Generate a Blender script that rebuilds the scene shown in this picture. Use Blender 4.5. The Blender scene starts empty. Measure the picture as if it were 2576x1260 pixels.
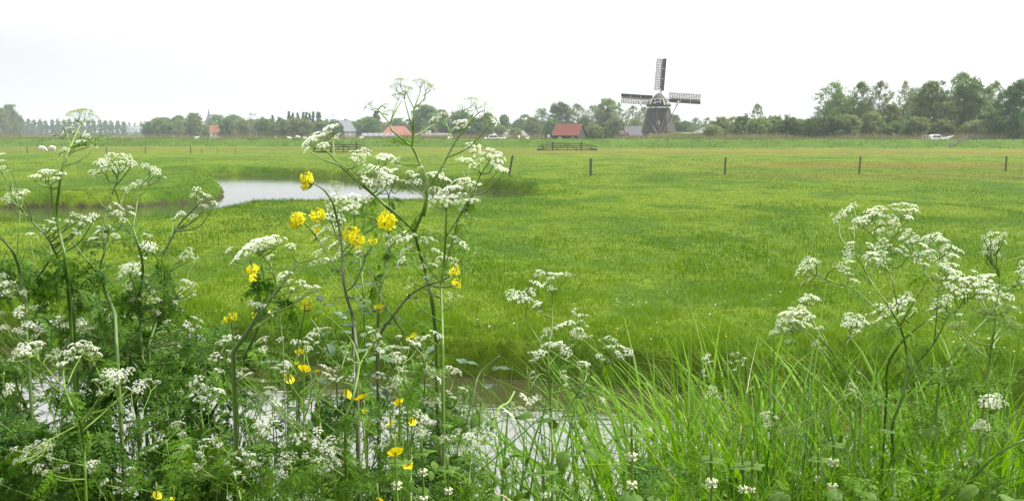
import bpy, math, random
import numpy as np

# ---------------------------------------------------------------- camera, world, sun, exposure
F, CX, CY, HOR, CAMZ = 2422.0, 1288.0, 630.0, 338.0, 2.8     # sizes in the 2576 x 1260 view of the photograph
TILT = math.atan((CY - HOR) / F)
scene = bpy.context.scene
COL = scene.collection
cam_d = bpy.data.cameras.new('camera')
cam_d.sensor_width = 36.0
cam_d.lens = 36.0 * F / 2576.0
cam_d.clip_start = 0.05
cam_d.clip_end = 8000.0
cam = bpy.data.objects.new('camera', cam_d)
cam.location = (0, 0, CAMZ)
cam.rotation_euler = (math.pi / 2 - TILT, 0, 0)
COL.objects.link(cam)
scene.camera = cam

SUN_AZ, SUN_EL = math.radians(72), math.radians(54)
W = bpy.data.worlds.new('World')
scene.world = W
W.use_nodes = True
wn, wl = W.node_tree.nodes, W.node_tree.links
wn.clear()
sky = wn.new('ShaderNodeTexSky')
sky.sky_type = 'NISHITA'
sky.sun_disc = False
sky.sun_elevation = SUN_EL
sky.sun_rotation = SUN_AZ
sky.air_density = 1.3
sky.dust_density = 5.0
sky.ozone_density = 1.0
hs = wn.new('ShaderNodeHueSaturation')          # thin bright overcast: the blue is washed out
hs.inputs['Saturation'].default_value = 0.12
mx = wn.new('ShaderNodeMix'); mx.data_type = 'RGBA'
mx.inputs['Factor'].default_value = 0.6
mx.inputs['B'].default_value = (10.5, 10.7, 10.9, 1)
bg = wn.new('ShaderNodeBackground')
bg.inputs['Strength'].default_value = 0.11
wo = wn.new('ShaderNodeOutputWorld')
wl.new(sky.outputs[0], hs.inputs['Color'])
wl.new(hs.outputs[0], mx.inputs['A'])
# thinner light in the cloud low down and to the left, brighter overhead and to the right
tcw = wn.new('ShaderNodeTexCoord'); sx = wn.new('ShaderNodeSeparateXYZ'); wl.new(tcw.outputs['Generated'], sx.inputs[0])
cn = wn.new('ShaderNodeTexNoise'); cn.inputs['Scale'].default_value = 2.2; cn.inputs['Detail'].default_value = 4
cmap = wn.new('ShaderNodeMapping'); cmap.inputs['Scale'].default_value = (1, 1, 5); wl.new(tcw.outputs['Generated'], cmap.inputs[0]); wl.new(cmap.outputs[0], cn.inputs['Vector'])
up_ = wn.new('ShaderNodeMapRange'); up_.interpolation_type = 'SMOOTHSTEP'
for k_, v_ in (('From Min', 0.07), ('From Max', 0.24), ('To Min', 0.0), ('To Max', 1.0)): up_.inputs[k_].default_value = v_
wl.new(sx.outputs['Z'], up_.inputs['Value'])
lr = wn.new('ShaderNodeMapRange')
for k_, v_ in (('From Min', -0.45), ('From Max', 0.15), ('To Min', 0.58), ('To Max', 0.76)): lr.inputs[k_].default_value = v_
wl.new(sx.outputs['X'], lr.inputs['Value'])
nm_ = wn.new('ShaderNodeMath'); nm_.operation = 'MULTIPLY_ADD'; nm_.inputs[1].default_value = 0.10; nm_.inputs[2].default_value = -0.05
wl.new(cn.outputs['Fac'], nm_.inputs[0])
ad_ = wn.new('ShaderNodeMath'); ad_.operation = 'ADD'; wl.new(lr.outputs[0], ad_.inputs[0]); wl.new(nm_.outputs[0], ad_.inputs[1])
fm = wn.new('ShaderNodeMix'); fm.data_type = 'FLOAT'; wl.new(up_.outputs[0], fm.inputs['Factor']); wl.new(ad_.outputs[0], fm.inputs['A']); fm.inputs['B'].default_value = 1.12
vm = wn.new('ShaderNodeVectorMath'); vm.operation = 'SCALE'; wl.new(mx.outputs['Result'], vm.inputs[0]); wl.new(fm.outputs[0], vm.inputs['Scale'])
wl.new(vm.outputs[0], bg.inputs['Color'])
wl.new(bg.outputs[0], wo.inputs['Surface'])

sun_d = bpy.data.lights.new('sun', 'SUN')
sun_d.energy = 5.0
sun_d.angle = math.radians(1.5)
sun_d.color = (1.0, 0.955, 0.88)
sun = bpy.data.objects.new('sun', sun_d)
sun.rotation_euler = (math.pi / 2 - SUN_EL, 0, math.pi - SUN_AZ)
COL.objects.link(sun)
scene.view_settings.view_transform = 'Standard'
scene.view_settings.look = 'None'
scene.view_settings.gamma = 1
scene.view_settings.exposure = 0.95
scene.cycles.use_denoising = True
scene.cycles.max_bounces = 6
scene.cycles.diffuse_bounces = 3
scene.cycles.glossy_bounces = 3
scene.cycles.transmission_bounces = 4
scene.cycles.transparent_max_bounces = 8
scene.cycles.volume_bounces = 1

# ---------------------------------------------------------------- projection helpers (photo pixels -> world points)
CT, ST = math.cos(TILT), math.sin(TILT)
def ray(u, v):
    a = (u - CX) / F; b = (CY - v) / F
    return np.array([a, CT + b * ST, -ST + b * CT])
def at(u, v, Y):
    d = ray(u, v)
    return np.array([0, 0, CAMZ]) + d * (Y / d[1])
def on(u, v, z=0.0):
    d = ray(u, v)
    return np.array([0, 0, CAMZ]) + d * ((z - CAMZ) / d[2])
def on_arr(u, v, z=0.0):
    a = (u - CX) / F; b = (CY - v) / F
    dz = -ST + b * CT
    t = (z - CAMZ) / dz
    return a * t, (CT + b * ST) * t

# ---------------------------------------------------------------- noise
def vnoise(x, y, seed=0):
    x = np.asarray(x, float); y = np.asarray(y, float)
    xi = np.floor(x).astype(np.int64); yi = np.floor(y).astype(np.int64)
    fx = x - xi; fy = y - yi
    fx = fx * fx * (3 - 2 * fx); fy = fy * fy * (3 - 2 * fy)
    def h(a, b):
        n = (a * 374761393 + b * 668265263 + seed * 974634777) & 0x7fffffff
        n = ((n ^ (n >> 13)) * 1274126177) & 0x7fffffff
        n = n ^ (n >> 16)
        return (n & 0xffff) / 65535.0
    return (h(xi, yi) * (1 - fx) + h(xi + 1, yi) * fx) * (1 - fy) + (h(xi, yi + 1) * (1 - fx) + h(xi + 1, yi + 1) * fx) * fy
def fbm(x, y, seed=0, o=3):
    s = 0; a = 0.5; t = 0
    for i in range(o):
        s = s + a * vnoise(x * 2 ** i, y * 2 ** i, seed + i * 17); t += a; a *= 0.5
    return s / t
def sstep(a, b, x):
    t = np.clip((x - a) / (b - a), 0, 1)
    return t * t * (3 - 2 * t)

# ---------------------------------------------------------------- mesh builder
class MB:
    def __init__(s):
        s.V = []; s.F = []; s.n = 0; s.R = []
    def add(s, V, Fc, m=0, r=None):
        V = np.asarray(V, float).reshape(-1, 3)
        if not isinstance(Fc, list): Fc = [Fc]
        for f in Fc:
            f = np.asarray(f, np.int64)
            if f.ndim == 1: f = f.reshape(1, -1)
            if len(f): s.F.append((f + s.n, m))
        s.V.append(V); s.n += len(V)
        if r is None: r = 0.5
        s.R.append(np.broadcast_to(np.asarray(r, float), (len(V),)))
        return s
    def mesh(s, name, mats, smooth=False):
        me = bpy.data.meshes.new(name)
        V = np.concatenate(s.V) if s.V else np.zeros((0, 3))
        me.vertices.add(len(V)); me.vertices.foreach_set('co', V.astype(np.float32).ravel())
        li = np.concatenate([f.ravel() for f, m in s.F]); 
        ks = np.concatenate([np.full(len(f), f.shape[1]) for f, m in s.F])
        mi = np.concatenate([np.full(len(f), m) for f, m in s.F])
        st = np.concatenate([[0], np.cumsum(ks)[:-1]])
        me.loops.add(len(li)); me.loops.foreach_set('vertex_index', li.astype(np.int32))
        me.polygons.add(len(ks)); me.polygons.foreach_set('loop_start', st.astype(np.int32))
        try: me.polygons.foreach_set('loop_total', ks.astype(np.int32))
        except Exception: pass
        me.polygons.foreach_set('material_index', mi.astype(np.int32))
        me.polygons.foreach_set('use_smooth', np.full(len(ks), smooth, dtype=bool))
        at_ = me.attributes.new('rnd', 'FLOAT', 'POINT')
        at_.data.foreach_set('value', np.concatenate(s.R).astype(np.float32))
        for m in mats: me.materials.append(m)
        me.update(calc_edges=True)
        return me
    def obj(s, name, mats, parent=None, smooth=False, loc=None):
        if not isinstance(mats, (list, tuple)): mats = [mats]
        o = bpy.data.objects.new(name, s.mesh(name, mats, smooth))
        COL.objects.link(o)
        if parent is not None: o.parent = parent
        if loc is not None: o.location = loc
        return o
def tag(o, label=None, cat=None, group=None, kind=None):
    if label: o['label'] = label
    if cat: o['category'] = cat
    if group: o['group'] = group
    if kind: o['kind'] = kind
    return o
def thing(name, label, cat, loc=(0, 0, 0), rz=0.0, group=None, sc=1.0):
    o = bpy.data.objects.new(name, None)
    o.empty_display_size = 0.2
    o.location = loc; o.rotation_euler = (0, 0, rz); o.scale = (sc, sc, sc) if not hasattr(sc, '__len__') else sc
    COL.objects.link(o)
    return tag(o, label, cat, group)
def link_mesh(name, me, parent, loc=(0, 0, 0), rot=None, sc=1.0, mat4=None):
    o = bpy.data.objects.new(name, me)
    COL.objects.link(o)
    if parent is not None: o.parent = parent
    if mat4 is not None: o.matrix_local = mat4
    else:
        o.location = loc
        if rot is not None: o.rotation_euler = rot
        o.scale = (sc, sc, sc) if not hasattr(sc, '__len__') else sc
    return o

# ---------------------------------------------------------------- shapes
BOXF = np.array([[0, 1, 3, 2], [4, 6, 7, 5], [0, 4, 5, 1], [2, 3, 7, 6], [0, 2, 6, 4], [1, 5, 7, 3]])
def box(x0, x1, y0, y1, z0, z1):
    V = np.array([[x, y, z] for x in (x0, x1) for y in (y0, y1) for z in (z0, z1)], float)
    return V, BOXF
def nrm(v):
    v = np.asarray(v, float); return v / (np.linalg.norm(v) + 1e-12)
def beam(p0, p1, w, h, up=(0, 0, 1)):
    p0 = np.asarray(p0, float); p1 = np.asarray(p1, float)
    d = nrm(p1 - p0); up = np.asarray(up, float)
    if abs(np.dot(d, up)) > 0.98: up = np.array([0, 1.0, 0])
    s = nrm(np.cross(d, up)); t = np.cross(s, d)
    V = []
    for p in (p0, p1):
        for a in (-1, 1):
            for b in (-1, 1): V.append(p + s * a * w / 2 + t * b * h / 2)
    return np.array(V), BOXF
def tube(P, R, k=6, cap=True):
    P = np.asarray(P, float); n = len(P)
    R = np.broadcast_to(np.asarray(R, float), (n,))
    T = np.gradient(P, axis=0); T /= (np.linalg.norm(T, axis=1, keepdims=True) + 1e-12)
    ref = np.array([0, 1.0, 0]) if abs(T[:, 1]).mean() < 0.8 else np.array([1.0, 0, 0])
    S = np.cross(T, ref); S /= (np.linalg.norm(S, axis=1, keepdims=True) + 1e-12)
    U = np.cross(S, T)
    a = np.arange(k) * 2 * math.pi / k
    V = P[:, None, :] + R[:, None, None] * (np.cos(a)[None, :, None] * S[:, None, :] + np.sin(a)[None, :, None] * U[:, None, :])
    V = V.reshape(-1, 3)
    i = np.arange(n - 1)[:, None] * k; j = np.arange(k)[None, :]; j2 = (j + 1) % k
    Q = np.stack([i + j, i + j2, i + k + j2, i + k + j], -1).reshape(-1, 4)
    Fs = [Q]
    if cap: Fs += [np.arange(k)[::-1].reshape(1, -1), (np.arange(k) + (n - 1) * k).reshape(1, -1)]
    return V, Fs
def crom(P, n=6):
    P = np.asarray(P, float)
    if len(P) < 3:
        t = np.linspace(0, 1, n + 1)[:, None]; return P[0] * (1 - t) + P[-1] * t
    Q = np.vstack([2 * P[0] - P[1], P, 2 * P[-1] - P[-2]]); out = []
    for i in range(len(P) - 1):
        p0, p1, p2, p3 = Q[i:i + 4]
        for t in np.arange(n) / n:
            out.append(0.5 * ((2 * p1) + (-p0 + p2) * t + (2 * p0 - 5 * p1 + 4 * p2 - p3) * t * t + (-p0 + 3 * p1 - 3 * p2 + p3) * t ** 3))
    out.append(P[-1]); return np.array(out)
def frame_from(z, rnd=None):
    z = nrm(z); a = np.array([1.0, 0, 0]) if abs(z[0]) < 0.8 else np.array([0, 1.0, 0])
    x = nrm(np.cross(a, z)); y = np.cross(z, x)
    if rnd is not None:
        c, s = math.cos(rnd), math.sin(rnd); x, y = x * c + y * s, y * c - x * s
    return np.stack([x, y, z], 1)
def rotm(rx, ry, rz):
    cx, sx, cy, sy, cz, sz = math.cos(rx), math.sin(rx), math.cos(ry), math.sin(ry), math.cos(rz), math.sin(rz)
    return np.array([[cz, -sz, 0], [sz, cz, 0], [0, 0, 1]]) @ np.array([[cy, 0, sy], [0, 1, 0], [-sy, 0, cy]]) @ np.array([[1, 0, 0], [0, cx, -sx], [0, sx, cx]])

# ---------------------------------------------------------------- materials
def newmat(name):
    m = bpy.data.materials.new(name); m.use_nodes = True
    m.node_tree.nodes.clear()
    return m, m.node_tree.nodes, m.node_tree.links
def rgba(c): return (c[0], c[1], c[2], 1)
def leafmat(name, c1, c2, trans=0.35, tcol=None, rough=0.45, spec=0.25, objvar=0.0):
    """leaf with light passing through; colour runs c1..c2 with the blade's own random value"""
    m, n, l = newmat(name)
    a = n.new('ShaderNodeAttribute'); a.attribute_name = 'rnd'
    mix = n.new('ShaderNodeMix'); mix.data_type = 'RGBA'
    mix.inputs['A'].default_value = rgba(c1); mix.inputs['B'].default_value = rgba(c2)
    l.new(a.outputs['Fac'], mix.inputs['Factor'])
    col = mix.outputs['Result']
    if objvar:
        oi = n.new('ShaderNodeObjectInfo')
        h = n.new('ShaderNodeHueSaturation')
        mr = n.new('ShaderNodeMapRange'); mr.inputs['To Min'].default_value = 1 - objvar; mr.inputs['To Max'].default_value = 1 + objvar
        mr2 = n.new('ShaderNodeMapRange'); mr2.inputs['To Min'].default_value = 0.5 - objvar * 0.07; mr2.inputs['To Max'].default_value = 0.5 + objvar * 0.07
        l.new(oi.outputs['Random'], mr.inputs['Value']); l.new(oi.outputs['Random'], mr2.inputs['Value'])
        l.new(mr.outputs[0], h.inputs['Value']); l.new(mr2.outputs[0], h.inputs['Hue'])
        l.new(col, h.inputs['Color']); col = h.outputs[0]
    p = n.new('ShaderNodeBsdfPrincipled')
    p.inputs['Roughness'].default_value = rough
    p.inputs['Specular IOR Level'].default_value = spec
    l.new(col, p.inputs['Base Color'])
    t = n.new('ShaderNodeBsdfTranslucent')
    tm = n.new('ShaderNodeMix'); tm.data_type = 'RGBA'; tm.blend_type = 'MULTIPLY'; tm.inputs['Factor'].default_value = 1
    tc = tcol or (1.5, 1.5, 0.6)
    tm.inputs['B'].default_value = rgba(tc); l.new(col, tm.inputs['A']); l.new(tm.outputs['Result'], t.inputs['Color'])
    ms = n.new('ShaderNodeMixShader'); ms.inputs[0].default_value = trans
    l.new(p.outputs[0], ms.inputs[1]); l.new(t.outputs[0], ms.inputs[2])
    o = n.new('ShaderNodeOutputMaterial'); l.new(ms.outputs[0], o.inputs[0])
    return m
def solid(name, c1, c2=None, rough=0.7, scale=4.0, spec=0.3, bump=0.0, stretch=(1, 1, 1), detail=4, metal=0.0, coord='Object'):
    """solid material with noise variation between two colours"""
    m, n, l = newmat(name)
    c2 = c2 or tuple(x * 0.75 for x in c1)
    tc = n.new('ShaderNodeTexCoord'); mp = n.new('ShaderNodeMapping'); mp.inputs['Scale'].default_value = stretch
    nz = n.new('ShaderNodeTexNoise'); nz.inputs['Scale'].default_value = scale; nz.inputs['Detail'].default_value = detail
    l.new(tc.outputs[coord], mp.inputs[0]); l.new(mp.outputs[0], nz.inputs['Vector'])
    rmp = n.new('ShaderNodeMapRange'); rmp.inputs['From Min'].default_value = 0.3; rmp.inputs['From Max'].default_value = 0.7
    l.new(nz.outputs['Fac'], rmp.inputs['Value'])
    mix = n.new('ShaderNodeMix'); mix.data_type = 'RGBA'
    mix.inputs['A'].default_value = rgba(c1); mix.inputs['B'].default_value = rgba(c2)
    l.new(rmp.outputs[0], mix.inputs['Factor'])
    p = n.new('ShaderNodeBsdfPrincipled'); p.inputs['Roughness'].default_value = rough
    p.inputs['Specular IOR Level'].default_value = spec; p.inputs['Metallic'].default_value = metal
    l.new(mix.outputs['Result'], p.inputs['Base Color'])
    if bump:
        b = n.new('ShaderNodeBump'); b.inputs['Strength'].default_value = bump; b.inputs['Distance'].default_value = 0.05
        l.new(nz.outputs['Fac'], b.inputs['Height']); l.new(b.outputs[0], p.inputs['Normal'])
    o = n.new('ShaderNodeOutputMaterial'); l.new(p.outputs[0], o.inputs[0])
    return m
# ================================================================ THE LAND
WZ = -0.6            # water level of the pond
DZ = -0.45           # water level of the near ditch
def y_far(x):  return 12.55 - 0.27 * x + 0.22 * (fbm(x * 0.9, x * 0 + 3.3, 5) - 0.5) + 0.5 * (fbm(x * 0.23, x * 0 + 1.3, 6) - 0.5)
def y_near(x): return 5.6 - 0.1 * x + 0.3 * (fbm(x * 0.8, x * 0 + 8.3, 7) - 0.5)
def y_dike(x): return 210.0 - 0.16 * x
far_edge = [(-700, 545), (-150, 528), (0, 523), (252, 521), (369, 519), (436, 513), (500, 510), (545, 508), (572, 500), (570, 485), (558, 465), (540, 450), (529, 441),
            (595, 440), (711, 442), (826, 448), (930, 455), (1028, 463), (1110, 471), (1172, 474), (1230, 479), (1310, 487)]
near_edge = [(1320, 497), (1230, 503), (1100, 506), (883, 504), (800, 506), (711, 508), (595, 510), (540, 521), (480, 533), (430, 544), (300, 550), (150, 551), (0, 551), (-150, 555), (-700, 560)]
POND = np.array([on(u, v, WZ)[:2] for u, v in far_edge] + [on(u, v, -0.05)[:2] + np.array([0, 0.35]) for u, v in near_edge])
def sd_poly(x, y, P):
    """signed distance to polygon, positive outside"""
    x = np.asarray(x, float); y = np.asarray(y, float)
    d = np.full(x.shape, 1e9); inside = np.zeros(x.shape, bool)
    n = len(P)
    for i in range(n):
        ax, ay = P[i]; bx, by = P[(i + 1) % n]
        ex, ey = bx - ax, by - ay
        t = np.clip(((x - ax) * ex + (y - ay) * ey) / (ex * ex + ey * ey + 1e-9), 0, 1)
        d = np.minimum(d, (x - ax - ex * t) ** 2 + (y - ay - ey * t) ** 2)
        c = ((ay > y) != (by > y)) & (x < (bx - ax) * (y - ay) / (by - ay + 1e-12) + ax)
        inside ^= c
    d = np.sqrt(d)
    return np.where(inside, -d, d)
def pond_sd(x, y):
    x = np.asarray(x, float); y = np.asarray(y, float)
    d = np.full(x.shape, 50.0)
    m = (y > 25) & (y < 92) & (x > -75) & (x < 18)
    if m.any():
        xs, ys = x[m], y[m]
        d[m] = sd_poly(xs, ys, POND) + 0.6 * (fbm(xs * 0.45, ys * 0.45, 11) - 0.5) * sstep(0, 3, np.abs(ys - 30))
    return d
def ground_z(x, y):
    x = np.asarray(x, float); y = np.asarray(y, float)
    z = 0.10 * (fbm(x * 0.05, y * 0.05, 1) - 0.5) + 0.05 * (fbm(x * 0.35, y * 0.35, 2) - 0.5)
    z = z * sstep(12, 30, y)
    # meadow lip and cut bank of the near ditch
    s = y - y_far(x)
    lump = 0.25 * (fbm(x * 2.2, y * 2.2, 21) - 0.5)
    z = z + 0.04 * (1 - sstep(0.4, 2.5, s)) * (fbm(x * 1.4, y * 1.4, 22))
    z = np.where(s < 0.9, (DZ - 0.15) + (0.15 - DZ + z) * sstep(-0.06, 0.26 + 1.1 * np.maximum(lump, -.1), s), z)
    z = np.where(s < -0.06, DZ - 0.15 - 0.5 * sstep(0.06, 1.5, -s), z)
    # our own bank
    t = y_near(x) - y
    zb = WZ - 0.6 + 2.2 * sstep(-1.0, 0.0, t) * 0.27 + 1.61 * sstep(-0.2, 3.9, t)
    z = np.where(t > -1.0, np.where(s < -1.0, np.maximum(zb, z), z), z)
    # pond and stream, with a raised grassy lip
    d = pond_sd(x, y)
    rag = 0.5 * (fbm(x * 1.5, y * 1.5, 31) - 0.3)
    zp = (WZ - 0.2) + (0.2 - WZ) * sstep(-0.1, 0.9 + rag, d)
    lip = 0.12 * sstep(0.3, 1.2, d) * (1 - sstep(1.5, 4.5, d)) * fbm(x * 0.8, y * 0.8, 33)
    z = np.where(d < 6, z * sstep(0.2, 2.0, d) + zp + lip, z)
    z = np.where(d < -0.1, WZ - 0.2 - 0.5 * sstep(0.1, 2.0, -d), z)
    # old furrows on the left meadow
    f1 = np.exp(-((y - 112 - 0.05 * x) / 1.3) ** 2) * sstep(10, -10, x) + np.exp(-((y - 92 + 0.08 * x) / 0.9) ** 2) * (1 - sstep(-14, -4, x))
    z = z - 0.28 * f1
    # canal dike
    q = y - y_dike(x) + 2.0 * (fbm(x * 0.03, y * 0 + 9, 41) - 0.5)
    zd = 1.72 * sstep(0, 8.5, q) + 0.12 * (fbm(x * 0.12, y * 0.5, 42) - 0.5) * sstep(1, 6, q) + 0.5 * np.maximum(0, fbm(x * 0.015, y * 0, 43) - 0.55)*sstep(1, 6, q)
    zback = 1.72 - 0.82 * sstep(14, 20, q) - 1.5 * sstep(20, 22, q) * (1 - sstep(36, 38, q))
    z = np.where(q > 0, np.where(q < 12, z * 0 + zd, zd - 1.72 + zback), z)
    return z
def gz(x, y): return float(ground_z(np.array([x]), np.array([y]))[0])

# ---- colours of the land (what grows there, not how it is lit)
G1 = np.array([0.052, 0.092, 0.006]); G2 = np.array([0.084, 0.122, 0.008]); GD = np.array([0.028, 0.066, 0.006])
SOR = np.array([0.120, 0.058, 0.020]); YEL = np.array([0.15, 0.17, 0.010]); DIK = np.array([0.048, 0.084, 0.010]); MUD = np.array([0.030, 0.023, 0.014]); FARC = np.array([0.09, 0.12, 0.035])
def land_colour(x, y, z):
    n1 = fbm(x * 0.08, y * 0.05, 51)[:, None]; n2 = fbm(x * 0.5, y * 0.35, 52)[:, None]; n3 = fbm(x * 1.8, y * 0.9, 53)[:, None]
    c = G1 + (G2 - G1) * np.clip(sstep(0.35, 0.65, n1) * 0.6 + sstep(0.3, 0.7, n3) * 0.4, 0, 1)
    c = c + (GD - c) * (0.7 * sstep(0.50, 0.68, n2))
    yy = (y + 0.14 * x)[:, None]; xx = x[:, None]
    bn = fbm(x * 0.03, y * 0.12, 54)[:, None]; fine = fbm(x * 0.9, y * 0.35, 57)[:, None]
    # sorrel bands before the dike, rust red; yellow-green buttercup stripes between
    right = sstep(-25, 5, xx)
    b1 = np.exp(-((yy - 158 - 10 * (bn - 0.5)) / 14.0) ** 2) * (0.24 + 0.32 * right)
    b2 = np.exp(-((yy - 192 - 16 * (bn - 0.5)) / 12.0) ** 2) * 0.25
    b3 = np.exp(-((yy - 92 - 12 * (bn - 0.5)) / 9.0) ** 2) * 0.42 * sstep(5, 30, xx)
    b4 = np.exp(-((yy - 68 - 10 * (bn - 0.5)) / 5.0) ** 2) * 0.25 * sstep(5, 20, xx)
    s = np.clip((b1 + b2 + b3 + b4) * (0.35 + 1.1 * sstep(0.3, 0.65, bn * 0.5 + fine * 0.5)), 0, 0.92)
    c = c + (SOR - c) * s
    yb = np.exp(-((yy - 176) / 8.0) ** 2) * 0.5 * sstep(0.45, 0.7, fbm(x * 0.05, y * 0.3, 58)[:, None]) * right + 0.12 * sstep(0.62, 0.8, fine) * sstep(50, 90, yy)
    c = c + (YEL - c) * np.clip(yb, 0, 1)
    q = (y - y_dike(x))[:, None]
    dk = DIK * (0.8 + 0.5 * n2)
    c = np.where(q > 0, c + (dk - c) * sstep(0, 2.5, q), c)
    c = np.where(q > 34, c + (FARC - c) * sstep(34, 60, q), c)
    low = sstep(-0.40, -0.55, z)[:, None]
    c = c + (MUD - c) * np.where(y < 20, .8, np.where((y < 62) & (x < -9), 1.0, 0.25))[:, None] * np.where(y[:, None] < 110, low, 0)
    near = (y < y_near(x) + 0.5)[:, None]
    c = np.where(near, MUD * 0.8 + GD * 0.4, c)
    return c
def land():
    A = np.concatenate([np.linspace(-180, -75, 22)[:-1], np.linspace(-75, -38, 38)[:-1], np.linspace(-38, 38, 470), np.linspace(38, 75, 38)[1:], np.linspace(75, 180, 22)[1:-1]])
    A = np.radians(A)
    R = np.concatenate([np.geomspace(0.3, 11, 70)[:-1], np.linspace(11, 18, 110)[:-1], np.geomspace(18, 90, 300)[:-1], np.geomspace(90, 180, 60)[:-1], np.linspace(180, 275, 130)[:-1], np.geomspace(275, 2600, 36)])
    a, r = np.meshgrid(A, R)
    x = (r * np.sin(a)).ravel(); y = (r * np.cos(a)).ravel()
    z = ground_z(x, y)
    nA, nR = len(A), len(R)
    i = np.arange(nR - 1)[:, None] * nA; j = np.arange(nA)[None, :]; j2 = (j + 1) % nA
    Q = np.stack([i + j, i + nA + j, i + nA + j2, i + j2], -1).reshape(-1, 4)[:, ::-1]
    n0 = nR * nA
    V = np.vstack([np.stack([x, y, z], 1), [[0, 0, gz(0, 0)]]])
    T = np.stack([np.full(nA, n0), np.arange(nA), (np.arange(nA) + 1) % nA], 1)[:, ::-1]
    c = land_colour(V[:, 0], V[:, 1], V[:, 2])
    m, n, l = newmat('land')
    at_ = n.new('ShaderNodeAttribute'); at_.attribute_name = 'col'
    geo = n.new('ShaderNodeNewGeometry')
    nz = n.new('ShaderNodeTexNoise'); nz.inputs['Scale'].default_value = 2.2; nz.inputs['Detail'].default_value = 6; nz.inputs['Roughness'].default_value = 0.7
    nb = n.new('ShaderNodeTexNoise'); nb.inputs['Scale'].default_value = 9.0; nb.inputs['Detail'].default_value = 4
    l.new(geo.outputs['Position'], nz.inputs['Vector']); l.new(geo.outputs['Position'], nb.inputs['Vector'])
    mr = n.new('ShaderNodeMapRange'); mr.inputs['From Min'].default_value = 0.3; mr.inputs['From Max'].default_value = 0.7; mr.inputs['To Min'].default_value = 0.55; mr.inputs['To Max'].default_value = 1.35
    l.new(nz.outputs['Fac'], mr.inputs['Value'])
    hs_ = n.new('ShaderNodeHueSaturation'); l.new(mr.outputs[0], hs_.inputs['Value']); l.new(at_.outputs['Color'], hs_.inputs['Color'])
    p = n.new('ShaderNodeBsdfPrincipled'); p.inputs['Roughness'].default_value = 0.9; p.inputs['Specular IOR Level'].default_value = 0.04
    l.new(hs_.outputs[0], p.inputs['Base Color'])
    b = n.new('ShaderNodeBump'); b.inputs['Strength'].default_value = 0.6; b.inputs['Distance'].default_value = 0.12
    l.new(nb.outputs['Fac'], b.inputs['Height']); l.new(b.outputs[0], p.inputs['Normal'])
    o = n.new('ShaderNodeOutputMaterial'); l.new(p.outputs[0], o.inputs[0])
    mb = MB(); mb.add(V, [Q, T])
    ob = mb.obj('meadow', m, smooth=True)
    ca = ob.data.attributes.new('col', 'FLOAT_COLOR', 'POINT')
    ca.data.foreach_set('color', np.hstack([c, np.ones((len(c), 1))]).astype(np.float32).ravel())
    tag(ob, kind='structure')
land()

def watermat(name, base, scale, bump, dist):
    m, n, l = newmat(name)
    geo = n.new('ShaderNodeNewGeometry')
    mp = n.new('ShaderNodeMapping'); mp.inputs['Scale'].default_value = (0.45, 1.6, 1)
    nz = n.new('ShaderNodeTexNoise'); nz.inputs['Scale'].default_value = scale; nz.inputs['Detail'].default_value = 3; nz.inputs['Distortion'].default_value = 0.6
    l.new(geo.outputs['Position'], mp.inputs[0]); l.new(mp.outputs[0], nz.inputs['Vector'])
    p = n.new('ShaderNodeBsdfPrincipled'); p.inputs['Base Color'].default_value = rgba(base); p.inputs['Roughness'].default_value = 0.04
    p.inputs['IOR'].default_value = 2.5; p.inputs['Specular IOR Level'].default_value = 0.8
    b = n.new('ShaderNodeBump'); b.inputs['Strength'].default_value = bump; b.inputs['Distance'].default_value = dist
    l.new(nz.outputs['Fac'], b.inputs['Height']); l.new(b.outputs[0], p.inputs['Normal'])
    o = n.new('ShaderNodeOutputMaterial'); l.new(p.outputs[0], o.inputs[0])
    return m
WATER = watermat('ditch water', (0.035, 0.035, 0.015), 3.0, 0.22, 0.03)
WATER2 = watermat('pond water', (0.03, 0.035, 0.02), 2.0, 0.16, 0.03)
def sheet(name, pts, z, m):
    mb = MB(); n = len(pts)
    mb.add([(p[0], p[1], z) for p in pts], np.arange(n).reshape(1, -1))
    tag(mb.obj(name, m), kind='structure')
xs = [-45, 45]
sheet('ditch_water', [(-45, 5.0 + 4.5), (45, 5.0 - 4.5), (45, 14.5 - 11.25), (-45, 14.5 + 11.25)], DZ, WATER)
sheet('pond_water', [(-80, 26), (22, 26), (22, 88), (-80, 88)], WZ, WATER2)
sheet('canal_water', [(-400, y_dike(-400) + 19), (400, y_dike(400) + 19), (400, y_dike(400) + 39), (-400, y_dike(-400) + 39)], 0.55, WATER2)

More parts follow.
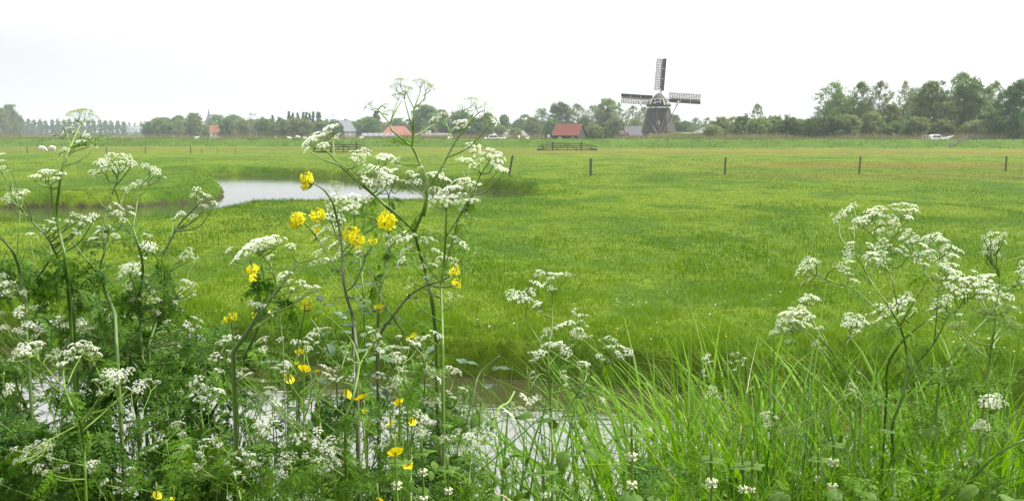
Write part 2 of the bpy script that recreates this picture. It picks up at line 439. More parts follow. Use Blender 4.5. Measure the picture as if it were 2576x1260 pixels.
# ---------------------------------------------------------------- grass of the meadow
GRASS = leafmat('meadow grass', (0.022, 0.070, 0.004), (0.098, 0.168, 0.009), trans=0.4, tcol=(1.3, 1.4, 0.4), rough=0.6, spec=0.05)
GRASSB = leafmat('sorrel heads', (0.20, 0.085, 0.04), (0.30, 0.18, 0.07), trans=0.2, tcol=(1, 1, 0.8), rough=0.7, spec=0.1)
def blades(rng, x, y, z, h, w, bend, rnd, seg=2, m=0, mb=None):
    """triangular or two-piece grass blades standing at x, y, z"""
    n = len(x)
    a = rng.uniform(0, 2 * math.pi, n); fa = rng.uniform(0, 2 * math.pi, n)
    lean = bend * h
    dx, dy = np.cos(a) * lean, np.sin(a) * lean
    wx, wy = np.cos(fa) * w / 2, np.sin(fa) * w / 2 * 0.5
    if seg == 1:
        V = np.empty((n, 3, 3))
        V[:, 0] = np.stack([x - wx, y - wy, z], 1); V[:, 1] = np.stack([x + wx, y + wy, z], 1); V[:, 2] = np.stack([x + dx, y + dy, z + h], 1)
        mb.add(V.reshape(-1, 3), np.arange(3 * n).reshape(-1, 3), m, np.repeat(rnd, 3))
    else:
        V = np.empty((n, 5, 3))
        V[:, 0] = np.stack([x - wx, y - wy, z], 1); V[:, 1] = np.stack([x + wx, y + wy, z], 1)
        V[:, 2] = np.stack([x + wx * .8 + dx * .3, y + wy * .8 + dy * .3, z + h * .62], 1); V[:, 3] = np.stack([x - wx * .8 + dx * .3, y - wy * .8 + dy * .3, z + h * .62], 1)
        V[:, 4] = np.stack([x + dx, y + dy, z + h * (1 - 0.25 * bend)], 1)
        k = np.arange(n)[:, None] * 5
        mb.add(V.reshape(-1, 3), [k + np.array([[0, 1, 2, 3]]), k + np.array([[3, 2, 4]])], m, np.repeat(rnd, 5))
def meadow_grass():
    rng = np.random.default_rng(3)
    mb = MB()
    # near part
    for (v0, v1, N, seg) in ((395, 560, 190000, 1), (560, 1040, 230000, 2)):
        u = rng.uniform(-190, 2766, N); v = rng.uniform(v0, v1, N)
        x, y = on_arr(u, v, 0.0)
        z = ground_z(x, y)
        d = pond_sd(x, y); s = y - y_far(x)
        ok = (z > WZ + 0.02) & ((s > 0.0) & ((z > DZ + .05) | (s > 3)))
        x, y, z, d, s = x[ok], y[ok], z[ok], d[ok], s[ok]
        patch = sstep(0.45, 0.68, fbm(x * 0.45, y * 0.16, 61)); p2 = fbm(x * 1.3, y * 0.8, 62)
        edge = np.clip((1 - sstep(0.5, 2.6, s)) + (1 - sstep(0.6, 2.2, d)), 0, 1)
        h = (0.035 + 0.04 * patch + 0.035 * p2) * rng.uniform(0.5, 1.35, len(x)) + edge ** 2 * rng.uniform(0.02, 0.13, len(x)) * (y < 25) + edge * rng.uniform(0.02, 0.1, len(x)) * (y >= 25)
        w = np.maximum(0.005, 0.9 * y / F) * rng.uniform(0.7, 1.3, len(x))
        rnd = np.clip(rng.normal(0.52, 0.22, len(x)) - 0.22 * patch + 0.30 * (1 - sstep(13, 24, y)) + 0.7 * (fbm(x * 0.10, y * 0.07, 63) - 0.5), 0, 1)
        tf = fbm(x * 3.2, y * 2.2, 64, 2); nr = 1 - sstep(18, 42, y)
        h = h * (1 + nr * (1.9 * sstep(.5, .78, tf) - .25)); rnd = np.clip(rnd + nr * 1.6 * (tf - .5), 0, 1); w = w * (1 + .5 * nr)
        blades(rng, x, y, z - 0.005, h, w, rng.uniform(0.1, 0.9, len(x)) + edge * 0.3, rnd, seg, 0, mb)
    ob = mb.obj('meadow_grass', [GRASS]); tag(ob, 'short green grass covering the meadow beyond the ditch', 'grass', kind='stuff')
    # seed heads of sorrel and dry grass
    mb = MB(); N = 40000
    u = rng.uniform(-150, 2726, N); v = rng.uniform(375, 880, N)
    x, y = on_arr(u, v, 0.0); z = ground_z(x, y)
    yy = y + 0.14 * x
    pr = 0.22 + 0.7 * np.exp(-((yy - 158) / 10) ** 2) + 0.5 * np.exp(-((yy - 98) / 10) ** 2) * (x > 5) + 0.25 * np.exp(-((yy - 68) / 7) ** 2) * (x > 3)
    ok = (z > -0.1) & (rng.uniform(0, 1, N) < pr * (.12 + .88 * sstep(18, 34, y))) & (y < 205)
    x, y, z = x[ok], y[ok], z[ok]
    blades(rng, x, y, z, rng.uniform(0.08, 0.17, len(x)), np.maximum(0.004, .7 * y / F), rng.uniform(0, 0.3, len(x)), rng.uniform(0, 1, len(x)), 1, 0, mb)
    tag(mb.obj('sorrel_heads', [GRASSB]), 'rust red sorrel and dry seed heads scattered through the meadow', 'sorrel', kind='stuff')
    # daisies and small buttercups
    for nm, N, c, lab, seed in (('meadow_daisies', 400, (0.8, 0.8, 0.78), 'tiny white daisies dotted over the meadow', 5), ('meadow_buttercups', 1000, (0.75, 0.6, 0.02), 'tiny yellow flowers dotted over the meadow', 9)):
        rng = np.random.default_rng(seed); mb = MB()
        u = rng.uniform(-100, 2676, N); v = 400 + 500 * rng.uniform(0, 1, N) ** (0.9 if c[2] > 0.5 else 2.6)
        if c[2] > 0.5:
            u = np.concatenate([u, rng.normal(1085, 18, 30), rng.normal(760, 40, 60), rng.normal(1595, 30, 8), rng.normal(720, 30, 30)]); v = np.concatenate([v, rng.normal(587, 4, 30), rng.normal(770, 12, 60), rng.normal(772, 3, 8), rng.normal(549, 3, 30)])
        x, y = on_arr(u, v, 0.0); z = ground_z(x, y)
        ok = (z > -0.1) & (rng.uniform(0, 1, len(x)) < 0.3 + 0.7 * sstep(0.4, 0.65, fbm(x * 0.2, y * 0.1, 71 + seed)))
        x, y, z = x[ok], y[ok], z[ok]
        r = np.maximum(0.009, 0.6 * y / F) * rng.uniform(0.6, 1.3, len(x))
        a = np.arange(6) * math.pi / 3
        V = np.stack([x[:, None] + r[:, None] * np.cos(a), y[:, None] + r[:, None] * np.sin(a), (z + rng.uniform(0.05, 0.12, len(x)))[:, None] + 0.5 * r[:, None] * np.sin(a + 1)], -1)
        mb.add(V.reshape(-1, 3), np.arange(6 * len(x)).reshape(-1, 6))
        tag(mb.obj(nm, solid(nm, c, tuple(q * 0.9 for q in c))), lab, 'wildflowers', kind='stuff')
    # coarse tufts on banks: overhanging grass along pond, stream and ditch
    rng = np.random.default_rng(8); mb = MB()
    for (N, v0, v1) in ((420000, 425, 560), (200000, 800, 1040)):
        u = rng.uniform(-190, 2766, N); v = rng.uniform(v0, v1, N); zr = rng.uniform(-.6, .12, N)
        x, y = on_arr(u, v, zr); z = ground_z(x, y); d = pond_sd(x, y); s = y - y_far(x)
        ok = (((s > -0.02) & (s < .5) & (rng.uniform(0, 1, N) < .6)) | ((d > 0.1) & (d < 2.6) & (y > 20))) & (np.abs(z - zr) < 0.10) & (rng.uniform(0, 1, N) < 0.35 + 0.65 * sstep(0.35, 0.6, fbm(x * 1.1, y * 1.1, 81)))
        x, y, z, s, d = x[ok], y[ok], z[ok], s[ok], d[ok]
        far = y > 20
        h = rng.uniform(0.06, 0.22, len(x)) * np.where(far, 0.8, .85); w = np.where(far, 1, 1.3) * np.maximum(0.007, 0.9 * y / F) * rng.uniform(.7, 1.3, len(x))
        rnd = np.clip(rng.normal(0.5, 0.26, len(x)) + np.where(far, 0, np.where(z < -.15, -.2, .2)), 0, 1)
        blades(rng, x, y, z, h, w, rng.uniform(0.3, 1.3, len(x)), rnd, 2, 0, mb)
    tag(mb.obj('bank_grass', [GRASS]), 'long tufted grass hanging over the edges of pond and ditch', 'grass', kind='stuff')
    # dike grass
    rng = np.random.default_rng(18); mb = MB(); N = 26000
    x = rng.uniform(-150, 150, N); y = y_dike(x) + rng.uniform(0, 14, N); z = ground_z(x, y)
    clump = fbm(x * 0.25, y * 0.4, 91); ok = rng.uniform(0, 1, N) < .15 + .85 * sstep(0.42, 0.66, clump); x, y, z = x[ok], y[ok], z[ok]
    blades(rng, x, y, z, rng.uniform(0.08, 0.3, len(x)), rng.uniform(0.1, 0.25, len(x)), rng.uniform(0.2, 0.9, len(x)), rng.uniform(0, 0.5, len(x)), 1, 0, mb)
    tag(mb.obj('dike_grass', [GRASS]), 'darker rough grass on the slope of the dike', 'grass', kind='stuff')
    # dry reeds along the canal
    rng = np.random.default_rng(28); mb = MB(); N = 42000
    x = rng.uniform(-230, 165, N); side = rng.uniform(0, 1, N) < 0.3
    y = y_dike(x) + np.where(side, rng.uniform(17.5, 20, N), rng.uniform(37.5, 41.5, N)); z = np.maximum(ground_z(x, y), 0.5)
    hh = np.where(side, 0.35, 1.0) * (0.6 + 1.2 * fbm(x * 0.08, y * 0, 95)) * rng.uniform(0.6, 1.2, N)
    ok = ~((x > 8) & (x < 26) & (~side)); x, y, z, hh, N = x[ok], y[ok], z[ok], hh[ok], int(ok.sum())
    blades(rng, x, y, z, hh * 1.5, rng.uniform(0.06, 0.16, N), rng.uniform(0.0, 0.35, N), rng.uniform(0, 1, N), 1, 0, mb)
    tag(mb.obj('reeds', [leafmat('dry reed', (0.28, 0.19, 0.12), (0.16, 0.17, 0.06), trans=0.3, tcol=(1, 1, 0.9), rough=0.7, spec=0.1)]), 'dry pinkish brown reeds lining the canal behind the dike', 'reeds', kind='stuff')
meadow_grass()
# ================================================================ TREES AND BUSHES
LEAF_A = leafmat('broad leaves', (0.056, 0.098, 0.027), (0.120, 0.175, 0.048), trans=0.3, objvar=0.22)
LEAF_B = leafmat('spring leaves', (0.080, 0.115, 0.036), (0.165, 0.20, 0.068), trans=0.35, objvar=0.2)
LEAF_D = leafmat('deep green leaves', (0.024, 0.065, 0.014), (0.07, 0.135, 0.026), trans=0.3, objvar=0.1)
LEAF_R = leafmat('reddish buds and leaves', (0.12, 0.09, 0.045), (0.16, 0.15, 0.07), trans=0.3, objvar=0.15)
BARK = solid('bark', (0.09, 0.075, 0.055), (0.05, 0.04, 0.03), rough=0.95, scale=3, bump=0.3, stretch=(1, 1, 0.3))
def tree_meshes(seed, kind, leafm):
    """trunk with limbs, and a crown of leaf clumps on them; unit height 1"""
    rng = np.random.default_rng(seed)
    P = dict(
        round=dict(cr=0.40, base=0.06, pk=0.42, nl=34, ncl=300, per=44, ls=0.021, cs=0.075, top=0.7),
        open=dict(cr=0.36, base=0.12, pk=0.45, nl=50, ncl=420, per=20, ls=0.0125, cs=0.046, top=0.85),
        airy=dict(cr=0.29, base=0.16, pk=0.45, nl=44, ncl=260, per=18, ls=0.013, cs=0.042, top=1.0),
        poplar=dict(cr=0.24, base=0.05, pk=0.5, nl=34, ncl=170, per=34, ls=0.030, cs=0.06, top=0.9),
        lombardy=dict(cr=0.095, base=0.10, pk=0.45, nl=40, ncl=130, per=24, ls=0.024, cs=0.035, top=1.1),
        bush=dict(cr=0.62, base=0.0, pk=0.35, nl=24, ncl=240, per=46, ls=0.034, cs=0.12, top=0.6),
        dense=dict(cr=0.47, base=0.02, pk=0.42, nl=32, ncl=420, per=50, ls=0.017, cs=0.065, top=0.6),
        twiggy=dict(cr=0.42, base=0.15, pk=0.55, nl=44, ncl=130, per=12, ls=0.011, cs=0.035, top=0.9))[kind]
    def env(t):
        b = P['base']; t = np.clip((t - b) / (1 - b), 0, 1)
        pk = P['pk']
        return P['cr'] * np.where(t < pk, 0.35 + 0.65 * np.sqrt(np.clip(t / pk, 0, 1)), np.clip(1 - ((t - pk) / (1 - pk)) ** (2.2 / P['top']), 0, 1) ** (0.75 * P['top']))
    lob = rng.uniform(0.72, 1.18, (7, 9))
    def lobf(a, t):
        return lob[int(t * 6.99), int((a % (2 * math.pi)) / (2 * math.pi) * 8.99)]
    tr = MB()
    bendx, bendy = rng.normal(0, 0.02, 2)
    zt = np.linspace(-0.02, 0.97, 12)
    spine = np.stack([bendx * np.sin(zt * 3) + rng.normal(0, 0.004, 12), bendy * np.sin(zt * 4) + rng.normal(0, 0.004, 12), zt], 1)
    def sp(t): return np.array([np.interp(t, zt, spine[:, k]) for k in range(3)])
    r0 = 0.018 if kind in ('round', 'dense', 'bush') else 0.012
    tr.add(*tube(spine, r0 * (1 - zt.clip(0, 1) * 0.85), 6))
    tips = []
    for i in range(P['nl']):
        t = P['base'] * 0.9 + (0.97 - P['base'] * 0.9) * (i + rng.uniform(0, 1)) / P['nl'] * 0.97
        a = i * 2.39996 + rng.normal(0, 0.4)
        t2 = min(0.99, t + rng.uniform(0.06, 0.20) * (1 if kind not in ('poplar', 'lombardy') else 1.5) * (1 - t * 0.5))
        L = float(env(t2)) * lobf(a, t2) * rng.uniform(0.75, 1.0)
        p0 = sp(t); p2 = sp(t2) * [1, 1, 0] + [math.cos(a) * L, math.sin(a) * L, t2]
        p1 = (p0 + p2) / 2 + [0, 0, -0.01]
        pts = crom([p0, p1, p2], 3)
        tr.add(*tube(pts, np.linspace(r0 * 0.42 * (1.1 - t), 0.0012, len(pts)), 4, False))
        tips.append((p0, p2, a, L))
        for k in range(3):
            f = rng.uniform(0.35, 0.85); q = p0 + (p2 - p0) * f
            e = q + rng.normal(0, 1, 3) * [0.25, 0.25, 0.15] * L + [0, 0, 0.03]
            tr.add(*tube([q, e], [0.0022, 0.0008], 3, False)); tips.append((q, e, a, L * 0.5))
    # clumps: along the limbs' outer halves, and over the envelope
    C = []
    while len(C) < P['ncl']:
        if rng.uniform() < 0.6:
            p0, p2, a, L = tips[rng.integers(len(tips))]
            f = rng.uniform(0.35, 1.05); c = p0 + (p2 - p0) * f + rng.normal(0, P['cs'] * 0.4, 3)
        else:
            t = P['base'] + (1 - P['base']) * rng.uniform(0, 1); a = rng.uniform(0, 2 * math.pi)
            L = float(env(t)) * lobf(a, t) * rng.uniform(0.5, 1.0) ** 0.5
            c = np.array([math.cos(a) * L, math.sin(a) * L, t])
        C.append(c)
    C = np.array(C); cr = rng.uniform(0.6, 1.25, len(C)) * P['cs']; cb = rng.uniform(-0.22, 0.22, len(C))
    n = P['per'] * len(C); ci = np.repeat(np.arange(len(C)), P['per'])
    off = rng.normal(0, 1, (n, 3)); off /= np.linalg.norm(off, axis=1, keepdims=True) + 1e-9
    off *= (rng.uniform(0, 1, n) ** 0.4)[:, None] * [1.15, 1.15, 0.8]
    pos = C[ci] + off * cr[ci][:, None]
    pos[:, 2] = np.clip(pos[:, 2], 0.005, None)
    A = rng.normal(0, 1, (n, 3)); A /= np.linalg.norm(A, axis=1, keepdims=True)
    B = np.cross(A, rng.normal(0, 1, (n, 3))); B /= np.linalg.norm(B, axis=1, keepdims=True)
    s = P['ls'] * rng.uniform(0.55, 1.35, n)[:, None]
    V = np.stack([pos - A * s, pos + B * s * 0.55, pos + A * s, pos - B * s * 0.55], 1)
    cw = MB(); r = np.clip(0.5 + cb[ci] + rng.normal(0, 0.16, n), 0, 1)
    cw.add(V.reshape(-1, 3), np.arange(4 * n).reshape(-1, 4), 0, np.repeat(r, 4))
    return tr.mesh('trunk', [BARK]), cw.mesh('crown', [leafm])
TV = {}
for kind, mats in (('round', (LEAF_A, LEAF_B, LEAF_A)), ('open', (LEAF_A, LEAF_B, LEAF_A, LEAF_B)), ('airy', (LEAF_A, LEAF_B, LEAF_B)), ('poplar', (LEAF_A, LEAF_A, LEAF_A)), ('lombardy', (LEAF_A, LEAF_A)), ('bush', (LEAF_A, LEAF_B, LEAF_B)), ('dense', (LEAF_D,)), ('twiggy', (LEAF_R, LEAF_R))):
    TV[kind] = [tree_meshes(100 + i * 7 + len(kind) * 31, kind, mt) for i, mt in enumerate(mats)]
_trng = random.Random(77)
NATW = dict(round=0.80, open=0.64, airy=0.5, poplar=0.42, lombardy=0.19, bush=1.2, dense=0.92, twiggy=0.8)
def tree(u, vtop, Y, kind, var, label, group=None, wpx=None, name=None, cat=None, zb=None):
    x = (u - CX) / F * Y * (CT - 0) 
    x = at(u, 340, Y)[0]; zb = gz(x, Y) if zb is None else zb
    H = at(u, vtop, Y)[2] - zb
    k = H if wpx is None else (wpx / F * Y) / NATW[kind]
    nm = name or {'round': 'broadleaf_tree', 'open': 'alder_tree', 'airy': 'birch_tree', 'poplar': 'poplar_tree', 'lombardy': 'lombardy_poplar', 'bush': 'bush', 'dense': 'chestnut_tree', 'twiggy': 'budding_tree'}[kind]
    t = thing(nm, label, cat or ('bush' if kind == 'bush' else 'tree'), (x, Y, zb), _trng.uniform(0, 6.28), group, (k, k, H))
    tm, cm = TV[kind][var % len(TV[kind])]
    link_mesh('trunk', tm, t); link_mesh('crown', cm, t)
    return t
# poplar row far left
G = 'row of poplars along the far road'
k = 0
for i in range(23):
    u = 58 + i * 14.9 + _trng.uniform(-1.5, 1.5); far = i >= 17
    lm = 'far poplar, sixth gap onwards'
    tree(u, 302.5 + _trng.uniform(-3, 2.5) + (4 if far else 0) + (i > 19) * 3, 900, 'airy' if i >= 18 else 'poplar', i,
         'hazy grey green poplar in the even row on the left horizon' if i < 18 else 'thin see-through poplar at the gantry end of the row on the horizon', G if i < 18 else 'thin poplars behind the road gantry', wpx=13.5 if i < 18 else 14, name='poplar_tree')
T = [
 # u, vtop, Y, kind, var, label, group, wpx
 (26, 265, 640, 'round', 0, 'tall dark hazy tree left of the poplar row, tallest on the left edge', None, 42),
 (2, 276, 620, 'round', 1, 'hazy rounded tree cut by the left edge of the view', None, 46),
 (44, 290, 650, 'round', 2, 'lower hazy tree between the tall left tree and the poplar row', None, 30),
 (395, 300, 560, 'round', 1, 'first hazy broadleaf tree right of the poplar row and road gantry', None, 34),
 (420, 297, 520, 'round', 0, 'rounded tree second from the right end of the poplar row', None, 40),
 (452, 293, 500, 'round', 2, 'rounded green tree between the road gantry and the church spire', None, 42),
 (490, 288, 480, 'round', 1, 'broad domed tree just left of the church spire', None, 48),
 (548, 290, 640, 'round', 0, 'hazy tree behind the red roof under the church spire', None, 54),
 (590, 291, 600, 'round', 2, 'hazy tree behind the two small red roofs', None, 50),
 (572, 303, 450, 'bush', 0, 'blue green rounded bush in front of the white gabled red roof', None, 46),
 (540, 318, 455, 'twiggy', 0, 'brownish budding tree in front of the far red roof', None, 34),
 (634, 284, 470, 'twiggy', 1, 'bare brownish tree with open crown, highest left of the slim poplars', None, 56),
 (612, 305, 440, 'bush', 1, 'low rounded bush right of the small red roof', None, 36),
 (670, 303, 430, 'bush', 0, 'pale green rounded bush below the bare brownish tree', None, 64),
 (705, 297, 470, 'dense', 0, 'dark small tree left of the slim poplars', None, 22),
 (687, 291, 520, 'lombardy', 0, 'short slim poplar beside the dark small tree', None, 10),
 (720, 304, 435, 'bush', 2, 'grey green bush in front of the first slim poplars', None, 50),
 (756, 302, 425, 'bush', 1, 'large pale rounded bush below the cluster of slim poplars', None, 66),
 (800, 308, 440, 'round', 2, 'rounded tree left of the blue billboard mast', None, 48),
 (803, 284, 500, 'lombardy', 1, 'single slim poplar nearest the blue billboard mast', None, 17),
 (850, 312, 430, 'dense', 0, 'dark tree in front of the tall grey gabled house', None, 34),
 (830, 314, 450, 'round', 0, 'hazy tree under the blue billboard', None, 40),
 (895, 308, 470, 'round', 1, 'tree right of the tall grey gabled house', None, 38),
 (927, 296, 440, 'round', 2, 'large round brownish green tree behind the long low shed', None, 60),
 (947, 281, 450, 'lombardy', 0, 'dark slim poplar beside the round brownish tree', None, 20),
 (1003, 303, 520, 'open', 0, 'pale thin tree behind the red hipped roof', None, 44),
 (1045, 292, 430, 'open', 1, 'loose dark tree on the left flank of the tallest crown behind the cow parsley', None, 34),
 (1072, 266, 430, 'round', 0, 'tall broad tree behind the low dark shed, highest left of the windmill copse', None, 78),
 (1112, 280, 440, 'round', 1, 'brown green tree to the right of the tall broad tree', None, 52),
 (1080, 319, 400, 'bush', 1, 'pale yellow green bush left of the water tank and dark shed', None, 46),
 (1161, 281, 440, 'round', 2, 'rounded dark green tree behind the umbels on the right branch', None, 62),
 (1205, 300, 430, 'bush', 0, 'rounded bush behind the white cabin boat', None, 70),
 (1232, 288, 460, 'round', 1, 'hazy tree above the first white cabin boat', None, 44),
 (1268, 290, 450, 'round', 0, 'small round tree left of the gap in the tree line', None, 34),
 (1258, 318, 390, 'bush', 2, 'pale bush behind the pale roofed house', None, 40),
 (1295, 326, 330, 'bush', 1, 'low bright yellow green bush before the pale roofed house', None, 36),
 (1320, 289, 440, 'open', 2, 'first tree of the copse right of the gap', 'copse behind the barn', 50),
 (1340, 298, 400, 'round', 1, 'lower round tree of the copse behind the lamp post', 'copse behind the barn', 46),
 (1364, 273, 430, 'open', 0, 'loose crowned tree of the copse above the lamp post', 'copse behind the barn', 48),
 (1411, 261, 430, 'round', 2, 'tall tree of the copse directly above the orange roofed barn', 'copse behind the barn', 62),
 (1390, 300, 390, 'round', 0, 'lower tree of the copse just left of the orange roof', 'copse behind the barn', 50),
 (1452, 264, 425, 'open', 3, 'loose crowned tree above the right end of the orange roof', 'copse behind the barn', 50),
 (1487, 265, 440, 'airy', 0, 'thin tree between the orange barn and the tallest tree of the copse', 'copse behind the barn', 30),
 (1470, 296, 400, 'round', 0, 'shorter filled tree behind the dark gable of the orange barn', 'copse behind the barn', 46),
 (1526, 254, 420, 'round', 1, 'tallest broad tree of the copse left of the windmill', 'copse behind the barn', 66),
 (1560, 273, 410, 'airy', 1, 'thin see-through tree under the left sail of the windmill', 'copse behind the barn', 38),
 (1592, 268, 415, 'open', 1, 'loose tree touching the left sail of the windmill', 'copse behind the barn', 44),
 (1620, 271, 420, 'open', 2, 'loose tree half hidden by the windmill body', 'copse behind the barn', 44),
 (1545, 300, 380, 'round', 2, 'filled lower tree behind the slate roofed house', 'copse behind the barn', 50),
 (1600, 303, 390, 'round', 1, 'filled lower tree between slate roof and windmill', 'copse behind the barn', 50),
 (1494, 319, 300, 'bush', 1, 'bright round bush right of the orange barn', None, 50),
 (1521, 310, 310, 'round', 0, 'small upright tree between the bright bush and the slate roofed house', None, 24),
 (1697, 292, 400, 'round', 1, 'round tree right behind the windmill body', None, 34),
 (1722, 306, 400, 'round', 2, 'low tree above the white veranda right of the windmill', None, 40),
 (1750, 297, 380, 'open', 0, 'loose tree above the white verge roof', None, 34),
 (1778, 297, 360, 'open', 1, 'loose tree right of the white verge roof', None, 34),
 (1706, 315, 420, 'bush', 0, 'low bush behind the white veranda', None, 44),
 (1792, 318, 262, 'bush', 2, 'dark green bush at the right end of the clipped hedge', None, 52),
 (1815, 300, 285, 'bush', 1, 'pale loose bush rising behind the hedge end', None, 58),
 (1842, 295, 280, 'open', 3, 'loose budding tree left of the slim tall tree', None, 40),
 (1868, 297, 270, 'bush', 0, 'rounded bush at the foot of the slim tall tree', None, 56),
 (1904, 262, 275, 'airy', 2, 'slim tall airy tree standing alone between windmill and right wood', None, 36),
 (1905, 300, 262, 'bush', 2, 'wide green bush below the slim airy tree', None, 60),
 (1945, 297, 266, 'bush', 1, 'wide loose bush right of the slim airy tree', None, 62),
 (1985, 299, 258, 'bush', 0, 'mid green bush halfway to the right wood', None, 64),
 (2020, 303, 256, 'bush', 2, 'lower bush before the right wood begins', None, 60),
 (2050, 300, 252, 'bush', 1, 'bush at the left foot of the right wood', None, 54),
 (2096, 209, 250, 'open', 0, 'broad open crowned alder, first of the right wood', 'tall trees of the right wood', 92),
 (2085, 290, 246, 'bush', 0, 'undergrowth bush beneath the first alder of the right wood', None, 70),
 (2135, 262, 252, 'open', 3, 'shorter leafy tree between the first two alders of the right wood', 'tall trees of the right wood', 48),
 (2163, 209, 250, 'open', 2, 'narrow pointed alder, second tall tree of the right wood', 'tall trees of the right wood', 62),
 (2132, 292, 244, 'bush', 2, 'undergrowth bush beneath the second alder', None, 70),
 (2211, 208, 252, 'open', 1, 'third tall alder of the right wood with visible trunk', 'tall trees of the right wood', 66),
 (2190, 288, 246, 'bush', 1, 'undergrowth bush between the second and third alder', None, 66),
 (2240, 268, 250, 'round', 1, 'filled lower tree left of the bright gap in the right wood', 'tall trees of the right wood', 48),
 (2272, 207, 258, 'airy', 1, 'thin see-through tree standing in the bright gap of the right wood', 'tall trees of the right wood', 44),
 (2295, 222, 262, 'open', 0, 'open tree right of the bright gap', 'tall trees of the right wood', 44),
 (2250, 312, 244, 'bush', 0, 'low bush under the bright gap in the wood', None, 64),
 (2338, 208, 248, 'round', 0, 'dense grey green tree of the right wood, left of the highest one', 'tall trees of the right wood', 84),
 (2310, 298, 242, 'bush', 2, 'undergrowth bush just left of the second white boat', None, 66),
 (2412, 186, 262, 'open', 2, 'highest tree of the right wood with loose top', 'tall trees of the right wood', 80),
 (2437, 204, 246, 'round', 2, 'broad grey green tree of the right wood above the bow of the second boat', 'tall trees of the right wood', 96),
 (2380, 262, 244, 'round', 1, 'filled lower tree directly behind the second white boat', 'tall trees of the right wood', 62),
 (2372, 305, 240, 'bush', 1, 'undergrowth behind the second white boat', None, 60),
 (2496, 208, 256, 'open', 1, 'open tree left of the dark dense tree', 'tall trees of the right wood', 60),
 (2455, 308, 236, 'bush', 1, 'pale round bush above the dike fence', None, 72),
 (2500, 300, 240, 'bush', 0, 'dark bush between pale bush and dark dense tree', None, 60),
 (2560, 211, 232, 'dense', 0, 'dark dense leafy tree at the right edge', None, 128),
 (2592, 158, 250, 'twiggy', 0, 'tall reddish budding tree cut by the right edge', None, 62),
 (2590, 300, 226, 'bush', 2, 'bush at the foot of the dark dense tree', None, 60),
]
for i, (u, vt, Y, kd, va, lb, gr, wp) in enumerate(T):
    tree(u, vt, Y, kd, va, lb, gr, wp)
for u, vt in ((728, 283), (738, 285), (750, 284), (764, 285), (772, 283), (780, 285), (789, 284)):
    tree(u, vt + _trng.uniform(-1.5, 1.5), 500, 'lombardy', int(u), 'one of the slim poplars clustered left of the blue billboard', 'cluster of slim poplars', 9.5)
for i, u in enumerate(np.arange(384, 985, 21)):
    tree(u + _trng.uniform(-6, 6), _trng.uniform(299, 315), 505 + _trng.uniform(-15, 15), ('round', 'bush', 'round', 'open')[i % 4], i, 'rounded tree merged into the tree band between poplar row and red hipped farm', 'filler trees of the left tree band', _trng.uniform(34, 50))
for i, u in enumerate(np.arange(2070, 2600, 34)):
    tree(u + _trng.uniform(-6, 6), _trng.uniform(240, 285), 268 + _trng.uniform(-6, 6), ('open', 'round')[i % 2], i, 'mid height tree filling the gaps inside the right wood', 'filler trees of the right wood', _trng.uniform(50, 66))
for i, u in enumerate(np.arange(1000, 1620, 26)):
    if 1236 < u < 1300: continue
    tree(u + _trng.uniform(-6, 6), _trng.uniform(298, 316), 470 + _trng.uniform(-15, 15), ('round', 'open', 'bush')[i % 3], i, 'rounded tree merged into the tree band between red hipped farm and windmill', 'filler trees of the middle tree band', _trng.uniform(36, 54))
# background of trees far off, filling gaps low on the horizon (reads as one mass)
def far_wood():
    rng = np.random.default_rng(5); mb = MB()
    n = 42000
    x = rng.uniform(-520, 520, n); y = 930 + rng.uniform(0, 40, n)
    m = (x / y < -0.02) | ((x / y > 0.0) & (x/y < 0.55)); 
    hmax = np.where(x / y < -0.36, 4.5, 9 + 8 * fbm(x * 0.02, x * 0, 7))
    z = hmax * rng.uniform(0, 1, n) ** 0.8
    pos = np.stack([x, y, z], 1)
    A = rng.normal(0, 1, (n, 3)); A /= np.linalg.norm(A, axis=1, keepdims=True)
    B = np.cross(A, rng.normal(0, 1, (n, 3))); B /= np.linalg.norm(B, axis=1, keepdims=True)
    s = rng.uniform(0.7, 1.6, n)[:, None]
    V = np.stack([pos - A * s, pos + B * s * .6, pos + A * s, pos - B * s * .6], 1)
    mb.add(V.reshape(-1, 3), np.arange(4 * n).reshape(-1, 4), 0, np.repeat(np.clip(rng.normal(0.5, 0.2, n), 0, 1), 4))
    tag(mb.obj('far_wood', [LEAF_A]), 'low hazy band of far-off woodland on the horizon', 'woodland', kind='stuff')
far_wood()
# ================================================================ BUILDINGS
ROOF_R = solid('orange red roof tiles', (0.165, 0.050, 0.032), (0.105, 0.034, 0.024), rough=0.85, scale=1.5, stretch=(1, 1, 4), bump=0.2)
ROOF_O = solid('red roof tiles far', (0.22, 0.085, 0.06), (0.17, 0.065, 0.048), rough=0.85, scale=1.0)
SLATE = solid('blue grey slate', (0.10, 0.105, 0.12), (0.07, 0.075, 0.085), rough=0.75, scale=2)
GREYR = solid('grey corrugated roof', (0.13, 0.125, 0.13), (0.085, 0.08, 0.085), rough=0.8, scale=2)
BRICK = solid('brown brick', (0.15, 0.07, 0.05), (0.10, 0.05, 0.04), rough=0.9, scale=6)
DARKW = solid('tarred boards', (0.045, 0.04, 0.038), (0.025, 0.023, 0.022), rough=0.85, scale=5, stretch=(4, 4, 0.5))
GREYW = solid('grey wall', (0.17, 0.165, 0.16), (0.12, 0.12, 0.12), rough=0.9, scale=2)
ROOFL = solid('clear corrugated roof light', (0.24, 0.25, 0.26), (0.19, 0.20, 0.21), rough=0.5)
WHITE = solid('white paint', (0.78, 0.78, 0.76), (0.66, 0.66, 0.64), rough=0.5, scale=3)
GLASS = solid('dark window glass', (0.03, 0.035, 0.04), (0.05, 0.055, 0.06), rough=0.1, spec=0.8)
WOODG = solid('weathered grey wood', (0.105, 0.090, 0.068), (0.055, 0.047, 0.036), rough=0.9, scale=9, stretch=(6, 6, 1), bump=0.3)
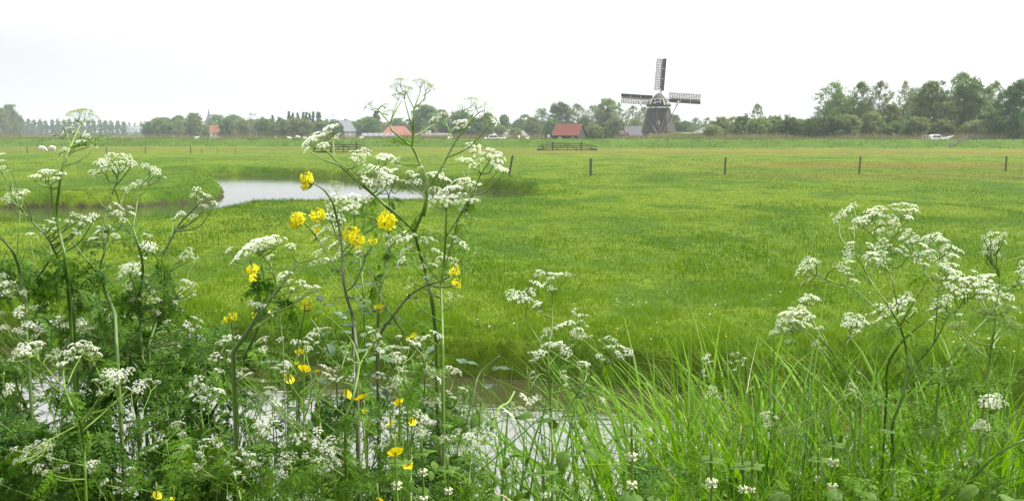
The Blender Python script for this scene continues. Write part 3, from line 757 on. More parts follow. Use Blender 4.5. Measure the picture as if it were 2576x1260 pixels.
METAL = solid('galvanised metal', (0.45, 0.46, 0.47), (0.33, 0.34, 0.35), rough=0.4, metal=0.5)
DARKM = solid('dark metal', (0.04, 0.045, 0.045), (0.06, 0.06, 0.06), rough=0.5)
def window(par, x, y, z, w, h, face='-y', frame=WHITE, bars=1):
    mb = MB(); t = 0.1
    def b(x0, x1, z0, z1, yo, d, M):
        if face == '-y': M.add(*box(x0, x1, y - yo - d, y - yo, z0, z1))
        else: M.add(*box(x + yo, x + yo + d, y + x0 - x, y + x1 - x, z0, z1))
    b(x - w / 2, x - w / 2 + t, z, z + h, 0, .08, mb); b(x + w / 2 - t, x + w / 2, z, z + h, 0, .08, mb)
    b(x - w / 2 + t, x + w / 2 - t, z, z + t, 0, .08, mb); b(x - w / 2 + t, x + w / 2 - t, z + h - t, z + h, 0, .08, mb)
    if bars: b(x - .03, x + .03, z + t, z + h - t, 0.01, .05, mb)
    wd = mb.obj('window', frame, par)
    g = MB(); b(x - w / 2 + t, x + w / 2 - t, z + t, z + h - t, 0.0, .03, g); g.obj('pane', GLASS, wd)
    return wd
def gable_house(name, label, cat, loc, rz, L, Wd, hw, hr, wallm, roofm, over=0.3, hip=0.0, chimney=None, wins=(), door=None, verge=None, gablem=None):
    """ridge along local x, length L, width Wd; walls hw high, roof hr high"""
    t = thing(name, label, cat, loc, rz)
    w = MB(); x0, x1, y0, y1 = -L / 2, L / 2, -Wd / 2, Wd / 2
    xr = L / 2 - hip
    V = [[x0, y0, 0], [x1, y0, 0], [x1, y1, 0], [x0, y1, 0], [x0, y0, hw], [x1, y0, hw], [x1, y1, hw], [x0, y1, hw], [x0, 0, hw + hr], [x1, 0, hw + hr]]
    if hip: w.add(V, [np.array([[0, 1, 5, 4], [1, 2, 6, 5], [2, 3, 7, 6], [3, 0, 4, 7]])])
    else: w.add(V, [np.array([[0, 1, 5, 4], [2, 3, 7, 6]]), np.array([[1, 2, 6, 9, 5], [3, 0, 4, 8, 7]])])
    w.obj('wall', wallm, t)
    r = MB(); o = over; dz = o * hr / (Wd / 2); th = 0.14
    ex = L / 2 + o
    zr = hw + hr + 0.05; ze = hw - dz + 0.05
    for sg in (-1, 1):
        rr = xr if hip else ex
        top = [[-rr, 0, zr], [rr, 0, zr], [ex, sg * (Wd / 2 + o), ze], [-ex, sg * (Wd / 2 + o), ze]]
        bot = [[p[0], p[1], p[2] - th] for p in top]
        q = np.array([[0, 1, 2, 3], [7, 6, 5, 4], [1, 5, 6, 2], [3, 7, 4, 0], [2, 6, 7, 3]])
        if sg > 0: q = q[:, ::-1]
        r.add(top + bot, q)
    if hip:
        for sg in (-1, 1):
            q = np.array([[0, 1, 2], [5, 4, 3]]); r.add([[sg * xr, 0, zr], [sg * ex, -(Wd / 2 + o), ze], [sg * ex, Wd / 2 + o, ze], [sg * xr, 0, zr - th], [sg * ex, -(Wd / 2 + o), ze - th], [sg * ex, Wd / 2 + o, ze - th]], q if sg > 0 else q[:, ::-1])
    ro = r.obj('roof', roofm, t)
    if chimney:
        cx, cy, s, h = chimney; c = MB(); zc = hw + hr * (1 - abs(cy) / (Wd / 2)) - 0.3
        c.add(*box(cx - s / 2, cx + s / 2, cy - s / 2, cy + s / 2, zc, zc + h + 0.3)); c.add(*box(cx - s / 2 - .08, cx + s / 2 + .08, cy - s / 2 - .08, cy + s / 2 + .08, zc + h + 0.3, zc + h + 0.42)); c.obj('chimney', BRICK, ro)
    if verge is not None:
        for sx in (-1, 1):
            for sg in (-1, 1):
                v = MB(); v.add(*beam([sx * (ex + 0.04), 0, zr - 0.05], [sx * (ex + 0.04), sg * (Wd / 2 + o + .1), ze - 0.1], 0.1, 0.3)); v.obj('verge_board', verge, t)

    for (face, a, z, ww, hh) in wins:
        if face == 'f': window(t, a, y0 - 0.002, z, ww, hh)
        if face == 'l':
            # left gable (local -x)
            mb = MB(); X = x0 - 0.003
            mb.add(*box(X - .08, X, a - ww / 2, a - ww / 2 + .12, z, z + hh)); mb.add(*box(X - .08, X, a + ww / 2 - .12, a + ww / 2, z, z + hh)); mb.add(*box(X - .08, X, a - ww / 2 + .12, a + ww / 2 - .12, z, z + .12)); mb.add(*box(X - .08, X, a - ww / 2 + .12, a + ww / 2 - .12, z + hh - .12, z + hh))
            wd = mb.obj('window', WHITE, t); g = MB(); g.add(*box(X - .03, X, a - ww / 2 + .12, a + ww / 2 - .12, z + .12, z + hh - .12)); g.obj('pane', GLASS, wd)
    if door:
        a, ww, hh, dm = door; d = MB(); d.add(*box(a - ww / 2, a + ww / 2, y0 - .06, y0 - .003, 0, hh)); dd = d.obj('door', dm, t)
        h = MB(); h.add(*box(a + ww / 2 - .2, a + ww / 2 - .12, y0 - .1, y0 - .062, hh * .5, hh * .5 + .15)); h.obj('handle', DARKM, dd)
    return t
def place(u, Y): 
    x = at(u, 340, Y)[0]; return (x, Y, gz(x, Y) - 0.02)
# orange barn
x, y, z = place(1432, 256)
gable_house('barn', 'low barn with orange red tiled roof and dark board walls on the canal bank', 'barn', (x, y, z), math.radians(-27), 7.2, 5.4, 1.75, 2.75, DARKW, ROOF_R, over=0.25, door=(2.2, 1.0, 1.25, GREYW), wins=[('f', -1.5, 0.6, 0.8, 0.5)])
# slate house beside the mill
x, y, z = place(1592, 325)
gable_house('farmhouse', 'brick house with blue grey slate roof and two white gable windows beside the windmill', 'house', (x + 1.2, y, z), math.radians(-12), 7.0, 6.2, 1.6, 2.9, BRICK, SLATE, over=0.3, wins=[('f', 1.0, .5, .8, .9)])
g = gable_house('house_annex', 'small brick front gable with twin white windows left of the slate roof', 'house', (x - 3.4, y - 2.5, z), math.radians(78), 3.0, 4.2, 1.5, 2.6, BRICK, BRICK, over=0.05, wins=[('l', -.55, 2.0, .8, .95), ('l', .55, 2.0, .8, .95), ('l', -1.2, 0.5, .7, .8)], chimney=(-0.8, 0, 0.6, 0.9))
x, y, z = place(1576, 321)
# dark building with white verge right of the mill
x, y, z = place(1783, 300)
gable_house('dark_boarded_house', 'dark boarded house with long white verge, half behind the bushes right of the windmill', 'house', (x, y, z), math.radians(92), 9, 11.0, 1.4, 2.7, DARKW, GREYR, over=0.35, verge=WHITE, wins=[('l', 0.9, 1.2, .9, 1.1), ('l', 2.6, 1.2, .9, 1.1)])
# white veranda between
x, y, z = place(1715, 330)
t = thing('veranda', 'small white glazed veranda between the windmill and the dark boarded house', 'veranda', (x, y, z)); mb = MB()
for a in np.linspace(-3.6, 3.6, 7): mb.add(*box(a - .08, a + .08, -1.5, -1.34, 0, 2.2))
mb.add(*box(-3.9, 3.9, -1.52, -1.3, 2.2, 2.55)); mb.add(*box(-3.6, 3.6, -1.49, -1.36, 1.0, 1.12)); mb.obj('frame', WHITE, t)
mb = MB(); mb.add(*box(-3.6, 3.6, -1.3, 1.4, 0, 2.2)); mb.obj('wall', GREYW, t)
mb = MB(); mb.add(*box(-4.0, 4.0, -1.7, 1.7, 2.56, 2.7)); mb.obj('roof', GREYR, t)
# left houses
x, y, z = place(548, 470); gable_house('far_house', 'far house with red roof and white gable under the church spire', 'house', (x, y, z), math.radians(12), 6.5, 6, 2.6, 3.6, WHITE, ROOF_O, chimney=(2, 0, .6, .8), wins=[('f', -1.5, 1, 1, 1.2), ('f', 1.5, 1, 1, 1.2)])
x, y, z = place(606, 480); gable_house('far_cottage', 'small red roof peeping over bushes right of the far white gable', 'house', (x, y, z), math.radians(-8), 7, 6, 2.0, 3.2, BRICK, ROOF_O, chimney=(-2, 0, .6, .7), wins=[('f', 0, .8, 1, 1)])
x, y, z = place(866, 462); gable_house('tall_grey_house', 'tall house with steep grey roof right of the blue billboard', 'house', (x, y, z), math.radians(62), 9, 7.0, 3.6, 5.0, GREYW, SLATE, chimney=(1, 0, .6, .5), wins=[('f', 0, 1.2, 1, 1.2), ('l', 0, 4, .9, 1.1)])
x, y, z = place(998, 405); gable_house('red_hipped_farm', 'farmhouse with big red hipped roof behind the long low shed', 'farmhouse', (x, y, z), math.radians(4), 12.5, 9, 1.6, 3.6, BRICK, ROOF_O, hip=3.0, chimney=(-3.4, 0.5, .6, .9), wins=[('f', -3, .5, 1, .9), ('f', 2, .5, 1, .9)])
x, y, z = place(955, 372)
sh = gable_house('long_shed', 'long low grey shed with two rows of roof lights', 'shed', (x, y, z), 0, 13.2, 5.5, 1.25, 1.1, GREYW, GREYR, over=0.2, wins=[('f', -3, .5, .8, .5), ('f', 2, .5, .8, .5)])
for i in range(12):
    mb = MB(); a = -5.4 + (i % 6) * 2.15; yy = -0.85 if i < 6 else -2.0; zz = 1.25 + 1.1 * (1 + yy / 2.75) + 0.085
    c = .4; dzz = 1.1 / 2.75 * c
    mb.add([[a - .32, yy - c, zz - dzz], [a + .32, yy - c, zz - dzz], [a + .32, yy + c * .5, zz + dzz * .5], [a - .32, yy + c * .5, zz + dzz * .5], [a - .32, yy - c, zz - dzz - .07], [a + .32, yy - c, zz - dzz - .07], [a + .32, yy + c * .5, zz + dzz * .5 - .07], [a - .32, yy + c * .5, zz + dzz * .5 - .07]], np.array([[0, 1, 2, 3], [7, 6, 5, 4], [0, 4, 5, 1], [1, 5, 6, 2], [2, 6, 7, 3], [3, 7, 4, 0]]))
    mb.obj('roof_light', ROOFL, sh)
x, y, z = place(1098, 350)
sh = gable_house('dark_shed', 'dark low shed with slanting white roof panels behind the right branch of cow parsley', 'shed', (x, y, z), math.radians(3), 10.5, 5, 1.3, 1.0, DARKW, GREYR, over=.2, door=(1.8, 1.6, 1.2, GREYW))
for i in range(6):
    mb = MB(); a = -3.9 + i * 1.5; mb.add(*beam([a, -1.9, 1.72], [a + .55, -0.5, 2.27], .4, .06)); mb.obj('roof_panel', ROOFL, sh)
x, y, z = place(1077, 366)
t = thing('water_tank', 'short round pale tank behind the left end of the dark shed', 'tank', (x, y, z)); V, Fs = tube([[0, 0, 0], [0, 0, 2.9]], 1.0, 20); mb = MB(); mb.add(V, Fs); mb.obj('tank_body', solid('pale concrete', (.4, .39, .37)), t)
V, Fs = tube([[0, 0, 2.9], [0, 0, 3.15]], 1.12, 20); mb = MB(); mb.add(V, Fs); mb.obj('lid', WHITE, t)
x, y, z = place(1296, 372); gable_house('pale_roofed_house', 'low wide house with pale grey roof behind the bright low bush', 'house', (x, y, z), 0, 10.5, 8, 1.2, 2.3, GREYW, solid('pale thatch roof', (.17, .16, .145), (.13, .12, .11)), hip=2.5, wins=[('f', -2, .4, 1, .8), ('f', 2, .4, 1, .8)])
# church spire
x, y, z = place(527, 900)
t = thing('church', 'distant church with thin dark spire above the trees', 'church', (x, y, z)); mb = MB(); mb.add(*box(-3, 3, -3, 3, 0, 15)); mb.obj('tower', BRICK, t)
mb = MB(); mb.add([[-2.2, -2.2, 15], [2.2, -2.2, 15], [2.2, 2.2, 15], [-2.2, 2.2, 15], [-.9, -.9, 19.5], [.9, -.9, 19.5], [.9, .9, 19.5], [-.9, .9, 19.5], [0, 0, 25.5]], [np.array([[0, 1, 5, 4], [1, 2, 6, 5], [2, 3, 7, 6], [3, 0, 4, 7]]), np.array([[4, 5, 8], [5, 6, 8], [6, 7, 8], [7, 4, 8]])]); mb.obj('spire', SLATE, t)
mb = MB(); mb.add(*tube([[0, 0, 25.3], [0, 0, 27.5]], .12, 5)); mb.obj('weathervane', DARKM, t)
mb = MB(); mb.add(*box(3.0, 20, -5, 5, 0, 8)); mb.obj('nave', BRICK, t)
# billboard mast with antennas
x, y, z = place(839, 600)
t = thing('billboard_mast', 'blue and white billboard on a mast topped by white antennas', 'billboard', (x, y, z))
mb = MB(); mb.add(*tube([[0, 0, 0], [0, 0, 8.8]], [.35, .25], 8)); mb.obj('mast', METAL, t)
mb = MB(); mb.add([[-1.5, -.7, 8.6], [1.5, -.7, 8.6], [1.5, .7, 8.6], [-1.5, .7, 8.6], [-1.75, -.7, 11.2], [1.75, -.7, 11.2], [1.75, .7, 11.2], [-1.75, .7, 11.2]], np.array([[3, 2, 1, 0], [4, 5, 6, 7], [0, 1, 5, 4], [1, 2, 6, 5], [2, 3, 7, 6], [3, 0, 4, 7]])); bb = mb.obj('billboard_panel', solid('sign blue', (.08, .25, .42), (.07, .22, .38)), t)
mb = MB(); mb.add([[-1.45, -.73, 8.8], [1.4, -.73, 8.8], [1.5, -.73, 9.7], [.3, -.73, 9.4], [-.6, -.73, 9.9], [-1.55, -.73, 9.5]], np.array([[0, 1, 2, 3, 4, 5]])); mb.obj('white_print', WHITE, bb)
for a in (-1.2, -.4, .4, 1.1):
    mb = MB(); mb.add(*tube([[a, 0, 11.2], [a, 0, 15.8 - abs(a)]], .06, 5)); mb.add(*box(a - .16, a + .16, -.15, .15, 12.8, 14.2)); mb.obj('antenna', METAL, t)
# gantry over the motorway
x, y, z = place(352, 800)
t = thing('road_gantry', 'pale steel sign gantry over the road at the end of the poplar row', 'gantry', (x, y, z)); s = 800 / F
for sx in (-26, 28):
    for dy in (-1, 1):
        mb = MB(); mb.add(*beam([sx * s + .9 * dy, 0, 0], [sx * s, 0, 6.6], .35, .35)); mb.obj('post', METAL, t)
mb = MB()
for zz in (5.2, 6.6): mb.add(*beam([-28 * s, 0, zz], [28 * s, 0, zz], .25, .25))
for i in range(20): mb.add(*beam([-26 * s + i * 2.7 * s, 0.02, 5.2], [-26 * s + (i + 1) * 2.7 * s, 0.02, 6.6] if i % 2 else [-26 * s + i * 2.7 * s, 0.02, 6.6], .14, .14))
mb.obj('truss', METAL, t)
mb = MB(); mb.add(*box(13 * s, 28 * s, -.35, -.2, 4.7, 7.4)); mb.obj('sign_panel', solid('motorway blue', (.03, .08, .25), (.03, .07, .22)), t)
# lamp post
x, y, z = place(1380, 240)
t = thing('street_lamp', 'slim dark lamp post with white lantern left of the orange roofed barn', 'lamp post', (x, y, z))
mb = MB(); mb.add(*tube([[0, 0, 0], [0, 0, 2.6]], [.07, .05], 8)); mb.obj('pole', DARKM, t)
mb = MB(); mb.add(*tube([[0, 0, 2.6], [0, 0, 3.25]], [.12, .24], 8)); mb.obj('lantern', WHITE, t)
mb = MB(); mb.add(*tube([[0, 0, 3.25], [0, 0, 3.45]], [.27, .05], 8)); mb.obj('cap', DARKM, t)
# clipped hedge right of mill
def hedge():
    rng = np.random.default_rng(4); mb = MB(); n = 9000
    x0, y0, z0 = place(1640, 262); x1 = at(1780, 340, 262)[0]
    x = rng.uniform(x0, x1, n); y = y0 + rng.uniform(-.7, .7, n); top = 1.75 + .25 * fbm(x * .4, x * 0, 3) + .25 * (x > x0 + 4)
    z = z0 + top * rng.uniform(0.0, 1, n) ** .8
    pos = np.stack([x, y, z], 1) - [x0, y0, z0]
    A = rng.normal(0, 1, (n, 3)); A /= np.linalg.norm(A, axis=1, keepdims=True); B = np.cross(A, rng.normal(0, 1, (n, 3))); B /= np.linalg.norm(B, axis=1, keepdims=True)
    s = rng.uniform(.08, .2, n)[:, None]; V = np.stack([pos - A * s, pos + B * s * .6, pos + A * s, pos - B * s * .6], 1)
    mb.add(V.reshape(-1, 3), np.arange(4 * n).reshape(-1, 4), 0, np.repeat(rng.uniform(0.3, 1, n), 4))
    o = mb.obj('hedge', [leafmat('hedge leaves', (.08, .15, .02), (.2, .27, .05))], loc=(x0, y0, z0)); tag(o, 'clipped yellow green hedge in front of the windmill foot', 'hedge')
hedge()

# ================================================================ WINDMILL
THATCH = solid('weathered thatch', (0.068, 0.057, 0.049), (0.040, 0.034, 0.030), rough=0.95, scale=3.0, stretch=(2, 2, .5), bump=0.5)
SAILW = solid('sail lattice wood', (0.11, 0.075, 0.04), (0.07, 0.05, 0.03), rough=0.8)
SAILG = solid('dark green sail board', (0.025, 0.075, 0.065), (0.02, 0.05, 0.045), rough=0.5)
SAILD = solid('dark tarred stock', (0.035, 0.028, 0.028), (0.05, 0.035, 0.033), rough=0.6)
REDP = solid('oxblood paint', (0.30, 0.03, 0.035), (0.22, 0.025, 0.03), rough=0.5)
def windmill():
    Y = 297.0; x = at(1656, 340, Y)[0]; zb = 0.9
    t = thing('windmill', 'thatched octagonal smock windmill with latticed sails, seen from its tail side', 'windmill', (x, Y, zb))
    def octa(prof, mat, name, par=t, k=8, rot=math.pi / 8, smooth=False):
        a = np.arange(k) * 2 * math.pi / k + rot; rings = []
        for z, r in prof: rings.append(np.stack([r * np.cos(a) / math.cos(math.pi / k), r * np.sin(a) / math.cos(math.pi / k), np.full(k, z)], 1))
        V = np.concatenate(rings); n = len(prof)
        i = np.arange(n - 1)[:, None] * k; j = np.arange(k)[None]; j2 = (j + 1) % k
        mb = MB(); mb.add(V, [np.stack([i + j, i + j2, i + k + j2, i + k + j], -1).reshape(-1, 4), np.arange(k)[::-1].reshape(1, -1), (np.arange(k) + (n - 1) * k).reshape(1, -1)])
        return mb.obj(name, mat, par, smooth)
    octa([(0, 4.75), (2.7, 4.55)], BRICK, 'base')
    body = octa([(2.45, 5.0), (2.55, 5.15), (3.2, 4.9), (5.0, 4.35), (7.9, 3.72), (9.7, 3.3)], THATCH, 'body', smooth=False)
    octa([(9.7, 3.2), (9.75, 3.45), (10.25, 3.45), (10.3, 3.2)], WHITE, 'neck_band')
    octa([(10.3, 3.5), (10.55, 3.75)], DARKW, 'cap_ring', k=16)
    # little windows and doors
    for (wx, wz, ww, hh) in ((-4.0, 0.8, 0.9, 1.4),):
        window(t, wx * .75, -4.77, wz, ww, hh)
    mb = MB(); mb.add(*box(-.75 - .4, -.75 + .4, -4.45, -4.1, 4.9, 5.9)); wd = mb.obj('window', WHITE, t); mb = MB(); mb.add(*box(-.75 - .25, -.75 + .25, -4.5, -4.452, 5.25, 5.75)); mb.obj('pane', GLASS, wd)
    mb = MB(); mb.add(*box(-.3, .6, -4.85, -4.76, 0, 2.2)); dr = mb.obj('door', DARKW, t); mb = MB(); mb.add(*box(-.42, -.3, -4.86, -4.76, 0, 2.3)); mb.add(*box(.6, .72, -4.86, -4.76, 0, 2.3)); mb.add(*box(-.42, .72, -4.86, -4.76, 2.3, 2.42)); mb.obj('door_frame', WHITE, dr)
    # cap, turned 14 degrees
    ca, sa = math.cos(math.radians(-14)), math.sin(math.radians(-14))
    Rz = np.array([[ca, -sa, 0], [sa, ca, 0], [0, 0, 1]])
    prof = np.array([(-3.95, 0), (-3.7, .35), (-3.1, 1.0), (-2.4, 1.75), (-1.7, 2.6), (-.9, 3.45), (-.25, 3.95), (0.25, 3.95), (.9, 3.45), (1.7, 2.6), (2.4, 1.75), (3.1, 1.0), (3.7, .35), (3.95, 0)])
    sec = [(-4.3, .50, .40), (-4.0, .66, .55), (-2.6, .90, .82), (-0.8, 1.0, .97), (1.2, 0.97, 1.0), (3.0, .82, .97), (3.9, .66, .88)]
    rings = [np.stack([prof[:, 0] * w, np.full(len(prof), yy), prof[:, 1] * h + 10.55], 1) @ Rz.T for yy, w, h in sec]
    V = np.concatenate(rings); k = len(prof)
    i = np.arange(len(sec) - 1)[:, None] * k; j = np.arange(k - 1)[None]
    mb = MB(); mb.add(V, [np.stack([i + j, i + j + 1, i + k + j + 1, i + k + j], -1).reshape(-1, 4), np.arange(k)[::-1].reshape(1, -1), (np.arange(k) + (len(sec) - 1) * k).reshape(1, -1), np.array([[m * k + (k - 1 if m else k - 1) for m in range(len(sec))] + [m * k for m in range(len(sec) - 1, -1, -1)]])])
    cap = mb.obj('cap', THATCH, t, smooth=False)
    def cb(M, p0, p1, w, h): M.add(*beam(Rz @ np.array(p0, float), Rz @ np.array(p1, float), w, h))
    mb = MB(); zc = 10.7
    pts = [(-2.35, zc), (-1.75, zc + 1.75), (1.75, zc + 1.75), (2.35, zc)]
    mb.add([Rz @ np.array([p[0], -4.34, p[1]]) for p in pts] + [Rz @ np.array([p[0], -4.0, p[1]]) for p in pts], np.array([[0, 3, 2, 1], [4, 5, 6, 7], [0, 1, 5, 4], [1, 2, 6, 5], [2, 3, 7, 6], [3, 0, 4, 7]])); tg = mb.obj('tail_gable', DARKW, cap)
    mb = MB(); q = [(p[0] * .93, p[1]) for p in pts]
    for a, b in ((0, 1), (2, 3)): cb(mb, [q[a][0], -4.42, q[a][1] + .1], [q[b][0], -4.42, q[b][1] - .1], .12, .28)
    cb(mb, [-1.5, -4.40, zc + 1.7], [1.5, -4.40, zc + 1.7], .1, .12)
    for a in (-.75, .8): cb(mb, [a, -4.42, zc + .35], [a, -4.42, zc + 1.6], .1, .2)
    cb(mb, [-1.3, -4.46, zc + .5], [1.2, -4.46, zc + 1.1], .1, .16)
    mb.obj('tail_gable_trim', WHITE, cap)
    mb = MB(); cb(mb, [2.9, -3.9, zc + .2], [3.5, -3.9, zc + .9], .25, .5); mb.obj('brake_shield', WHITE, cap)
    # cross beams, tail pole and braces
    tail = np.array([-.9, -8.6, 1.3])
    def part(nm, segs, mat, w=.24):
        M = MB()
        for p0, p1 in segs: M.add(*beam(p0, p1, w, w))
        return M.obj(nm, mat, t)
    Ls, Rs = np.array([-6.2, -1.5, 11.45]), np.array([6.2, 0.6, 11.75])
    part('cross_beam', [(Ls, Rs)], DARKW, .32)
    part('short_cross_beam', [(np.array([-3.3, -3.4, 10.9]), np.array([2.6, -2.6, 10.95]))], DARKW, .28)
    M = MB(); M.add(*beam(Ls, Ls * .93 + Rs * .07, .36, .36)); M.add(*beam(Ls + [0, 0, .45], Ls + [0.25, 0, -.3], .36, .36)); M.obj('beam_end', WHITE, t)
    M = MB(); M.add(*beam(Rs + [0, 0, .2], Rs - [1.1, .3, 1.1], .4, .4)); M.obj('beam_end', WHITE, t)
    part('tail_pole', [(np.array([-1.6, -3.9, 11.2]), tail)], DARKW, .36)
    for p, q_ in ((Ls, [-.5, -.3, .2]), (Rs, [0.3, -.2, .0])): part('long_brace', [(p, tail + q_)], SAILD, .2)
    for p in (np.array([-3.3, -3.4, 10.9]), np.array([2.6, -2.6, 10.95])): part('short_brace', [(p, tail + [0, .3, .9])], SAILD, .18)
    M = MB()
    for a in np.linspace(0, 2 * math.pi, 9)[:-1]: M.add(*beam(tail + [0, -.1, 0], tail + [1.15 * math.cos(a), -.1, 1.15 * math.sin(a)], .09, .09))
    for a in np.linspace(0, 2 * math.pi, 9)[:-1]:
        b = a + math.pi / 4; M.add(*beam(tail + [1.1 * math.cos(a), -.1, 1.1 * math.sin(a)], tail + [1.1 * math.cos(b), -.1, 1.1 * math.sin(b)], .1, .1))
    M.obj('winding_wheel', DARKW, t)
    M = MB(); M.add(*tube([[-2.3, -3.6, 11.2], [-2.45, -3.6, 18.6]], [.06, .04], 5)); M.obj('lightning_rod', METAL, t)
    # sails
    hub = Rz @ np.array([0, 4.9, 0]) + [0, 0, 12.75]
    ax = nrm(Rz @ np.array([0, 1.0, 0.0]) + [0, 0, .10])
    right = nrm(Rz @ np.array([1.0, 0, 0])); up = nrm(np.cross(right, ax)) ; 
    if up[2] < 0: up = -up
    M = MB(); M.add(*beam(hub - ax * 2.4, hub + ax * .8, .8, .8)); M.obj('windshaft', SAILD, t)
    base_rot = math.radians(-4.3)
    for q_ in range(4):
        a = base_rot + q_ * math.pi / 2
        d = -math.sin(a) * right * 1 + math.cos(a) * up
        s = -math.cos(a) * right - math.sin(a) * up        # ninety degrees counter-clockwise as seen from the tail
        off = ax * (0.25 if q_ % 2 else -0.1)
        c = hub + off
        def P(r, l, o=0): return c + d * r + s * l + ax * o
        M = MB(); M.add(*beam(P(0, 0), P(12.3, 0), .3, .34, up=ax)); st = M.obj('sail', SAILD, t)
        M = MB()
        for r in np.arange(2.6, 12.3, .52): M.add(*beam(P(r, .1, -.05), P(r, 2.1, .12), .17, .08, up=ax))
        for l_, o in ((.55, 0), (.95, .03), (1.35, .05), (1.75, .08), (2.08, .1)): M.add(*beam(P(2.6, l_, o), P(12.2, l_, o), .15, .06, up=ax))
        M.obj('lattice', SAILW, st)
        # furled cloth rolled along the lattice side
        M = MB(); rr = np.linspace(3.1, 12.0, 24); M.add(*tube([P(r, .32, -.12) for r in rr], .14 + .04 * np.sin(rr * 7), 6)); M.obj('furled_cloth', solid('sail cloth', (.2, .13, .085), (.15, .1, .07)), st)
        M = MB(); r0, r1 = 2.5, 12.3
        Vv = [P(r0, -.15, .0), P(r1, -.15, .0), P(r1, -.75, -.22), P(r0, -.75, -.22)]; Vv += [v + ax * .05 for v in Vv]
        M.add(Vv, np.array([[0, 1, 2, 3], [7, 6, 5, 4], [0, 4, 5, 1], [1, 5, 6, 2], [2, 6, 7, 3], [3, 7, 4, 0]])); bd = M.obj('leading_board', SAILD, st)
        M = MB(); M.add(*beam(P(r0, -.82, -.22), P(r1, -.82, -.22), .14, .1, up=ax)); M.obj('board_edge', SAILG if q_ != 3 else REDP, st)
        M = MB()
        for r in (6.2, 9.2): M.add(*beam(P(r, .05, -.24), P(r, -.6, -.24), .1, .05, up=ax))
        M.add(*beam(P(12.28, -.1, -.2), P(12.28, 2.1, .0), .08, .08, up=ax)); M.obj('sail_fitting', WHITE, st)
windmill()

# ================================================================ GATES, FENCES, POSTS
def brokenrail(M, p0, p1, w=.10, h=.15): M.add(*beam(p0, p1, w, h))
def gate(name, label, u, vbase, Y, halfpx, postpx, wingpx):
    x, z = at(u, vbase, Y)[0], gz(at(u, vbase, Y)[0], Y); s = Y / F
    t = thing(name, label, 'gate', (x, Y, z - .03), 0, 'wooden dam gates in the meadow')
    W2 = halfpx * s; H = postpx * s
    for sx in (-1, 1):
        M = MB(); M.add(*box(sx * W2 - .14, sx * W2 + .14, -.14, .14, 0, H)); M.add([[sx * W2 - .14, -.14, H], [sx * W2 + .14, -.14, H], [sx * W2 + .14, .14, H], [sx * W2 - .14, .14, H], [sx * W2, 0, H + .1]], np.array([[0, 1, 4], [1, 2, 4], [2, 3, 4], [3, 0, 4]])); M.obj('post', WOODG, t)
        wing = []
        for k in range(4):
            zi = H * (.80 - .24 * k); zo = zi - H * .42 + .02
            if zo < .08: zo = .08
            M = MB(); M.add(*beam([sx * (W2 + .15), -.1, zi], [sx * (W2 + wingpx * s), -.1, max(zo, .1 + .02 * (3 - k))], .06, .13)); wing.append(M)
            M.obj('wing_rail', WOODG, t)
        for f in (.6,):
            M = MB(); M.add(*box(sx * (W2 + wingpx * s * f) - .06, sx * (W2 + wingpx * s * f) + .06, -.02, .12, 0, H * .62)); M.obj('wing_post', WOODG, t)
    for k in range(4):
        M = MB(); M.add(*beam([-W2 + .16, -.05, H * (.80 - .235 * k)], [W2 - .16, -.05, H * (.80 - .235 * k)], .06, .14)); M.obj('rail', WOODG, t)
    M = MB(); M.add(*box(-.08, .08, -.15, -.085, .1, H * .88)); M.obj('centre_stile', WOODG, t)
    for sx in (-1, 1):
        M = MB(); M.add(*beam([sx * .1, -.1, H * .8], [sx * W2 * .8, -.1, .12], .05, .12)); M.obj('brace', WOODG, t)
gate('field_gate', 'weathered wooden gate with sloping wings standing free in front of the orange barn', 1426.5, 378.5, 168, 35.7, 22, 40)
gate('field_gate', 'weathered wooden gate with sloping wings behind the left cow parsley umbel', 864.5, 384, 147, 32.5, 26, 36)
# dike fence at right
def dikefence():
    p0 = at(2386, 371, 195.2); p1 = at(2437, 349, 204); p2 = at(2468, 350, 207); p3 = at(2516, 351, 211)
    g0, g1, g2, g3 = [np.array([p[0], p[1], gz(p[0], p[1])]) for p in (p0, p1, p2, p3)]
    t = thing('dike_fence', 'dark wooden rail fence running up the dike slope before the right wood', 'fence', g0)
    for k in range(3):
        for a, b in ((g0, g1), (g1, g2)):
            M = MB(); o = np.array([0, 0, .25 + .33 * k]); M.add(*beam(a + o - g0, b + o - g0, .07, .13)); M.obj('rail', WOODG, t)
        if k > 0:
            M = MB(); o = np.array([0, 0, .2 + .3 * k]); M.add(*beam(g2 + o - g0, g3 + o - g0 - [0, 0, .15], .04, .06)); M.obj('rail', WOODG, t)
    for p in (g0 * .92 + g1 * .08, g0 * .5 + g1 * .5, g1, g1 * .5 + g2 * .5, g2, g3):
        M = MB(); q = p - g0; M.add(*box(q[0] - .07, q[0] + .07, q[1] + .05, q[1] + .19, gz(p[0], p[1]) - g0[2] - .2, gz(p[0], p[1]) - g0[2] + 1.05)); M.obj('post', WOODG, t)
dikefence()
POSTM = solid('mossy old post', (0.10, 0.085, 0.05), (0.05, 0.055, 0.028), rough=0.95, scale=12, bump=0.5)
def fpost(u, vt, vb, wpx, lean, label, group):
    b = on(u, vb, 0.0); z = gz(b[0], b[1]); Y = b[1]; h = (vb - vt) * Y / F; r = max(0.035, wpx * Y / F / 2)
    M = MB(); zz = np.linspace(-.15, h, 6); rg = np.random.default_rng(int(u))
    V, Fs = tube(np.stack([lean * zz + rg.normal(0, .004, 6), 0 * zz, zz], 1), r * (1 + rg.normal(0, .04, 6)), 8); M.add(V, Fs)
    tag(M.obj('fence_post', POSTM, loc=(b[0], Y, z)), label, 'fence post', group)
G2 = 'fence posts across the meadow'
fpost(1281, 393, 443, 5.5, .17, 'leaning mossy fence post beside the right umbels, nearest the pond', G2)
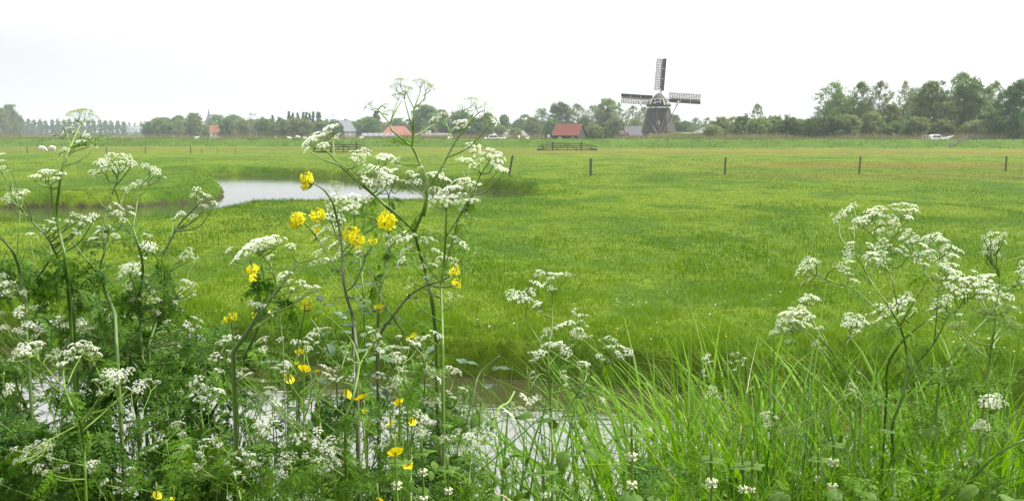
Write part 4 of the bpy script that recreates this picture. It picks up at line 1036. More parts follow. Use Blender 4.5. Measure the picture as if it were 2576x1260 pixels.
fpost(1486, 400, 443, 6.5, .0, 'thick upright fence post below the gate by the orange barn', G2)
fpost(1823, 397, 438.5, 5, .04, 'slightly tilted fence post below the bushes right of the windmill', G2)
fpost(2161, 395, 437.5, 4.5, .05, 'thin fence post below the left end of the right wood', G2)
fpost(2530, 393, 430, 4.5, .0, 'fence post close to the right edge of the meadow', G2)
G3 = 'small far posts left of the pond'
for u, lb in ((69, 'small far post left of the grazing sheep'), (268, 'small far post right of the grazing sheep, behind the tall umbel'), (366, 'small far post between the sheep and the pond head'), (480, 'small far post just left of the pond head')):
    fpost(u, 370, 386, 2.6, .02, lb, G3)
for u in (507, 547, 593):
    fpost(u, 374, 386, 1.3, .0, 'very thin far stake above the pond', 'thin stakes above the pond')

# ================================================================ SHEEP, BIRD, BOATS
WOOL = solid('cream wool', (0.66, 0.62, 0.54), (0.50, 0.47, 0.41), rough=0.95, scale=25, bump=0.8)
FACE = solid('sheep face', (0.55, 0.50, 0.44), (0.4, 0.37, 0.33), rough=0.9)
def ellipsoid(c, r, ns=12, nr=8, R=None, nz=0.0, seed=0):
    rg = np.random.default_rng(seed); th = np.linspace(0, math.pi, nr + 1)[1:-1]; ph = np.arange(ns) * 2 * math.pi / ns
    V = [[0, 0, 1]] + [[math.sin(t) * math.cos(p), math.sin(t) * math.sin(p), math.cos(t)] for t in th for p in ph] + [[0, 0, -1]]
    V = np.array(V) * (1 + rg.normal(0, nz, (len(V), 1))) * r
    if R is not None: V = V @ R.T
    V = V + c; n = len(V)
    top = np.array([[0, 1 + j, 1 + (j + 1) % ns] for j in range(ns)]); b0 = 1 + (nr - 2) * ns
    bot = np.array([[n - 1, b0 + (j + 1) % ns, b0 + j] for j in range(ns)])
    q = np.array([[1 + i * ns + j, 1 + (i + 1) * ns + j, 1 + (i + 1) * ns + (j + 1) % ns, 1 + i * ns + (j + 1) % ns] for i in range(nr - 2) for j in range(ns)])
    return V, [top, bot, q]
def skin_body(name, joints, edges, radii, mat, par, sub=2):
    me = bpy.data.meshes.new(name); me.from_pydata([tuple(j) for j in joints], edges, []); me.update()
    o = bpy.data.objects.new(name, me); COL.objects.link(o); o.parent = par
    m = o.modifiers.new('skin', 'SKIN'); m.use_smooth_shade = True
    for i, r in enumerate(radii):
        me.skin_vertices[0].data[i].radius = (r, r) if not hasattr(r, '__len__') else r
    me.skin_vertices[0].data[0].use_root = True
    s = o.modifiers.new('sub', 'SUBSURF'); s.levels = sub; s.render_levels = sub
    me.materials.append(mat); return o
def sheep(u, v, Y, length, rz, label, pose='graze'):
    x = at(u, v, Y)[0]; z = gz(x, Y); k = length / 1.3
    t = thing('sheep', label, 'sheep', (x, Y, z), rz, 'sheep on the meadow and dike', k)
    if pose == 'lie':
        J = [(0, 0, .27), (.32, 0, .27), (-.35, 0, .25), (-.55, 0, .2), (.55, 0, .40), (.68, 0, .52), (.84, 0, .46), (.3, .2, .08), (.5, .24, .05), (-.3, .22, .08), (-.05, .27, .05), (.3, -.2, .08), (.5, -.24, .05), (-.3, -.22, .08), (-.05, -.27, .05)]
        E = [(0, 1), (0, 2), (2, 3), (1, 4), (4, 5), (5, 6), (1, 7), (7, 8), (2, 9), (9, 10), (1, 11), (11, 12), (2, 13), (13, 14)]
        Rr = [.27, .25, .26, .15, .15, .12, .07, .07, .045, .1, .05, .07, .045, .1, .05]
    else:
        J = [(0, 0, .62), (.34, 0, .62), (-.36, 0, .63), (-.56, 0, .56), (.56, 0, .50), (.72, 0, .28), (.84, 0, .12),
             (.34, .14, .40), (.35, .14, .22), (.34, .14, .02), (.34, -.14, .40), (.33, -.14, .22), (.32, -.14, .02),
             (-.36, .14, .42), (-.46, .14, .26), (-.42, .14, .02), (-.36, -.14, .42), (-.30, -.14, .26), (-.28, -.14, .02)]
        E = [(0, 1), (0, 2), (2, 3), (1, 4), (4, 5), (5, 6), (1, 7), (7, 8), (8, 9), (1, 10), (10, 11), (11, 12), (2, 13), (13, 14), (14, 15), (2, 16), (16, 17), (17, 18)]
        Rr = [.285, .27, .28, .15, .17, .11, .06, .09, .045, .04, .09, .045, .04, .11, .05, .04, .11, .05, .04]
    b = skin_body('body', J, E, Rr, WOOL, t)
    hd = J[5]
    for s in (-1, 1):
        M = MB(); M.add(*ellipsoid(np.array(hd) + [0.0, s * .14, .02], np.array([.03, .09, .05]), 8, 6)); M.obj('ear', FACE, t)
sheep(105, 380, 157, 1.35, math.radians(8), 'cream sheep grazing in the left meadow, the one in clear view', 'graze')
sheep(133, 379, 161, 1.35, math.radians(175), 'second grazing sheep in the left meadow, partly behind the umbels', 'graze')
def dk(u): 
    Y = 205.0
    for _ in range(4): Y = y_dike(at(u, 350, Y)[0]) + 9
    return Y
for u, L, rz, lb, po in ((494, 1.25, 0, 'sheep lying on the dike left of the far red roofs', 'lie'), (729, 1.2, 3.1, 'sheep lying low on the dike below the slim poplars, left of the grazing one', 'lie'), (748, 1.2, 0.3, 'sheep grazing on the dike below the slim poplars', 'graze'),
                       (768, 1.1, 2.8, 'sheep on the dike just left of the big tilted umbel', 'lie'), (845, 1.1, .2, 'sheep on the dike behind the left gate', 'lie'), (908, 1.1, 0.1, 'sheep on the dike just right of the left gate', 'lie'),
                       (1130, 1.2, .2, 'sheep on the dike below the dark shed', 'lie'), (1268, .9, .1, 'low lying sheep in front of the first white boat bow', 'lie'), (1305, 1.1, 1.45, 'sheep standing head-on right of the first white boat', 'graze'), (1326, 1.0, .2, 'small sheep lying right of the head-on sheep', 'lie')):
    sheep(u, 350, dk(u), L, rz, lb, po)
# oystercatcher
p = on(1114.5, 432, 0.02); t = thing('wading_bird', 'black and white wading bird with orange bill standing beyond the pond', 'bird', (p[0], p[1], gz(p[0], p[1])), math.radians(170))
skin_body('body', [(0, 0, .24), (.09, 0, .26), (-.10, 0, .22), (-.19, 0, .19), (.14, 0, .32), (.17, 0, .36), (0, .03, .15), (0.01, .03, .01), (0, -.03, .15), (-.01, -.03, .01)], [(0, 1), (0, 2), (2, 3), (1, 4), (4, 5), (0, 6), (6, 7), (0, 8), (8, 9)], [.07, .06, .055, .02, .035, .035, .012, .009, .012, .009], WHITE, t)
M = MB(); M.add(*ellipsoid(np.array([-.05, 0, .275]), np.array([.16, .07, .045]), 10, 6, R=rotm(0, -.2, 0))); M.add(*ellipsoid(np.array([.17, 0, .37]), np.array([.045, .036, .036]), 8, 6)); M.obj('black_plumage', DARKM, t)
M = MB(); M.add(*tube([[.2, 0, .365], [.285, 0, .35]], [.012, .004], 6)); M.obj('bill', solid('orange bill', (.7, .2, .03)), t)
def boat(u, label, L, rz, awning):
    Y = 225.0
    for _ in range(5): Y = y_dike(at(u, 345, Y)[0]) + 26.5
    x = at(u, 345, Y)[0]
    t = thing('cabin_boat', label, 'boat', (x, Y, 0.55), rz, 'motor cruisers moored on the canal')
    n = 13; xs_ = np.linspace(-L / 2, L / 2, n); hw = 1.15 * np.clip(1 - ((xs_ / (L / 2)).clip(0, 1)) ** 2.6, .02, 1); sh = 0.85 + .35 * (xs_ / L + .5) ** 2.5
    rings = []
    for i in range(n): rings.append([[xs_[i], -hw[i], sh[i]], [xs_[i] * .97, -hw[i] * .85, 0.2], [xs_[i] * .94, 0, -.25], [xs_[i] * .97, hw[i] * .85, 0.2], [xs_[i], hw[i], sh[i]]])
    V = np.array(rings).reshape(-1, 3); ii = np.arange(n - 1)[:, None] * 5; j = np.arange(5)[None]; j2 = (j + 1) % 5
    M = MB(); M.add(V, [np.stack([ii + j, ii + j2, ii + 5 + j2, ii + 5 + j], -1).reshape(-1, 4), np.arange(5)[::-1].reshape(1, -1)]); M.obj('hull', WHITE, t, True)
    def prism(name, prof, hw0, hw1, z1, z0, mat, par=t, chamf=True):
        k = len(prof); V = []
        for sg, in ((-1,), (1,)):
            for (px_, pz_) in prof:
                f = (pz_ - z0) / (z1 - z0); V.append([px_, sg * (hw0 + (hw1 - hw0) * f), pz_])
        M = MB(); q = np.array([[a, (a + 1) % k, (a + 1) % k + k, a + k] for a in range(k)]); M.add(V, [q[:, ::-1], np.arange(k).reshape(1, -1), (np.arange(k)[::-1] + k).reshape(1, -1)]); return M.obj(name, mat, par)
    prism('foredeck_cabin', [(-.2, .85), (L * .36, 1.0), (L * .30, 1.38), (-.2, 1.5)], .95, .75, 1.5, .85, WHITE)
    cab = prism('cabin', [(-L * .27, .8), (L * .10, .8), (L * .02, 2.05), (-L * .02, 2.2), (-L * .22, 2.15), (-L * .27, 1.9)], 1.0, .8, 2.2, .8, WHITE)
    for a, b_ in ((-L * .25, -L * .12), (-L * .10, L * .005)):
        M = MB()
        for sg in (-1, 1):
            y0 = sg * 0.93; y1 = sg * .86; ys = sg * .02
            Vv = [[a, y0 + ys, 1.45], [b_ + L * .03, y0 + ys, 1.45], [b_, y1 + ys, 1.98], [a, y1 + ys, 1.98]]; M.add(Vv + [[p_[0], p_[1] - sg * .05, p_[2]] for p_ in Vv], np.array([[0, 1, 2, 3], [7, 6, 5, 4], [0, 4, 5, 1], [1, 5, 6, 2], [2, 6, 7, 3], [3, 7, 4, 0]]))
        M.obj('window', GLASS, cab)
    if awning:
        M = MB()
        for sg in (-1, 1):
            for a in (-L * .46, -L * .29): M.add(*tube([[a, sg * .9, .8], [a - .05, sg * .85, 2.0]], .04, 5))
        M.obj('awning_frame', WHITE, t)
        M = MB(); M.add(*box(-L * .49, -L * .275, -.92, .92, 2.0, 2.1)); M.obj('awning', solid('beige awning', (.55, .42, .33), (.5, .38, .3)), t)
        M = MB(); M.add(*box(-L * .45, -L * .30, .80, .84, .9, 1.95)); M.obj('back_cover', solid('tan canvas', (.35, .24, .18)), t)
    else:
        M = MB(); M.add(*box(-L * .50, -L * .3, -.8, .8, .86, 1.05)); M.add(*beam([-L * .5, -.8, 1.15], [-L * .33, -.8, 1.5], .05, .05)); M.add(*ellipsoid(np.array([-L * .38, -.3, 1.2]), np.array([.4, .3, .25]))); M.obj('stern_deck', WHITE, t)
        M = MB(); M.add(*tube([[-.55, 0, 2.2], [-.8, 0, 3.4]], [.03, .015], 5)); M.obj('aerial', WHITE, cab)
        M = MB(); M.add(*ellipsoid(np.array([-.5, 0, 2.3]), np.array([.2, .2, .2]), 10, 6)); M.obj('radar_dome', WHITE, cab)
    M = MB()
    for sg in (-1, 1):
        pts = [[L * .22, sg * .85, 1.55], [L * .36, sg * .6, 1.7], [L * .47, sg * .2, 1.85], [L * .50, 0, 2.0]]; M.add(*tube(crom(pts, 4), .035, 5))
        for a, b_ in ((L * .28, .75), (L * .4, .45)): M.add(*tube([[a, sg * b_, 1.0], [a, sg * b_, 1.65]], .025, 4))
    M.obj('bow_rail', METAL, t)
boat(1249, 'white cabin boat with aerial, moored behind the dike near the middle', 7.2, math.radians(2), False)
boat(2361, 'white cabin boat with beige stern awning below the right wood', 7.0, math.radians(3), True)
# ================================================================ FOREGROUND PLANTS
STEM = leafmat('parsley stem', (0.065, 0.135, 0.015), (0.125, 0.20, 0.03), trans=0.12, rough=0.45, spec=0.3)
STEMD = leafmat('parsley stem dark', (0.055, 0.098, 0.020), (0.10, 0.17, 0.030), trans=0.08, rough=0.5, spec=0.3)
RAYM = leafmat('umbel rays', (0.11, 0.18, 0.035), (0.17, 0.24, 0.06), trans=0.25, rough=0.5)
PETAL = leafmat('white petals', (0.76, 0.79, 0.66), (0.90, 0.91, 0.86), trans=0.5, tcol=(1.1, 1.12, 0.95), rough=0.6, spec=0.1)
PETALG = leafmat('greenish white buds', (0.24, 0.32, 0.10), (0.56, 0.60, 0.36), trans=0.35, tcol=(1.1, 1.1, 0.8), rough=0.6, spec=0.1)
FERN = leafmat('parsley leaf', (0.022, 0.068, 0.007), (0.078, 0.165, 0.014), trans=0.35, tcol=(1.4, 1.5, 0.4), rough=0.5, spec=0.14)
FERNL = leafmat('young parsley leaf', (0.045, 0.12, 0.007), (0.115, 0.22, 0.016), trans=0.4, tcol=(1.4, 1.4, 0.4), rough=0.5, spec=0.12)
KALE = leafmat('bluish cabbage leaf', (0.045, 0.095, 0.045), (0.075, 0.13, 0.065), trans=0.22, tcol=(1.2, 1.5, 0.6), rough=0.4, spec=0.25)
KSTEM = leafmat('rape stem', (0.085, 0.085, 0.05), (0.10, 0.15, 0.045), trans=0.08, rough=0.5)
RAPE = leafmat('yellow rape petals', (0.62, 0.56, 0.008), (0.80, 0.76, 0.02), trans=0.3, tcol=(1.1, 1.0, 0.5), rough=0.5, spec=0.2)
BUTT = leafmat('buttercup petals', (0.74, 0.58, 0.006), (0.84, 0.70, 0.012), trans=0.25, tcol=(1.1, 1.0, 0.4), rough=0.22, spec=0.6)
NETTLE = leafmat('nettle leaf', (0.035, 0.085, 0.013), (0.085, 0.15, 0.025), trans=0.3, rough=0.6, spec=0.1)
REED = leafmat('broad grass blade', (0.022, 0.078, 0.003), (0.122, 0.238, 0.007), trans=0.42, tcol=(1.35, 1.45, 0.3), rough=0.45, spec=0.12)

def floret(mb, c, nvec, r, rng, m, rv):
    fr = frame_from(nvec, rng.uniform(0, 6.28)); k = 5
    V = [c]; Q = []
    for j in range(k):
        a = j * 2 * math.pi / k; rr = r * rng.uniform(0.8, 1.25)
        for da, q in ((-.42, .62), (0, 1.0), (.42, .62)):
            V.append(c + fr @ np.array([math.cos(a + da) * rr * q, math.sin(a + da) * rr * q, r * 0.12 * q]))
        Q.append([0, 1 + j * 3, 2 + j * 3, 3 + j * 3])
    mb.add(V, np.array(Q), m, rv)
def umbel_mesh(seed, nray, style):
    """unit width; origin where the rays meet, axis +z"""
    rng = np.random.default_rng(seed); mb = MB()
    dome = rng.uniform(0.07, 0.16); hz = rng.uniform(0.34, 0.46)
    for i in range(nray):
        rr = 0.5 * math.sqrt((i + 0.5) / nray) * rng.uniform(0.88, 1.05); a = i * 2.39996 + rng.normal(0, .15)
        c = np.array([rr * math.cos(a), rr * math.sin(a), hz + dome * (1 - (2 * rr) ** 2) + rng.normal(0, .015)])
        mid = c * 0.55 + np.array([0, 0, -0.03 * rr * 4])
        mb.add(*tube(crom([[0, 0, 0], mid, c], 2), [.012, .010, .009, .008, .008], 3, False), 0, 0.6)
        nv = nrm(np.array([c[0] * 1.3, c[1] * 1.3, 0.75]) + rng.normal(0, .1, 3)); fr = frame_from(nv, rng.uniform(0, 6))
        ur = {0: .108, 1: .11, 2: .115}[style] * (14 / nray) ** .35 * rng.uniform(.85, 1.15); nf = {0: 13, 1: 14, 2: 13}[style]
        for j in range(nf):
            q = ur * math.sqrt((j + .5) / nf) * rng.uniform(.9, 1.1); b = j * 2.39996
            p = c + fr @ np.array([q * math.cos(b), q * math.sin(b), ur * (0.42 - .30 * (q / ur) ** 2) + rng.normal(0, .006)])
            mb.add([c, c + fr @ np.array([.004, .003, 0]), p], np.array([[0, 1, 2]]), 0, .7)
            d = nrm(fr @ np.array([q * math.cos(b) * 6, q * math.sin(b) * 6, .8]) + rng.normal(0, .15, 3))
            if style == 0: floret(mb, p, d, .036 * rng.uniform(.75, 1.2), rng, 1, rng.uniform(.2, 1))
            elif style == 1:     # closed greenish buds going to seed
                mb.add(*tube([p - d * .008, p + d * .016, p + d * .034], [.009, .017, .006], 4, False), 2, rng.uniform(0, .8))
            else:
                if rng.uniform() < .55: floret(mb, p, d, .038, rng, 1, rng.uniform(0, .8))
                else: mb.add(*tube([p - d * .008, p + d * .014, p + d * .028], [.009, .017, .006], 4, False), 2, rng.uniform(0, 1))
    return mb.mesh('umbel', [RAYM, PETAL, PETALG])
UM = {0: [umbel_mesh(10 + i, [8, 9, 12, 10, 11, 12, 7, 13][i], 0) for i in range(8)], 1: [umbel_mesh(40 + i, 9 + i, 1) for i in range(4)], 2: [umbel_mesh(60 + i, 10 + i, 2) for i in range(4)]}

def fern_mesh(seed, matl, lush=1.0, droop=0.5):
    """feathery three-fold leaf lying along +x, unit length"""
    rng = np.random.default_rng(seed); mb = MB()
    n = 14; t = np.linspace(0, 1, n)
    S = np.stack([t * (1 - .12 * droop * t), .05 * np.sin(t * 3 + seed) * t, .25 * t - droop * .75 * t ** 2.1], 1)
    def sp(a): return np.array([np.interp(a, t, S[:, k]) for k in range(3)])
    def tan(a): return nrm(sp(min(1, a + .03)) - sp(max(0, a - .03)))
    mb.add(*tube(S, .012 * (1 - t * .85), 4, False), 0, .8)
    npair = 7
    def leaflet(p, d, u, L, w, rv):
        s = nrm(np.cross(d, u))
        V = [p, p + d * L * .35 + s * w, p + d * L * .55 + s * w * .35, p + d * L * .75 + s * w * .5, p + d * L, p + d * L * .75 - s * w * .55, p + d * L * .55 - s * w * .45, p + d * L * .35 - s * w]
        V = np.array(V) + rng.normal(0, L * .05, (8, 3))
        mb.add(V, [np.array([[0, 1, 2, 4], [0, 4, 6, 7]]), np.array([[2, 3, 4], [4, 5, 6]])], 0, rv)
    for i in range(npair):
        a = .28 + .68 * i / (npair - 1); env_ = (1 - (i / npair)) ** .9 * .44 + .03
        for sd in (-1, 1):
            T_ = tan(a); side = nrm(np.cross(T_, [0, 0, 1])) * sd; up = nrm(np.cross(side, T_)) * sd
            d0 = nrm(side * .85 + T_ * rng.uniform(.35, .9) + np.array([0, 0, rng.normal(0, .25)])); Lp = env_ * rng.uniform(.65, 1.15); curl = rng.uniform(.3, 1.3); p0 = sp(a)
            m_ = 7; ts = np.linspace(0, 1, m_ + 1)
            P = np.array([p0 + d0 * Lp * q + np.array([0, 0, -1]) * Lp * droop * .5 * curl * q * q + T_ * Lp * .25 * (curl - .6) * q * q for q in ts])
            mb.add(*tube(P, .005 * (1 - ts * .8), 3, False), 0, .7)
            rv0 = rng.uniform(.1, .9)
            for j in range(1, m_ + 1):
                Tp = nrm(P[j] - P[j - 1]); sp_ = nrm(np.cross(Tp, up))
                LL = (Lp * .33 * (1 - .62 * j / m_) * lush + .010) * rng.uniform(.7, 1.2)
                for s2 in (-1, 1):
                    dd = nrm(sp_ * s2 * .8 + Tp * rng.uniform(.4, .95) + np.array([0, 0, -.15 * droop]) + rng.normal(0, .16, 3)); leaflet(P[j], dd, up, LL, LL * .28, np.clip(rv0 + rng.normal(0, .12), 0, 1))
            leaflet(P[-1], nrm(P[-1] - P[-2]), up, Lp * .16 + .01, Lp * .05, rv0)
    leaflet(sp(1.), tan(1.), np.array([0, 0, 1.]), .1, .03, .5)
    return mb.mesh('leaf', [matl])
FE = [fern_mesh(1, FERN, 1.1, .55), fern_mesh(2, FERN, 1.0, .9), fern_mesh(3, FERN, 1.2, .3), fern_mesh(4, FERN, 1.0, 1.25), fern_mesh(5, FERN, 1.3, .7), fern_mesh(6, FERN, .9, 1.0), fern_mesh(7, FERN, 1.2, 1.4)]
FL = [fern_mesh(11, FERNL, .9, .4), fern_mesh(12, FERNL, .85, .8), fern_mesh(13, FERNL, 1.0, 1.1)]

CR = dict(D=(0, 0, 1 / 1.5124), L=(0, 550, 1.68), C=(850, 550, 1.68), M=(1850, 900, 1.68), R=(2850, 700, 1.5746), T1=(0, 350, 2.576), T2=(900, 250, 2.2905),
          B1=(0, 1200, 1.787), B2=(900, 1200, 1.787), B3=(1850, 1200, 1.787), B4=(2850, 1200, 1.787))
def cv(c, x, y):
    x0, y0, s = CR[c]; return ((x0 + x / s) / 1.5124, (y0 + y / s) / 1.5124)
class Plant:
    def __init__(s, name, label, cat, Y, group=None, seed=1):
        s.rng = np.random.default_rng(seed); s.Y = Y; s.name = name; s.label = label; s.cat = cat; s.group = group
        s.ph = s.rng.uniform(0, 6, 4); s.stems = []; s.S = []; s.W = []; s.root = None; s.kids = []; s.dup = .4
    def dep(s, u, v):
        return s.Y + .07 * math.sin(u / 95 + s.ph[0]) + .06 * math.cos(v / 130 + s.ph[1]) + .03 * math.sin((u + v) / 45 + s.ph[2])
    def P(s, u, v, dy=0.0): return at(u, v, s.dep(u, v) + dy)
    def stem(s, c, pts, w0, w1, root=False):
        """pts from foot to tip, widths in photo-view pixels"""
        uv = [cv(c, *p) for p in pts]; P3 = [s.P(*q) for q in uv]
        if root:
            f = P3[0]; g = P3[0] + (P3[0] - P3[1]) * 0.25; gx, gy = g[0] , g[1] + 0.03
            gzz = gz(gx, gy) - .03
            root_pt = np.array([gx, gy, gzz]) if gzz < P3[0][2] - .02 else None
            if s.root is None: s.root = np.array([gx, gy, max(gzz, -.5)])
        C = crom(P3, 6); Y = s.Y
        if root and root_pt is not None: C = np.vstack([root_pt, root_pt * .5 + C[0] * .5, C])
        tt = np.linspace(0, 1, len(C)); r = (w0 + (w1 - w0) * tt) * Y / F / 2
        # nodes swell a little
        for i in range(1, len(P3) - 1): r[min(len(r) - 1, i * 6 + (len(C) - 6 * (len(P3) - 1) - 1))] *= 1.18
        s.stems.append((C, r)); s.S.append(C); s.W.append(r)
    def umbel(s, c, x, y, w, style=0, tilt=None, k=1.0):
        if k == 1.0 and style != 1 and s.rng.uniform() < s.dup: s.umbel(c, x + s.rng.choice([-1, 1]) * w * s.rng.uniform(.45, .9), y + w * s.rng.uniform(-.1, .6), w * s.rng.uniform(.45, .75), 2 if s.rng.uniform() < .4 else style, tilt, 0.9)
        u, v = cv(c, x, y); wp = w / CR[c][2] / 1.5124
        W3 = wp * s.Y / F * 1.05; top = s.P(u, v, s.rng.uniform(-.05, .05))
        A = np.concatenate(s.S); Rr = np.concatenate(s.W)
        d = top - A; dist = np.linalg.norm(d, axis=1); cost = dist + 2.2 * np.maximum(0, .45 * dist - d[:, 2]) + .8 * np.maximum(0, .5 * W3 - dist)
        j = int(np.argmin(cost)); q = A[j]
        ax = nrm(nrm(top - q) * .8 + np.array([0, 0, .8]) + s.rng.normal(0, .22, 3))
        if tilt is not None: ax = nrm(np.array([math.sin(math.radians(tilt)), s.rng.normal(-.15, .15), math.cos(math.radians(tilt))]))
        foot = top - ax * W3 * .45
        md = (q + foot) / 2 + np.array([0, 0, -.016]) * np.linalg.norm(foot - q) / .3 + s.rng.normal(0, .004, 3)
        Cc = crom([q, md, foot], 4); s.stems.append((Cc, np.linspace(min(Rr[j], .0015), .0008, len(Cc))))
        fr = frame_from(ax, s.rng.uniform(0, 6.28))
        ms = UM[style]; s.kids.append(('umbel', ms[s.rng.integers(len(ms))], foot, fr, W3))
    def leaf(s, pos, az, size, pitch, mesh, name='leaf'):
        s.kids.append((name, mesh, np.asarray(pos, float), rotm(0, pitch, 0) if False else rotm(0, 0, az) @ rotm(0, -pitch, 0), size))
    def leaves_auto(s, n, smin, smax, meshes, below=None):
        A = np.concatenate(s.S); 
        cand = [q for q in (C[i * 6] for C, r in s.stems[:len(s.S)] for i in range(0, (len(C) - 1) // 6)) if HOR - (q[2] - CAMZ) / q[1] * F > (640 if n > 9 else 430)]
        if n > 9: n = int(n * .7)
        for i in range(n):
            p = cand[s.rng.integers(len(cand))]
            s.leaf(p, s.rng.uniform(0, 6.28), s.rng.uniform(smin, smax) * .56, s.rng.uniform(-1.2, .35), meshes[s.rng.integers(len(meshes))])
    def build(s, stemm):
        if s.root is None: s.root = s.S[0][0]
        t = thing(s.name, s.label, s.cat, s.root, 0, s.group)
        mb = MB()
        for C, r in s.stems: mb.add(*tube(C - s.root, r, 6), 0, s.rng.uniform(.0, .5) if r[0] > .0022 else s.rng.uniform(.6, 1))
        mb.obj('stem', stemm, t, True)
        from mathutils import Matrix
        for nm, me, p, fr, sz in s.kids:
            M4 = Matrix.Identity(4); p = p - s.root
            for i in range(3):
                for j in range(3): M4[i][j] = float(fr[i, j] * sz)
                M4[i][3] = float(p[i])
            link_mesh(nm, me, t, mat4=M4)
        return t
def cp(label, Y, seed, group=None): return Plant('cow_parsley', label, 'wildflower', Y, group, seed)

# ---- centre: the tallest plant, forked three ways
p = cp('tallest cow parsley, thick forked stem rising above the horizon in the middle', 1.75, 1)
p.stem('C', [(1362, 1262), (1335, 1000), (1310, 880), (1285, 790), (1245, 650), (1222, 556)], 12, 8, True)
p.stem('C', [(1222, 556), (1100, 440), (950, 315), (880, 258), (760, 148), (690, 72)], 6.5, 4)
p.stem('T2', [(1330, 1255), (1100, 1030), (840, 795), (740, 710), (690, 660)], 5.5, 3)
p.stem('T2', [(852, 802), (845, 700), (830, 610), (800, 560)], 3.6, 2.6)
p.stem('T2', [(1632, 1310), (1665, 1090), (1640, 950), (1590, 830), (1530, 706)], 7.5, 6)
p.stem('T2', [(1530, 706), (1480, 672), (1400, 605), (1350, 560), (1338, 505)], 5, 4)
p.stem('T2', [(1338, 505), (1290, 450), (1230, 385), (1195, 370)], 3.8, 2.4); p.stem('T2', [(1338, 505), (1370, 400), (1400, 320)], 3.8, 2.4)
p.stem('T2', [(1355, 450), (1400, 370), (1442, 305)], 3, 2.2)
p.stem('T2', [(1530, 706), (1540, 600), (1544, 480), (1547, 375)], 5.5, 4.2)
p.stem('T2', [(1547, 375), (1575, 300), (1600, 232)], 3.4, 2.4); p.stem('T2', [(1547, 375), (1600, 330), (1640, 280), (1645, 230)], 3.2, 2.2)
p.stem('T2', [(1547, 375), (1500, 280), (1480, 230)], 3.2, 2.4); p.stem('T2', [(1535, 560), (1490, 400), (1465, 305)], 3.4, 2.4)
p.stem('C', [(1222, 556), (1270, 440), (1290, 370), (1305, 250)], 7.5, 6)
p.stem('T2', [(1640, 1120), (1700, 1010), (1770, 920), (1890, 690), (1960, 590), (2040, 492)], 6, 4)
p.stem('T2', [(1888, 692), (1860, 600), (1830, 505), (1810, 480)], 3.2, 2.4); p.stem('T2', [(2040, 492), (2020, 430), (2005, 380)], 3, 2.2); p.stem('T2', [(2040, 492), (2100, 420), (2160, 390)], 3.2, 2.2); p.stem('T2', [(2040, 492), (2130, 470), (2200, 440)], 3, 2)
for x, y, w, st, ti in ((640, 660, 170, 0, -35), (700, 625, 150, 0, -30), (820, 545, 150, 0, -20), (745, 700, 120, 0, -10), (610, 730, 80, 0, -50), (770, 600, 130, 2, -25), (1155, 350, 110, 1, -40), (1380, 180, 110, 1, -15), (1430, 130, 120, 1, 0), (1490, 190, 120, 1, 10), (1400, 250, 110, 1, -10), (1465, 245, 110, 1, 5),
                        (1600, 140, 130, 1, 0), (1660, 170, 130, 1, 15), (1700, 195, 80, 1, 35), (1290, 345, 70, 1, -10), (1300, 400, 70, 1, -20), (1370, 400, 90, 1, 10), (1745, 440, 150, 2, -30), (1700, 480, 80, 2, -45),
                        (1960, 350, 120, 2, -15), (2045, 300, 130, 1, 0), (2090, 320, 110, 2, 10), (2190, 375, 140, 2, 25), (2250, 440, 120, 2, 45), (2240, 490, 90, 0, 50), (1960, 490, 160, 0, -5), (1900, 540, 70, 2, -30), (1990, 530, 90, 0, 10)):
    p.umbel('T2', x, y, w, st, ti)
for x, y, w in ((1010, 190, 130), (960, 150, 120), (1040, 75, 120), (1000, 90, 70), (1090, 100, 60), (920, 230, 90), (1070, 210, 100), (870, 60, 120), (840, 95, 60), (880, 110, 60), (910, 40, 70)): p.umbel('C', x, y, w, 0)
for i in range(3): p.leaf(p.S[0][[14, 20, 26][i]], [2.6, .3, 3.4][i], .16, .5, FL[i % 2])
for C in (p.S[5], p.S[9]): p.leaf(C[0], p.rng.uniform(0, 6), .07, .2, FL[0])
p.leaves_auto(6, .05, .10, FL)
p.build(STEM)

p = cp('cow parsley with thin straight stem right of the tallest one, crowned by dense white umbels', 1.68, 2)
p.stem('C', [(1402, 1300), (1398, 1130), (1394, 1000), (1392, 890), (1410, 760), (1420, 600), (1424, 500), (1426, 408)], 7.5, 5, True)
p.stem('C', [(1392, 888), (1440, 700), (1480, 560), (1500, 480), (1525, 440)], 4, 2.5)
p.stem('C', [(1428, 580), (1500, 470), (1590, 325), (1645, 190), (1700, 110)], 5, 3)
p.stem('C', [(1645, 190), (1635, 110), (1610, 60)], 3, 2); p.stem('C', [(1428, 410), (1480, 350), (1560, 290)], 3, 2); p.stem('C', [(1426, 410), (1380, 370), (1350, 330)], 3, 2)
p.stem('C', [(1392, 890), (1320, 800), (1250, 690)], 4, 2.4)
for x, y, w in ((1340, 195, 130), (1400, 220, 120), (1440, 290, 170), (1350, 290, 110), (1520, 240, 150), (1590, 265, 130), (1540, 370, 130), (1340, 355, 100), (1440, 350, 120), (1500, 330, 120), (1560, 450, 60), (1600, 25, 120), (1560, 100, 90), (1600, 130, 80), (1700, 50, 110), (1750, 90, 130), (1760, 150, 90), (1800, 160, 60), (1650, 60, 50),
                (1150, 610, 110), (1200, 590, 90), (1300, 615, 120), (1150, 680, 80), (1140, 745, 90), (1360, 680, 100), (1390, 730, 100), (1350, 770, 90), (1490, 610, 90), (1540, 640, 90), (1440, 730, 60), (1480, 740, 50), (1190, 855, 45), (1215, 895, 45), (1180, 910, 40), (1445, 960, 60), (1510, 965, 40), (1220, 200, 70), (1190, 180, 60), (1240, 235, 60), (1260, 150, 50)):
    p.umbel('C', x, y, w, 0 if w > 55 else 2)
p.leaves_auto(8, .06, .13, FL); p.build(STEM)

